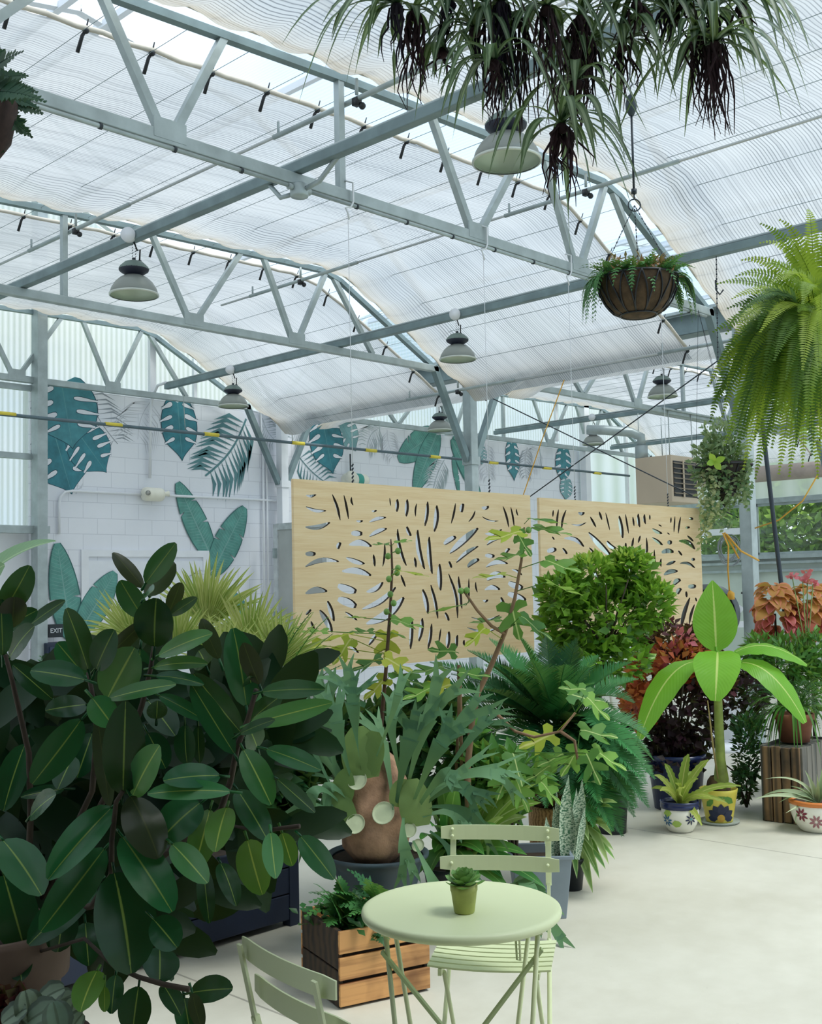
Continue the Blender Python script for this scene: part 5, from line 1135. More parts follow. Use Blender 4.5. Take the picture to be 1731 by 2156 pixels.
# trailing basket over the heater
IVY=leafmat('trailing_ivy',"4c7a4c","a9b98a",rough=.5,trans=.25); IVYP=leafmat('pale_trailing',"9aa86a","d6d7a6",rough=.5,trans=.25)
def trailing():
    c=at(1524,985,Y=5.1); t=thing('trailing_basket','cone shaped hanging basket overflowing with trailing ivy, right of the heater','hanging basket',c-V((0,0,.34)),)
    b=MB(); b.lathe([(.005,-.36),(.03,-.34),(.16,-.12),(.25,.02),(.26,.03),(.24,.04),(.22,0),(0,-.02)],c,26); b.build('cone',plain('dark_basket',"3a3430",.85,0,.2,15),t)
    b=MB()
    for z,rr in ((.02,.262),(-.12,.17),(-.24,.1)): b.tube([c+V((rr*math.cos(k*6.283/28),rr*math.sin(k*6.283/28),z)) for k in range(29)],.008,5)
    for k in range(12): a=k*6.283/12; b.tube([c+V((.262*math.cos(a),.262*math.sin(a),.02)),c+V((.0,.0,-.37))],.005,4)
    b.build('wire_frame',BLACK,t); b=MB()
    for a in (0,2.1,4.2): b.tube([c+V((.25*math.cos(a),.25*math.sin(a),.03)),V((c.x,5.3,4.26))],.0022,4)
    b.build('hanger',STEELD,t); r=random.Random(9); b=MB(); b2=MB()
    blob_leaves(b,c+V((-.03,.03,.04)),(.26,.26,.24),900,.075,r,shell=.25)
    blob_leaves(b,c+V((.0,.0,.30)),(.2,.2,.16),260,.06,r,shell=.2)
    sc=D_=10.3/FPX
    for k in range(70):
        px=r.uniform(1470,1562); top=c+CX*((px-1515)*sc)+CF*r.uniform(-.25,.1)+V((0,0,r.uniform(-.05,.12))); l=r.uniform(.2,.62)*(1 if px<1530 else .7); m=b2 if (px<1482 and r.random()<.6) else b
        if px<1482: l=r.uniform(.5,.78)
        p=top.copy()
        for i in range(int(l/.022)):
            p=p+V((r.uniform(-.012,.012),r.uniform(-.012,.012),-.022)); m.cr=r.random(); small(m,p,V((r.uniform(-1,1),r.uniform(-1,1),r.uniform(-.8,.2))).normalized(),tocam(p)+V((r.uniform(-.5,.5),r.uniform(-.5,.5),.5)),r.uniform(.03,.065),.035)
    b.build('trailing_leaves',IVY,t); b2.build('pale_trailing_leaves',IVYP,t)
    b=MB(); q=at(1505,972,Y=5.0)
    for k in range(4): a=(.4,2.2,3.4,5.2)[k]; b.cr=r.random(); d=(CX*math.cos(a)+V((0,0,1))*math.sin(a)-CF*.5).normalized(); b.leaf(q,q+d*.10,.06,tocam(q),.05,.1,5)
    b.build('lime_leaves',leafmat('lime_leaf',"8fbf3f","b5d552",trans=.4),t)
trailing()
# ---------------------------------------------------------------- palms in the navy planter
FANM=leafmat('fan_palm',"8aa648","c3c977",rib="dfe0a8",ribw=.06,rough=.5,trans=.4); ARE=leafmat('areca',"2f7436","5f9a3f",rough=.4,trans=.3); ARED=leafmat('palm_dark',"1f5a34","357a44",rough=.4,trans=.25)
def fanleaf(mb,hub,up,nrm,L,n,r,spread=2.4,dr=.25):
    sd=up.cross(nrm).normalized()
    for k in range(n):
        a=(k/(n-1)-.5)*spread; d=(up*math.cos(a)+sd*math.sin(a)); l=L*(.78+.22*math.cos(a))*r.uniform(.9,1.05); mb.cr=r.random()
        e=hub+d*l-V((0,0,dr*l*r.uniform(.1,.9)))+nrm*r.uniform(-.06,.06)*l; m=hub+d*l*.6
        mb.ribbon(bez(hub,m,e,6),[.006,.022*L/.4,.028*L/.4,.026*L/.4,.018*L/.4,.010*L/.4,.001],nrm,.35,2)
def palms():
    r=random.Random(21)
    base=V((3.05,4.72,.37)); t=thing('fan_palm','yellow green fan palm standing behind the rubber plant, in the navy planter','palm',base); st=MB()
    for hx,hy,D,ux,L,sp in ((436,1318,5.55,.10,.40,2.0),(528,1370,5.45,.15,.36,2.5),(285,1352,5.6,-.35,.33,2.4),(372,1378,5.4,-.1,.33,2.2),(585,1400,5.3,.5,.3,2.2),(470,1410,5.2,.2,.3,2.6)):
        hub=at(hx,hy,D=D); up=(V((0,0,1))+CX*ux).normalized(); n=(-CF+V((0,0,.25))+CX*r.uniform(-.3,.3)).normalized(); b=MB(); fanleaf(b,hub,up,n,L,26,r,sp); b.build('fan_leaf',FANM,t); st.tube(bez(base+V((r.uniform(-.03,.03),r.uniform(-.03,.03),0)),base.lerp(hub,.6)+V((0,0,.15)),hub,8),.005,5)
    st.build('stalks',STEMG,t)
    for i,(bx,by,lab,spec,mat) in enumerate(((2.35,4.75,'dark feathery palm behind the rubber plant, at the left in the navy planter',[(20,1440),(110,1420),(-40,1500),(60,1520),(180,1440),(140,1560),(30,1600),(230,1500),(90,1380),(190,1620),(260,1660),(-10,1420),(300,1560)],ARED),(3.45,4.74,'feathery green palm beside the left wood screen edge, behind the staghorn',[(655,1290),(700,1335),(620,1320),(590,1345),(560,1450),(520,1420),(720,1400),(480,1500),(600,1480),(660,1440),(540,1540),(450,1480),(560,1390),(690,1300)],ARE))):
        base=V((bx,by,.37)); t=thing('feather_palm',lab,'palm',base); r=random.Random(30+i)
        for tx,ty in spec:
            e=at(tx,ty,D=5.35+r.uniform(-.35,.25)); m=base.lerp(e,.55)+V((0,0,.32)); pts=bez(base,m,e,12); b=MB(); b.cr=r.random(); frond(b,pts,.24,26,.016,V((0,0,1))-CF*.4,.8,.3,.006,.7,.35,r,.15); b.build('frond',mat,t)
palms()
# big pale leaf at the left edge
BANM=leafmat('banana_leaf',"5fae2a","86c83a",back="86c040",rib="d3e68a",ribw=.018,rough=.4,trans=.45,vein=120,ribsoft=.014); PALEL=leafmat('pale_banana',"6f9a78","8db08c",rib="b9cfa4",ribw=.018,rough=.5,trans=.3,vein=90)
b0=V((1.95,4.72,.37)); t=thing('bird_of_paradise','plant with a broad pale leaf reaching in at the left edge, above the rubber plant','plant',b0); k0=at(-60,1240,D=4.6); b=MB(); b.tube(bez(b0,V((1.75,4.75,1.2)),k0,8),.012,6); b.build('stalk',STEMG,t)
b=MB(); b.leaf(k0,at(118,1140,D=4.75),.17,V((0,0,1))-CF*.25,.10,.1,12,4,lambda u:math.sin(math.pi*min(1,u*.93+.05))**.6); b.build('leaf',PALEL,t); b=MB(); b.leaf(k0,at(10,1190,D=4.4),.14,-CF+V((0,0,.2)),.1,.1,10,4); b.build('leaf',PALEL,t)
# ---------------------------------------------------------------- staghorn fern
STG=leafmat('staghorn',"2f5c42","78a478",rough=.6,trans=.25,spec=.25); SHD=leafmat('shield_green',"66884a","9fb878",rough=.6,trans=.2); SHP=plain('shield_pale',"c3cda8",.6,0,.06,12); BALL=plain('staghorn_ball',"a8846a",.95,0,.3,9,bump=.5)
def antler(mb,p,d,n,L,w,depth,r):
    """ribbon that widens and forks"""
    k=7; pts=[p.copy()]; dd=d.normalized()
    bend=V((r.uniform(-.2,.2),r.uniform(-.2,.2),r.uniform(-.35,.05)))
    for i in range(k): dd=(dd+bend*.16).normalized(); pts.append(pts[-1]+dd*L/k)
    w0=w; ws=[w0*(.8+.5*(i/k)**1.2) for i in range(k+1)]
    if depth==0: ws=[w0*(1-(i/k)**1.6)+.001 for i in range(k+1)]
    elif depth==1: ws=[w0*(.85+.3*(i/k)) for i in range(k+1)]
    mb.ribbon(pts,ws,n,.05,2)
    if depth>0:
        sd=dd.cross(n).normalized(); m=r.choice((2,2,3)) if depth==2 else 2
        for j in range(m):
            a=(j-(m-1)/2)*r.uniform(.55,.85); nd=(dd*math.cos(a)+sd*math.sin(a)).normalized(); antler(mb,pts[-1]-dd*ws[-1]*.35+sd*math.sin(a)*ws[-1]*.25,nd,n,L*r.uniform(.8,1.25),ws[-1]*(.52 if m==2 else .4),depth-1,r)
def staghorn():
    c=at(790,1690,D=5.2); t=thing('staghorn_fern','large staghorn fern with forked grey green fronds on a brown ball','plant',V((STAG.x,STAG.y,STAG.z+zr-.02))); r=random.Random(4)
    b=MB(); b.lathe([(0,-.27),(.09,-.265),(.15,-.2),(.165,-.1),(.16,.02),(.145,.12),(.11,.2),(.05,.25),(0,.26)],c,28,fn=lambda a,i:1+.06*math.sin(a*3+i*1.1)+.04*math.sin(a*7+i*2)); b.build('fibre_ball',BALL,t)
    vw=tocam(c)
    for px,py,w in ((807,1712,46),(752,1643,40),(748,1735,40),(862,1748,30),(880,1780,26)):
        q=at(px,py,D=5.02); rr=w/2*5.02/FPX; b=MB(); b.lathe([(0,.006),(rr*.7,.004),(rr*.93,.004),(rr,.010),(rr*1.03,.004),(rr*.9,-.006),(0,-.01)],q,26,axis=vw+V((0,0,.15)),fn=lambda a,i:1+.05*math.sin(a*2)); b.build('round_shield',SHP,t)
    for px,py,tx,ty,w in ((768,1640,752,1530,85),(735,1740,690,1650,60),(880,1740,868,1640,70),(770,1630,790,1540,60),(715,1700,730,1620,50),(840,1700,850,1640,50)):
        p=at(px,py,D=5.03); e=at(tx,ty,D=5.0); b=MB(); b.cr=r.random(); b.leaf(p,e,w*5/FPX,vw,.06,-.05,8,4,lambda u:math.sin(math.pi*min(1,u*.8+.17))**.5,wav=.03); b.build('shield_frond',SHD,t)
    G=((828,1705,818,1600,790,1520,40,.12),(835,1690,850,1600,880,1500,70,.14),(870,1690,905,1600,960,1520,62,.16),(740,1640,715,1560,700,1470,60,.16),(730,1650,680,1570,640,1460,55,.14),(790,1600,830,1500,850,1410,30,.10),(720,1660,690,1590,640,1580,50,.12),(730,1680,690,1640,690,1700,60,.12),(715,1690,670,1640,640,1720,46,.12),(880,1700,930,1620,960,1650,60,.12),(890,1720,940,1700,980,1740,46,.12),(850,1720,845,1760,862,1830,46,.10),(850,1720,880,1700,1000,1600,40,.18),(760,1620,745,1520,740,1430,50,.12),(900,1690,960,1640,1010,1690,52,.12),(700,1660,650,1560,620,1500,44,.16),(740,1600,760,1500,720,1420,44,.14),(900,1680,985,1560,1040,1500,40,.16),(880,1660,940,1560,1000,1480,46,.14),(720,1720,650,1680,600,1730,46,.12),(860,1650,880,1560,930,1450,60,.14),(700,1640,640,1620,600,1640,46,.12),(905,1750,950,1780,960,1850,40,.1),(870,1770,900,1830,930,1900,40,.1),(710,1640,690,1540,680,1440,60,.14),(730,1600,700,1500,650,1420,50,.14),(845,1640,820,1540,830,1470,44,.12),(910,1660,1000,1620,1080,1640,44,.16),(690,1690,640,1700,630,1780,44,.1),(900,1700,960,1690,1040,1760,44,.14))
    for i,(x0,y0,x1,y1,x2,y2,w,l) in enumerate(G):
        D=4.98+r.uniform(-.1,.25); p=at(x0,y0,D=5.02); m=at(x1,y1,D=D-.1); e=at(x2,y2,D=D-.05); b=MB(); b.cr=r.random(); n=(tocam(m)+V((r.uniform(-.5,.5),r.uniform(-.5,.5),.3))).normalized()
        pts=bez(p,m,m.lerp(e,.45),8); W_=w*.72*D/FPX; b.ribbon(pts,[W_*(.16+.74*(k/8)**1.5) for k in range(9)],n,.06,2)
        dd=(e-m).normalized(); antler(b,pts[-1]-dd*.01,dd,n,(e-m).length*.42,W_*.8,2 if w>38 else 1,r); b.build('antler_frond',STG,t)
staghorn()
# ---------------------------------------------------------------- fig tree
FIGM=leafmat('fig_leaf',"2f6f2c","78aa44",back="9ab866",rib="c3d38a",ribw=.012,rough=.55,trans=.4,ribsoft=.01); FIGY=leafmat('fig_leaf_yellow',"a9bc3a","c9c94a",back="c0c860",rib="e0dc90",ribw=.012,rough=.55,trans=.45); FIGF=plain('green_fig',"6f9a48",.5,0,.1,20); BARKF=plain('fig_bark',"86694f",.8,0,.15,14); BARKD=plain('fig_bark_dark',"5a4232",.8,0,.15,14)
def figleaf(mb,p,d,n,L,r,cup=.1):
    d=d.normalized(); sd=d.cross(n)
    if sd.length<.05: sd=perp(d)
    sd.normalize(); n=sd.cross(d); P=[]; uv=[]
    lob=((0,0),(.02,.06),(-.06,.20),(.03,.36),(.16,.36),(.22,.17),(.28,.09),(.42,.28),(.62,.42),(.74,.38),(.64,.20),(.53,.075),(.66,.08),(.83,.12),(.95,.07),(1.0,0))
    out=[(u,s) for u,s in lob]+[(u,-s) for u,s in lob[-2:0:-1]]
    f=lambda u,s: p+d*(u*L)+sd*(s*L)+n*(L*(cup*abs(s)-.35*cup*u*u+.03*math.sin(u*9+s*7)))
    vs=[f(u,s) for u,s in out]; N=len(vs); ctr=[f(.12,0),f(.33,0),f(.56,0),f(.8,0)]
    vs+=ctr; cen=[N,N,N,N,N+1,N+1,N+1,N+1,N+2,N+2,N+2,N+2,N+3,N+3,N+3]
    us=[(.5+s*1.0,u) for u,s in out]+[(.5,.12),(.5,.33),(.5,.56),(.5,.8)]
    fs=[]
    h=len(lob)
    for i in range(h-1):
        c=(0,0,0,0,0,1,1,1,2,2,2,2,3,3,3)[i]+N; fs.append((c,i,i+1)); j0=(N-i)%N; j1=N-(i+1); fs.append((c,j1,j0))
        if i in (4,7,11): fs.append((c,i+1,c+1)); fs.append((c,c+1,j1))
    mb.add(vs,fs,us)
def figs():
    r=random.Random(13)
    def leafat(t,sp,px,py,L,D,mat,name='leaf',dirpx=None):
        c=at(px,py,D=D); d=(c-sp); d=(CX*(dirpx[0])-V((0,0,1))*dirpx[1]-CF*r.uniform(-.2,.5)) if dirpx else d; d.normalize()
        Lm=L*.76*D/FPX; p=c-d*Lm*.5; n=(V((0,0,1))*1.15+tocam(c)*(.2 if py<1360 and dirpx and abs(dirpx[0])>.7 else .75)+V((r.uniform(-.35,.35),r.uniform(-.35,.35),0))).normalized(); b=MB(); b.cr=r.random(); figleaf(b,p,d,n,Lm,r); b.tube([sp,p],.0022,4); b.build(name,mat,t)
    base=at(806,1640,D=5.75); base.z=0
    t=thing('fig_tree','slim fig sapling with small green figs up its stem, before the left screen','tree',base); pl=[base,at(800,1560,D=5.7),at(812,1420,D=5.7),at(822,1280,D=5.7),at(826,1200,D=5.7),at(824,1150,D=5.7),at(823,1135,D=5.7)]
    b=MB(); b.tube(pl,[.014,.012,.010,.008,.006,.005,.003],8); b.build('stem',BARKD,t)
    for x,y in ((838,1160),(817,1171),(838,1196),(836,1206),(819,1219),(822,1251),(829,1270),(814,1288)): 
        b=MB(); q=at(x,y,D=5.66); b.sphere(q,.0155,10,sc=(1,1,1.1)); b.tube([q,at(824,y+4,D=5.7)],.003,4); b.build('fig',FIGF,t)
    for e in "872,1208,90,1,.15,y;800,1146,50,-1,0,g;850,1140,50,1,-.1,g;858,1312,95,1,.25,g;815,1362,90,0,1,y;845,1340,60,1,.4,g;760,1330,70,-1,0,g;700,1345,110,-1,.2,y;640,1372,110,-1,.3,y;600,1385,90,-1,.1,y;720,1372,90,-.6,.8,y;840,1400,90,1,.5,y;770,1400,100,-1,.4,g;860,1430,100,1,.4,g;745,1300,60,-1,-.1,g;660,1330,80,-1,0,g;790,1450,90,-.7,.6,y".split(';'):
        q=e.split(','); x,y,L,dx,dy=[float(a) for a in q[:5]]; sy=max(1150,min(1500,y+6)); sp=at(float(np.interp(sy,[1150,1280,1420,1560],[824,822,812,802])),sy,D=5.7); leafat(t,sp,x,y,L,5.65+r.uniform(-.15,.15),FIGY if q[5]=='y' else FIGM,dirpx=(dx,dy))
    base=at(985,1640,D=5.45); base.z=0
    t=thing('fig_tree','larger branching fig tree with pale brown trunk, before the gap between screens','tree',base); pl=[base,at(984,1620,D=5.5),at(994,1520,D=5.5),at(1006,1460,D=5.5),at(1035,1400,D=5.5),at(1064,1330,D=5.5),at(1084,1260,D=5.5),at(1098,1180,D=5.5),at(1104,1110,D=5.5)]
    b=MB(); b.tube(pl,[.02,.017,.015,.014,.013,.011,.009,.007,.004],9); b.build('trunk',BARKF,t)
    for pts in ([at(1064,1335,D=5.5),at(1035,1318,D=5.45),at(1005,1285,D=5.42),at(978,1246,D=5.4)],[at(1003,1494,D=5.5),at(1045,1502,D=5.42),at(1085,1540,D=5.38),at(1125,1552,D=5.35),at(1180,1540,D=5.3),at(1212,1500,D=5.3)],[at(1180,1540,D=5.3),at(1210,1560,D=5.28),at(1218,1610,D=5.28)],[at(960,1640,D=5.6),at(966,1500,D=5.6),at(965,1400,D=5.6)],[at(972,1620,D=5.55),at(970,1480,D=5.55),at(968,1400,D=5.6)]):
        b=MB(); b.tube(pts,[.009-.004*i/len(pts) for i in range(len(pts))],6); b.build('branch',BARKF,t)
    for x,y in ((971,1244),(983,1243),(1113,1116)): b=MB(); b.sphere(at(x,y,D=5.4),.016,10); b.build('fig',FIGF,t)
    for e in "1155,1098,110,1,.12,g,0;1060,1128,115,-1,.2,y,0;1165,1118,110,1,.2,g,0;1105,1148,80,.2,.3,g,0;1072,1172,90,-1,.2,g,0;1185,1192,110,1,.3,g,0;1030,1213,100,-1,.08,y,0;1190,1240,110,1,.35,g,0;1085,1308,120,.1,.6,g,0;1130,1322,110,.8,.6,g,0;940,1282,110,-1,.2,g,1;1020,1308,90,-1,.1,g,0;1000,1342,80,-.7,.6,y,0;1235,1470,110,1,.2,g,2;1260,1492,90,.7,.7,g,2;1205,1450,80,-1,-.1,g,2;1130,1560,110,-1,.35,y,2;1262,1545,110,1,.2,g,3;1285,1600,110,1,.6,g,3;1200,1605,100,-.6,.7,g,3;1160,1600,90,-.9,.3,g,3;1130,1630,100,-.8,.4,g,3;1250,1620,100,.4,.9,g,3;900,1410,100,-1,.1,g,4;920,1450,90,-1,.2,y,4;1000,1420,90,1,.1,g,4;930,1370,80,-1,-.1,g,4;880,1460,100,-1,.3,g,4;1090,1620,100,.2,.8,g,3;1060,1650,100,-.4,.8,g,3;1100,1675,100,.3,.8,g,3;1160,1670,90,.6,.7,g,3".split(';'):
        q=e.split(','); x,y,L,dx,dy=[float(a) for a in q[:5]]; k=int(q[6])
        sp=[at(float(np.interp(y,[1110,1180,1260,1330,1400],[1104,1098,1084,1064,1035])),y+5,D=5.5),at(990,1262,D=5.4),at(1212,1500,D=5.3),at(1215,1585,D=5.28),at(966,y+5,D=5.6)][k]
        leafat(t,sp,x,y,L,5.42+r.uniform(-.12,.12)-(.12 if k in(2,3) else 0),FIGY if q[5]=='y' else FIGM,dirpx=(dx,dy))
figs()
# ---------------------------------------------------------------- sago palm
SAG=leafmat('sago',"0f4426","3a8444",rough=.5,trans=.15,spec=.25); WICK=wood('wicker',"8a6238","c39a62",.7,(20,20,30),3)
def sago():
    c=at(1165,1535,D=6.35); base=V((c.x,c.y,0)); t=thing('sago_palm','large dark green sago palm with stiff feather fronds, centre, behind the fig branches','palm',V((base.x,base.y,.43)))
    tp=thing('wicker_planter','round woven planter under the sago palm','planter',base); b=MB(); b.lathe([(0,0),(.12,0),(.14,.03),(.15,.2),(.155,.42),(.165,.44),(.15,.445),(.14,.40)],base,34,fn=lambda a,i:1+.012*math.sin(a*34)); b.build('body',WICK,tp); b=MB(); b.disc(base+V((0,0,.41)),.145); b.build('soil',SOIL,tp)
    b=MB(); b.lathe([(.0,0),(.12,0),(.13,.15),(.11,c.z-.46),(.05,c.z-.40),(0,c.z-.4)],base+V((0,0,.41)),20,fn=lambda a,i:1+.08*math.sin(a*9+i*2)); b.build('trunk',plain('sago_trunk',"6a4a32",.95,0,.3,16),t)
    r=random.Random(17)
    tips=[(1030,1345,.1),(1090,1335,-.1),(1150,1340,.2),(1215,1345,.1),(1260,1380,.2),(985,1370,.0),(1330,1395,.1),(905,1395,.2),(890,1440,.1),(930,1500,-.1),(1335,1480,-.2),(1372,1560,-.1),(1378,1640,-.2),(1365,1700,-.3),(1310,1760,-.4),(1290,1750,-.7),(1250,1740,-.8),(1340,1700,-.6),(1220,1720,-.8),(1360,1650,-.5),(1150,1700,-.7),(1080,1680,-.6),(1000,1650,-.4),(1200,1660,-.9),(1120,1640,-.8),(1350,1600,-.4),(1300,1600,-.8),(1290,1560,-.5),(1050,1400,-.3),(1120,1390,-.5),(1190,1400,-.4),(1250,1440,-.5),(1000,1450,-.4),(960,1560,-.2),(1260,1690,-.6),(1180,1380,.4),(1080,1380,.4),(1345,1430,.3),(1320,1640,-.5),(900,1540,.2),(1240,1405,-.1),(1375,1600,.1),(1020,1400,.3),(950,1420,.4),(1335,1720,-.2),(940,1610,0),(1300,1500,.2),(1280,1640,-.7),(1350,1675,-.5)]
    for x,y,dd in tips:
        e=at(x,y,D=6.35+max(dd,-.45)); s=c+V((r.uniform(-.04,.04),r.uniform(-.04,.04),0)); m=s.lerp(e,.5)+V((0,0,.20 if y>1450 else .10)); pts=bez(s,m,e,14); b=MB(); b.cr=r.random(); L=(e-s).length
        frond(b,pts,.135,max(30,int(L/.0085)),.0115,(V((0,0,1))*1.0+(s-e).normalized()*.35+tocam(s)*.25).normalized(),.95,.06,.005,.35,.10,r,.38); b.build('frond',SAG,t)
sago()
# ---------------------------------------------------------------- round green bush, red bush and friends
BUSH=leafmat('bush_leaf',"1f5f1f","9ad040",rough=.35,trans=.3,spec=.5); BUSHT=leafmat('bush_lit_tips',"7fb53a","c0d65a",rough=.35,trans=.4)
def bush():
    c=at(1275,1290,D=7.65); base=V((c.x,c.y,0)); t=thing('green_bush','round leafy bright green bush on a bare stem before the right screen','bush',base); r=random.Random(19); b=MB(); b2=MB(); s_=7.65/FPX
    for (x,y,rx,ry,n) in ((1275,1305,100,76,620),(1250,1220,70,40,330),(1330,1215,45,55,360),(1190,1250,55,45,300),(1370,1270,45,48,300),(1180,1330,45,60,240),(1235,1385,90,50,420),(1300,1390,70,45,300),(1215,1300,75,60,300),(1325,1190,22,26,90)):
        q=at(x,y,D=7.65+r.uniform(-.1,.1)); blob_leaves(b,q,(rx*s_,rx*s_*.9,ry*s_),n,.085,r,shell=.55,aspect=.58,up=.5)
    for (x,y,rx,ry,n) in ((1320,1180,40,20,90),(1250,1190,50,20,90),(1385,1245,30,25,70),(1180,1235,40,20,60)):
        q=at(x,y,D=7.6); blob_leaves(b2,q,(rx*s_,rx*s_,ry*s_),n,.055,r,shell=.4,aspect=.45,up=.9)  # top leaves: falling light put into a paler green
    b.build('foliage',BUSH,t); b2.build('lit_top_leaves',BUSHT,t); b=MB(); b.tube([base,at(1262,1480,D=7.65),c],[.02,.016,.012],8)
    for k in range(10): a=k*.63; b.tube([c+V((0,0,-.25)),c+V((.25*math.cos(a),.25*math.sin(a),r.uniform(-.1,.25)))],[.01,.004],5)
    b.build('stem',STEM,t); b=MB(); b.tube([V((base.x+.06,base.y-.07,0)),at(1278,1395,D=7.55)],.009,6); b.build('stake',plain('pale_stake',"cfcdbb",.6),t)
    pot('nursery_pot',base,[(0,0),(.09,0),(.115,.3),(.12,.3),(.12,.33),(.11,.33),(.105,.28)],bpy.data.materials['black_nursery'],'black nursery pot of the round green bush, behind the sago palm','flowerpot',soil=(.104,.28))
bush()
COLD=leafmat('maroon_leaf',"2f0e1a","641c2a",rough=.5,trans=.2); COLO=leafmat('copper_leaf',"a83428","d8704a",rough=.5,trans=.35); COLP=leafmat('pink_leaf',"d0506a","ea8aa0",rough=.5,trans=.35); COLPU=leafmat('plum_leaf',"190b18","3a142c",rough=.5,trans=.12)
def redbush():
    D=8.35; base=at(1425,1640,D=D); base.z=0; t=thing('red_bush','maroon and coppery red leaved bush behind the banana plant','bush',base); r=random.Random(23); s_=D/FPX
    L={'d':MB(),'o':MB(),'p':MB(),'u':MB()}
    for k,x,y,rx,ry,n,sz in (('d',1400,1350,75,45,420,.065),('d',1470,1360,50,45,230,.065),('d',1360,1330,40,30,160,.06),('o',1360,1430,60,45,260,.075),('o',1420,1390,70,35,240,.075),('o',1350,1480,45,45,190,.075),('p',1380,1388,28,18,60,.07),('p',1335,1470,28,28,60,.07),('p',1440,1350,25,16,40,.07),('o',1470,1400,40,40,130,.07),('u',1440,1500,90,90,800,.075),('u',1560,1470,70,70,420,.07),('u',1420,1590,80,50,420,.075),('d',1500,1440,60,40,200,.07),('u',1345,1540,40,60,200,.07)):
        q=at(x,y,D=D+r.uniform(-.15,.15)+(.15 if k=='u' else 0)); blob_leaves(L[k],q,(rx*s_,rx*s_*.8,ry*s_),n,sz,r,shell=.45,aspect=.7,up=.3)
    for k,n,m in (('d','maroon_leaves',COLD),('o','copper_leaves',COLO),('p','pink_leaves',COLP),('u','plum_leaves',COLPU)): L[k].build(n,m,t)
    b=MB()
    for k in range(8): a=k*.8; b.tube([base+V((0,0,.3)),base+V((.12*math.cos(a),.12*math.sin(a),.7)),base+V((.35*math.cos(a),.35*math.sin(a),1.2))],[.012,.009,.004],6)
    b.build('stems',STEM,t)
    pot('nursery_pot',base,[(0,0),(.17,0),(.21,.36),(.22,.36),(.22,.4),(.2,.4),(.19,.35)],bpy.data.materials['navy_glaze'],'dark blue pot of the red bush, behind the white bowl','flowerpot',soil=(.19,.35))
redbush()
ACO=leafmat('acalypha_orange',"c07a3a","d9a25a",rough=.5,trans=.35,edge="d98a66"); ACR=leafmat('acalypha_red',"b03a44","d06a5c",rough=.5,trans=.35,edge="d9707a")
def acal(px,py,rx,ry,lab,seed):
    D=9.0; r=random.Random(seed); c=at(px,py,D=D); base=V((c.x,c.y,0)); t=thing('copper_plant',lab,'plant',base,'copper leaf plants'); s_=D/FPX; b=MB(); b2=MB()
    for k in range(120):
        u=r.random(); a=r.uniform(0,6.28); z=(u*2-1); rr=math.sqrt(max(0,1-z*z))*(1.05 if z<0 else .95); p=c+V((math.cos(a)*rx*s_*rr*.78,math.sin(a)*rx*s_*rr*.78,z*ry*s_+.03)); d=(V((math.cos(a)*.65,math.sin(a)*.65,-.75+.5*max(0,z)))).normalized(); m=b if z>-.05+r.uniform(-.35,.35) else b2; m.cr=r.random(); L=r.uniform(.09,.15); d=(d+V((r.uniform(-.4,.4),r.uniform(-.4,.4),r.uniform(-.2,.3)))).normalized(); m.leaf(p,p+d*L,L*.74,(V((math.cos(a)+r.uniform(-.5,.5),math.sin(a)+r.uniform(-.5,.5),.7))).normalized(),.16,.10,5,2,lambda q:math.sin(math.pi*min(1,q**.8*.95+.04))**.8)
    b.build('upper_leaves',ACO,t); b2.build('lower_leaves',ACR,t); b=MB(); b.tube([base+V((0,0,.3)),c],[.014,.01],6); b.build('stem',STEM,t)
    pot('nursery_pot',base,[(0,0),(.12,0),(.15,.34),(.16,.34),(.16,.36),(.14,.36),(.13,.3)],bpy.data.materials['black_nursery'],'black pot standing under '+lab.split(' with')[0],'flowerpot',soil=(.13,.3))
acal(1632,1292,36,54,'taller copper leaf plant with an orange crown, below the black pole',31); acal(1704,1290,27,48,'copper leaf plant with an orange crown at the right edge',32)
# greens behind and on the plank box
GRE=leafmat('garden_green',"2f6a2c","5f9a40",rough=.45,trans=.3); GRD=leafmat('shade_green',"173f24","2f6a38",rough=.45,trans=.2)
def mound(name,label,base,blobs,mat,seed,D,sz,pots=None,asp=.45,grp=None):
    t=thing(name,label,'plant',base,grp); r=random.Random(seed); b=MB(); s_=D/FPX
    for x,y,rx,ry,n in blobs: blob_leaves(b,at(x,y,D=D+r.uniform(-.1,.1)),(rx*s_,rx*s_*.8,ry*s_),n,sz,r,shell=.35,aspect=asp,up=.4)
    b.build('foliage',mat,t); b=MB(); q=at(blobs[0][0],blobs[0][1],D=D)
    for k in range(5): b.tube([base+V((0,0,.02)),base.lerp(q,.5)+V((r.uniform(-.06,.06),r.uniform(-.06,.06),0)),q+V((r.uniform(-.2,.2),r.uniform(-.2,.2),r.uniform(-.1,.15)))],[.010,.008,.004],5)
    b.build('stems',STEM,t); return t
c=at(1660,1600,D=8.7); mound('leafy_shrub','dense green shrub behind the plank box, under the copper leaf plants',V((c.x,c.y,0)),[(1660,1400,80,60,700),(1600,1370,40,30,160),(1720,1370,40,40,200),(1590,1440,40,50,200),(1700,1450,60,50,300)],GRE,41,8.7,.08)
c=at(1640,1345,D=8.55)
r=random.Random(44); q0=at(1700,1380,D=8.6); t=thing('pink_flower','small pink flower sprays above the copper leaf plants','flower',V((q0.x,q0.y,0))); b=MB(); b2=MB()
for x,y in ((1668,1214),(1700,1208),(1700,1225),(1712,1230),(1690,1222)): 
    q=at(x,y,D=8.6); b.tube([V((q0.x,q0.y,.02)),q0,q],.004,5)
    for k in range(9): b2.cr=r.random(); small(b2,q+V((r.uniform(-.03,.03),r.uniform(-.03,.03),r.uniform(-.02,.02))),V((r.uniform(-1,1),r.uniform(-1,1),.3)).normalized(),tocam(q),.045,.03)
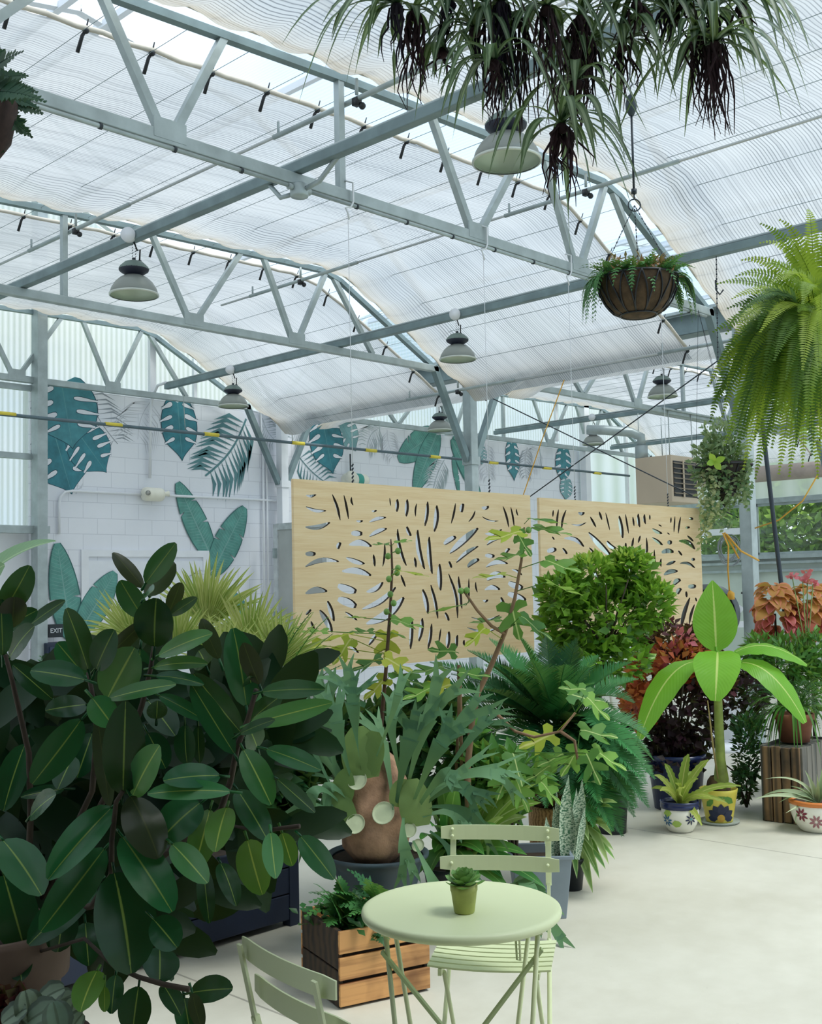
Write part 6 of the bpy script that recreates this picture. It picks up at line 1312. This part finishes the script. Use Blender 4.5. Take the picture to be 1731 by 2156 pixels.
b.build('stalks',STEMG,t); b2.build('petals',COLP,t)
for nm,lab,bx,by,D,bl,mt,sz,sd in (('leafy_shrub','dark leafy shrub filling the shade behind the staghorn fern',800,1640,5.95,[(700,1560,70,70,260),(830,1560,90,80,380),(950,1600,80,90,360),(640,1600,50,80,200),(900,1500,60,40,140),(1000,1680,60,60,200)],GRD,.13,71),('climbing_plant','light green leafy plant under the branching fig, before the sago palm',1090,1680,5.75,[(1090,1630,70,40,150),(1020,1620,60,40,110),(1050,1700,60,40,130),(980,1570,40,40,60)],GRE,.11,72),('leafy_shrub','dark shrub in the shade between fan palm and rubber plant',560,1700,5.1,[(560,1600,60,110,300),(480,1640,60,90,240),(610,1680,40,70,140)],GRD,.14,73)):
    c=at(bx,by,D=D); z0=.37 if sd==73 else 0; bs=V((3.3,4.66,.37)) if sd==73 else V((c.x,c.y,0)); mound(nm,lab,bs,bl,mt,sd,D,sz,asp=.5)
# terracotta pot on the plank box with trailing straps
tp=at(1680,1585,D=8.25); tp.z=BH; tp=V((PLK.x,PLK.y,BH)); pt=pot('terracotta_pot',tp,[(0,0),(.10,0),(.13,.16),(.14,.16),(.14,.2),(.125,.2),(.12,.15)],plain('terracotta',"8a5640",.85,0,.12,8),'terracotta pot standing on the plank box','flowerpot',soil=(.12,.16))
t=thing('asparagus_fern','feathery green plant with arching straps in the terracotta pot on the planks','plant',tp+V((0,0,.16))); r=random.Random(46); cc=tp+V((0,0,.17))
for k in range(34):
    a=r.uniform(0,6.28); l=r.uniform(.3,.62); d=V((math.cos(a),math.sin(a),0)); e=cc+d*l+V((0,0,r.uniform(-.28,.22))); m=cc+d*l*.4+V((0,0,r.uniform(.25,.5))); b=MB(); b.cr=r.random(); frond(b,bez(cc,m,e,10),.06,30,.006,V((0,0,1)),.9,.1,.003,.5,.1,r,.1,.3); b.build('frond',GRE if k%2 else GRD,t)
b=MB()
for k in range(30):
    a=r.uniform(0,6.28); l=r.uniform(.2,.4); d=V((math.cos(a),math.sin(a),0)); b.cr=r.random(); b.ribbon(bez(cc,cc+d*l*.6+V((0,0,.25)),cc+d*l+V((0,0,-.22)),9),[.02*math.sin(math.pi*(i/9*.85+.12)) +.001 for i in range(10)],V((0,0,1)),.15,2)
b.build('strap_leaves',GRE,t)
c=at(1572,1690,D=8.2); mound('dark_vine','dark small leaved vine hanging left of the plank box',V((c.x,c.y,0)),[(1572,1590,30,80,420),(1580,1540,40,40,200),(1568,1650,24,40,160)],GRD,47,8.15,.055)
# ---------------------------------------------------------------- banana plant
def banana():
    base=SUNP+V((0,0,.2)); t=thing('banana_plant','young banana plant with broad bright leaves in the yellow pot','banana plant',base); D=7.72
    top=at(1510,1425,D=D); b=MB(); P=[base,at(1519,1640,D=D+.05),at(1517,1600,D=D),at(1513,1500,D=D),top]; b.tube(P,[.06,.052,.034,.03,.026],14); b.build('pseudostem',plain('banana_stem',"7f8f3e",.5,0,.25,7),t)
    b=MB(); b.lathe([(.0,0),(.075,0),(.08,.05),(.07,.1),(.045,.13)],base-V((0,0,.01)),16,fn=lambda a,i:1+.1*math.sin(a*5+i)); b.build('fibre_base',plain('banana_fibre',"5a4630",.95,0,.3,14),t)
    b=MB(); b.tube([at(1490,1475,D=D-.1),at(1500,1560,D=D-.08),at(1512,1640,D=D-.06)],[.004,.008,.006],6); b.build('dry_leaf',plain('dry_leaf',"8a7a4a",.8),t)
    bp=lambda u:math.sin(math.pi*min(1,u*.95+.03))**.6
    def lf(pts,w,n,name='leaf',fold=.10,pr=bp):
        k=len(pts)-1; b=MB(); b.cr=.5; ws=[max(.004,w*pr(i/k)) for i in range(k+1)]; b.ribbon(pts,ws,n,fold,4,.02); b.tube([top-V((0,0,.1)),top,pts[0],pts[1]],.008,6); b.build(name,BANM,t)
    cam_=tocam(top)
    lf(bez(at(1508,1372,D=D),at(1506,1300,D=D+.02),at(1500,1222,D=D+.1),14),92*D/FPX,cam_+V((0,0,.2)),pr=lambda u:math.sin(math.pi*min(1,u**.78*.97+.025))**.85)
    lf(bez(at(1511,1372,D=D-.12),at(1512,1375,D=D-.55),at(1506,1476,D=D-.62),14),92*D/FPX,V((0,0,1))+cam_*.9,fold=.05)
    lf(bez(at(1540,1378,D=D),at(1610,1330,D=D-.05),at(1700,1400,D=D-.1),14),66*D/FPX,V((0,0,1))+cam_*.35,fold=-.12)
    lf(bez(at(1553,1395,D=D-.05),at(1625,1385,D=D-.2),at(1696,1522,D=D-.3),14),68*D/FPX,(V((0,0,.8))+cam_*.7+CX*.3),fold=-.08)
    lf(bez(at(1472,1392,D=D-.05),at(1400,1390,D=D-.25),at(1346,1556,D=D-.35),14),70*D/FPX,(V((0,0,.8))+cam_*.7-CX*.3),fold=-.08)
    lf(bez(at(1478,1390,D=D+.1),at(1430,1375,D=D+.25),at(1388,1450,D=D+.35),12),40*D/FPX,(V((0,0,1))+cam_*.3),fold=-.1)
banana()
# ---------------------------------------------------------------- bowls
CREST=leafmat('crested_fern',"7fa03a","b3bf5a",back="a9b85a",rib="c9c97a",ribw=.04,rough=.5,trans=.35)
t=thing('birds_nest_fern','ruffled yellow green bird nest fern in the navy rimmed bowl','fern',BOWL+V((0,0,.17))); r=random.Random(51); c=BOWL+V((0,0,.175))
for x,y,dd,w in ((1450,1588,.05,34),(1492,1600,.0,30),(1400,1608,.1,26),(1378,1632,.0,22),(1420,1640,.15,24),(1470,1640,-.15,26),(1478,1738,-.2,26),(1560,1655,-.05,26),(1390,1665,-.1,24),(1500,1680,-.15,24),(1428,1650,-.2,26),(1530,1690,-.1,18),(1372,1660,.1,18),(1462,1625,.15,28),(1440,1660,-.25,30)):
    e=at(x,y,D=7.55+dd); m=c.lerp(e,.5)+V((0,0,.09)); k=16; pts=bez(c,m,e,k); b=MB(); b.cr=r.random(); W_=w*.5*7.5/FPX
    b.ribbon(pts,[W_*(.45+.55*math.sin(math.pi*min(1,i/k*.9+.08)))*(1+.22*(i%2))*(1 if i<k-1 else .5) for i in range(k+1)],tocam(c)+V((0,0,.5)),.15,2,.08); b.build('frond',CREST,t)
ALO=leafmat('aloe_leaf',"8fa77a","b3bf98",rough=.5,trans=.15)
t=thing('air_plant','silvery green plant with long narrow curling leaves in the orange rimmed bowl','plant',ORB+V((0,0,.19))); c=ORB+V((0,0,.19)); r=random.Random(53)
for x,y,mx,my,w in ((1612,1640,1690,1625,9),(1590,1682,1650,1665,16),(1606,1676,1660,1650,14),(1695,1622,1712,1650,14),(1735,1600,1730,1660,16),(1655,1712,1690,1690,10),(1690,1725,1690,1690,10),(1640,1690,1690,1660,12),(1770,1610,1745,1650,14),(1790,1680,1760,1650,14),(1800,1640,1760,1640,12),(1720,1630,1725,1670,12),(1664,1655,1700,1660,9),(1676,1735,1670,1700,7)):
    e=at(x,y,D=7.45+r.uniform(-.15,.1)); m=at(mx,my,D=7.45); k=10; b=MB(); b.cr=r.random(); b.ribbon(bez(c,m,e,k),[w*7.4/FPX*(1-(i/k)**1.4)+.0012 for i in range(k+1)],tocam(c)+V((0,0,.6)),.3,2); b.build('leaf',ALO,t)
# ---------------------------------------------------------------- table plant
o=loc(tc,.005,-.06,.7105); o=at(978,1921,z=.7105)
t=pot('small_pot',o,[(0,0),(.028,0),(.031,.004),(.039,.062),(.041,.066),(.0415,.084),(.038,.086),(.035,.06)],plain('olive_glaze',"a3aa5c",.6,0,.12,14),'small olive green pot on the round table','flowerpot',n=28,soil=(.036,.07))
SUC=leafmat('succulent',"5f9a4a","9ac27a",rough=.5,trans=.15,back="5f8a4a",edge="6fa05a"); t=thing('succulent','rosette succulent with thick pale green leaves in the small olive pot','succulent',o+V((0,0,.07))); c=o+V((0,0,.078)); r=random.Random(55)
for k in range(34):
    a=k*2.39996; f=k/34; el=.15+1.15*(1-f) if False else R_(8+72*(1-f)); rr=.012+.02*f; d=V((math.cos(a)*math.cos(el),math.sin(a)*math.cos(el),math.sin(el))); L=.030+.034*f; p=c+V((math.cos(a)*.006,math.sin(a)*.006,.022*(1-f))); up=V((-math.cos(a)*math.sin(el),-math.sin(a)*math.sin(el),math.cos(el))); b=MB(); b.cr=r.random()*.5+.5*(1-f)
    b.leaf(p,p+d*L,L*.62,up,-.12,.12,6,4,lambda u:(.35+.65*math.sin(math.pi*min(1,u*.72+.02))) *(1 if u<.85 else (1.02-u)/.17+.08)); b.build('leaf',SUC,t)
# ---------------------------------------------------------------- snake plants and neighbours
SNK=leafmat('snake_leaf',"5f8a6a","bcd0b2",rough=.4,trans=.1,edge="a9bd8a")
def snake_mat():
    t=NT('snake_plant_leaf'); uv=t.n('ShaderNodeTexCoord').outputs['UV']; s=t.n('ShaderNodeSeparateXYZ',{0:uv}); v=t.n('ShaderNodeMapping',{'Vector':uv,'Scale':(2.5,26,1)}).outputs[0]; n=t.noise(1.6,v,3,.6); rn=t.n('ShaderNodeAttribute',attribute_name='rnd').outputs['Fac']
    c=t.ramp(n,[(.42,lin("3f6f52")),(.56,lin("c5d3bc"))]); return t.done(t.pr(c,.45,0,.4))
SNK=snake_mat(); t=thing('snake_plant','variegated snake plant standing in the square zinc planter','plant',ZPL+V((0,0,.27))); r=random.Random(57)
for x,y,bx,w in ((1198,1632,1190,26),(1226,1640,1205,24),(1180,1690,1178,22),(1165,1700,1168,18),(1214,1660,1208,22),(1172,1655,1185,12),(1150,1720,1160,20),(1205,1700,1198,22),(1188,1720,1186,20),(1232,1700,1215,16)):
    p=at(bx,1800,D=5.72+r.uniform(-.04,.1)); p.z=.27; e=at(x,y,D=5.75); k=10; b=MB(); b.cr=r.random(); b.ribbon(bez(p,p.lerp(e,.5)+CX*r.uniform(-.02,.02),e,k),[w*.85*5.75/FPX*(.75+.35*math.sin(math.pi*i/k))*(1 if i<7 else (k-i)/3.2+.05) for i in range(k+1)],tocam(p)+CX*r.uniform(-.4,.4),.18,2); b.build('leaf',SNK,t)
DRA=leafmat('dracaena',"4f8f3f","a5c07a",rough=.45,trans=.3,edge="b9cf8f"); DRG=leafmat('dracaena_green',"2f7a3a","5aa04a",rough=.4,trans=.3,rib="8fbf6a",ribw=.02)
def strappy(name,label,base,tips,D,mat,w,seed,h=.1,cat='plant',potted=None):
    t=thing(name,label,cat,base); r=random.Random(seed)
    for x,y in tips:
        e=at(x,y,D=D+r.uniform(-.15,.12)); c=base+V((r.uniform(-.02,.02),r.uniform(-.02,.02),h*r.uniform(.3,1))); m=c.lerp(e,.5)+V((0,0,.10)); k=9; b=MB(); b.cr=r.random(); b.ribbon(bez(c,m,e,k),[w*(math.sin(math.pi*min(1,i/k*.88+.1))**.8) for i in range(k)]+[.001],(V((0,0,1))+tocam(c)*.7+V((r.uniform(-.4,.4),r.uniform(-.4,.4),0))).normalized(),.15,2); b.build('leaf',mat,t)
    b=MB(); b.tube([base,base+V((0,0,h))],[.014,.01],7); b.build('stem',STEMG,t); return t
q=at(1200,1770,D=6.2); q.z=0
pot('nursery_pot',q,[(0,0),(.06,0),(.08,.16),(.085,.16),(.085,.175),(.075,.175),(.07,.15)],bpy.data.materials['black_nursery'],'black pot half hidden behind the zinc planter','flowerpot',soil=(.073,.15))
strappy('variegated_shrub','spiky green and cream variegated plant right of the zinc planter',q+V((0,0,.15)),[(1268,1760),(1250,1790),(1292,1790),(1230,1800),(1275,1830),(1215,1850),(1290,1740),(1240,1770),(1255,1720),(1285,1700),(1295,1810),(1262,1850),(1248,1880),(1290,1700),(1285,1735),(1292,1660),(1260,1650),(1280,1780),(1245,1860),(1255,1830),(1232,1680),(1290,1760),(1270,1690),(1240,1650),(1288,1720),(1265,1740),(1300,1690),(1250,1700),(1262,1800),(1282,1820),(1235,1740),(1222,1720)],6.0,DRA,.055,61,.35)
strappy('dumb_cane','pale lime leaved plant behind the chair back, right of the staghorn',WB+V((0,0,.13)),[(1055,1655),(1085,1665),(1140,1690),(1040,1700),(1110,1720),(1075,1640),(1020,1720),(1130,1650),(1060,1720)],5.5,leafmat('dumb_cane_leaf',"7fae4a","bcd27a",rough=.4,trans=.35,rib="dfe8b0",ribw=.03),.07,62,.40)
strappy('broad_leaf_plant','low broad dark green leaves behind the chair, in the black pot',NURS+V((0,0,.27)),[(900,1700),(885,1770),(930,1640),(915,1795),(870,1850),(955,1800),(910,1740),(940,1760),(940,1700),(990,1760),(1020,1800),(1060,1850),(1010,1870),(900,1850),(1090,1830),(960,1660),(1050,1740),(1110,1800),(1130,1850),(1000,1700),(1095,1760),(1150,1870),(1075,1880)],5.35,DRG,.085,63,.12)
t=thing('staghorn_pup','small staghorn with torn fronds hanging to the floor right of the table','plant',V((ZPL.x-.2,ZPL.y-.08,0))); r=random.Random(64)
pot('nursery_pot',V((ZPL.x-.22,ZPL.y-.0,0)),[(0,0),(.05,0),(.065,.13),(.07,.13),(.07,.145),(.06,.145),(.058,.1)],bpy.data.materials['black_nursery'],'tiny black pot left of the zinc planter, under the table edge','flowerpot',n=20,soil=(.058,.11))
c=V((ZPL.x-.22,ZPL.y,.14))
for x,y,w in ((1185,1985,26),(1140,1960,22),(1150,1905,40),(1120,1880,40),(1090,1900,30),(1170,1920,24)):
    e=at(x,y,D=5.2); b=MB(); b.cr=r.random(); m=c.lerp(e,.4)+V((0,0,.12)); pts=bez(c,m,m.lerp(e,.7),7); n=tocam(c)+V((0,0,.3)); b.ribbon(pts,[w*5.2/FPX*(.3+.6*i/7) for i in range(8)],n,.06,2); antler(b,pts[-1],(e-pts[-1]),n.normalized(),(e-pts[-1]).length*.8,w*5.2/FPX*.85,1,r); b.build('frond',STG,t)
# ---------------------------------------------------------------- crate ferns and floor corner
t=thing('crate_fern','small dark lacy fern growing in the pine crate','fern',CRATE+V((0,0,.25))); r=random.Random(66)
CFM=leafmat('crate_fern_leaf',"1f5a34","4a8a40",rough=.5,trans=.2)
for x,y in ((660,1860),(690,1835),(730,1830),(770,1850),(650,1900),(680,1920),(720,1960),(760,1940),(800,1900),(700,1880),(740,1880),(790,1930),(640,1930),(775,1990),(670,1880),(715,1845),(750,1905),(690,1950),(820,1940),(650,1880),(735,1930),(705,1910),(765,2030),(790,1860),(810,1990)):
    c=CRATE+V((r.uniform(-.13,.13),r.uniform(-.13,.13),.255)); e=at(x,y,D=4.6+r.uniform(-.18,.15)); m=c.lerp(e,.5)+V((0,0,.08)); b=MB(); b.cr=r.random(); frond(b,bez(c,m,e,9),.075,13,.034,V((0,0,1))+tocam(c)*.6,.95,.15,.002,.6,.15,r,.1,.3); b.build('frond',CFM,t)
b=MB()
for k in range(240): q=CRATE+V((r.uniform(-.2,.2),r.uniform(-.2,.2),r.uniform(.25,.33))); b.cr=r.random(); small(b,q,V((r.uniform(-1,1),r.uniform(-1,1),.3)).normalized(),V((0,0,1))+tocam(q)*.4,.05,.032)
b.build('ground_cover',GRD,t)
hb=at(85,2150,D=2.75); HP=V((hb.x,hb.y,0)); zt=at(85,2150,D=2.75).z-.03
pot('clay_planter',HP,[(0,0),(.09,0),(.11,zt-.05),(.12,zt-.05),(.12,zt),(.105,zt),(.1,zt-.06)],plain('dark_clay',"4a3a34",.85),'dark clay planter at the bottom left corner before the large clay pot','flowerpot',soil=(.1,zt-.02))
HEU=leafmat('heuchera',"5f7a6c","93a892",back="6a2430",rib="4a5a4e",ribw=.03,rough=.6,trans=.15,edge="4f5f58"); t=thing('heuchera','ruffled silver green plant with maroon undersides in the bottom left corner','plant',HP+V((0,0,zt-.02))); r=random.Random(68); b=MB(); b2=MB()
for x,y,w in ((110,2095,60),(130,2110,60),(60,2120,70),(90,2135,70),(150,2130,60),(120,2145,70),(30,2140,60),(160,2155,50),(75,2150,60)):
    q=at(x,y,D=2.62+r.uniform(-.08,.1)); a=r.uniform(0,6.28); d=(CX*math.cos(a)+V((0,0,1))*.5).normalized(); L=w*2.6/FPX; b.cr=r.random(); b.leaf(q-d*L*.5,q+d*L*.5,L*.9,tocam(q)+V((0,0,.7)),.1,.12,8,6,lambda u:(math.sin(math.pi*min(1,u*.9+.06))**.5)*(1+.12*math.sin(u*25)),wav=.06); b2.tube([HP+V((0,0,zt-.02)),q],.003,4)
b.build('ruffled_leaves',HEU,t); b2.build('stalks',COLD,t); b=MB()
for k in range(60): q=at(r.uniform(-20,40),r.uniform(2095,2160),D=2.7); b.cr=r.random(); small(b,q,V((r.uniform(-1,1),r.uniform(-1,1),.5)).normalized(),tocam(q),.05,.04)
b.build('maroon_leaves',COLD,t)
# ---------------------------------------------------------------- light
w=bpy.data.worlds.new('world'); S.world=w; w.use_nodes=True; nt=w.node_tree; nt.nodes.clear()
o=nt.nodes.new('ShaderNodeOutputWorld'); bg=nt.nodes.new('ShaderNodeBackground'); nt.links.new(bg.outputs[0],o.inputs[0])
g=nt.nodes.new('ShaderNodeTexCoord'); sp=nt.nodes.new('ShaderNodeSeparateXYZ'); nt.links.new(g.outputs['Generated'],sp.inputs[0])
nz=nt.nodes.new('ShaderNodeTexNoise'); nz.inputs['Scale'].default_value=2.2; nz.inputs['Detail'].default_value=5; nt.links.new(g.outputs['Generated'],nz.inputs['Vector'])
rp=nt.nodes.new('ShaderNodeValToRGB'); nt.links.new(nz.outputs[0],rp.inputs[0])
rp.color_ramp.elements[0].position=.42; rp.color_ramp.elements[0].color=lin("c3dcf5"); rp.color_ramp.elements[1].position=.62; rp.color_ramp.elements[1].color=lin("f8f9fa")
nt.links.new(rp.outputs[0],bg.inputs[0]); bg.inputs[1].default_value=1.2
sd=bpy.data.lights.new('sun','SUN'); sd.energy=2.6; sd.angle=R_(24); sd.color=(1,.97,.9)
so=bpy.data.objects.new('sun',sd); COL.objects.link(so)
sdir=V((-.22,.50,-1)); so.rotation_euler=sdir.to_track_quat('-Z','Y').to_euler(); so.location=(8,3,14)
S.view_settings.view_transform='Standard'; S.view_settings.look='None'; S.view_settings.gamma=1; S.view_settings.use_curve_mapping=False
S.view_settings.exposure=.54
S.cycles.use_denoising=True
S.cycles.max_bounces=9; S.cycles.transparent_max_bounces=24; S.cycles.diffuse_bounces=4; S.cycles.glossy_bounces=2; S.cycles.transmission_bounces=6
S.cycles.sample_clamp_indirect=6; S.cycles.caustics_reflective=False; S.cycles.caustics_refractive=False
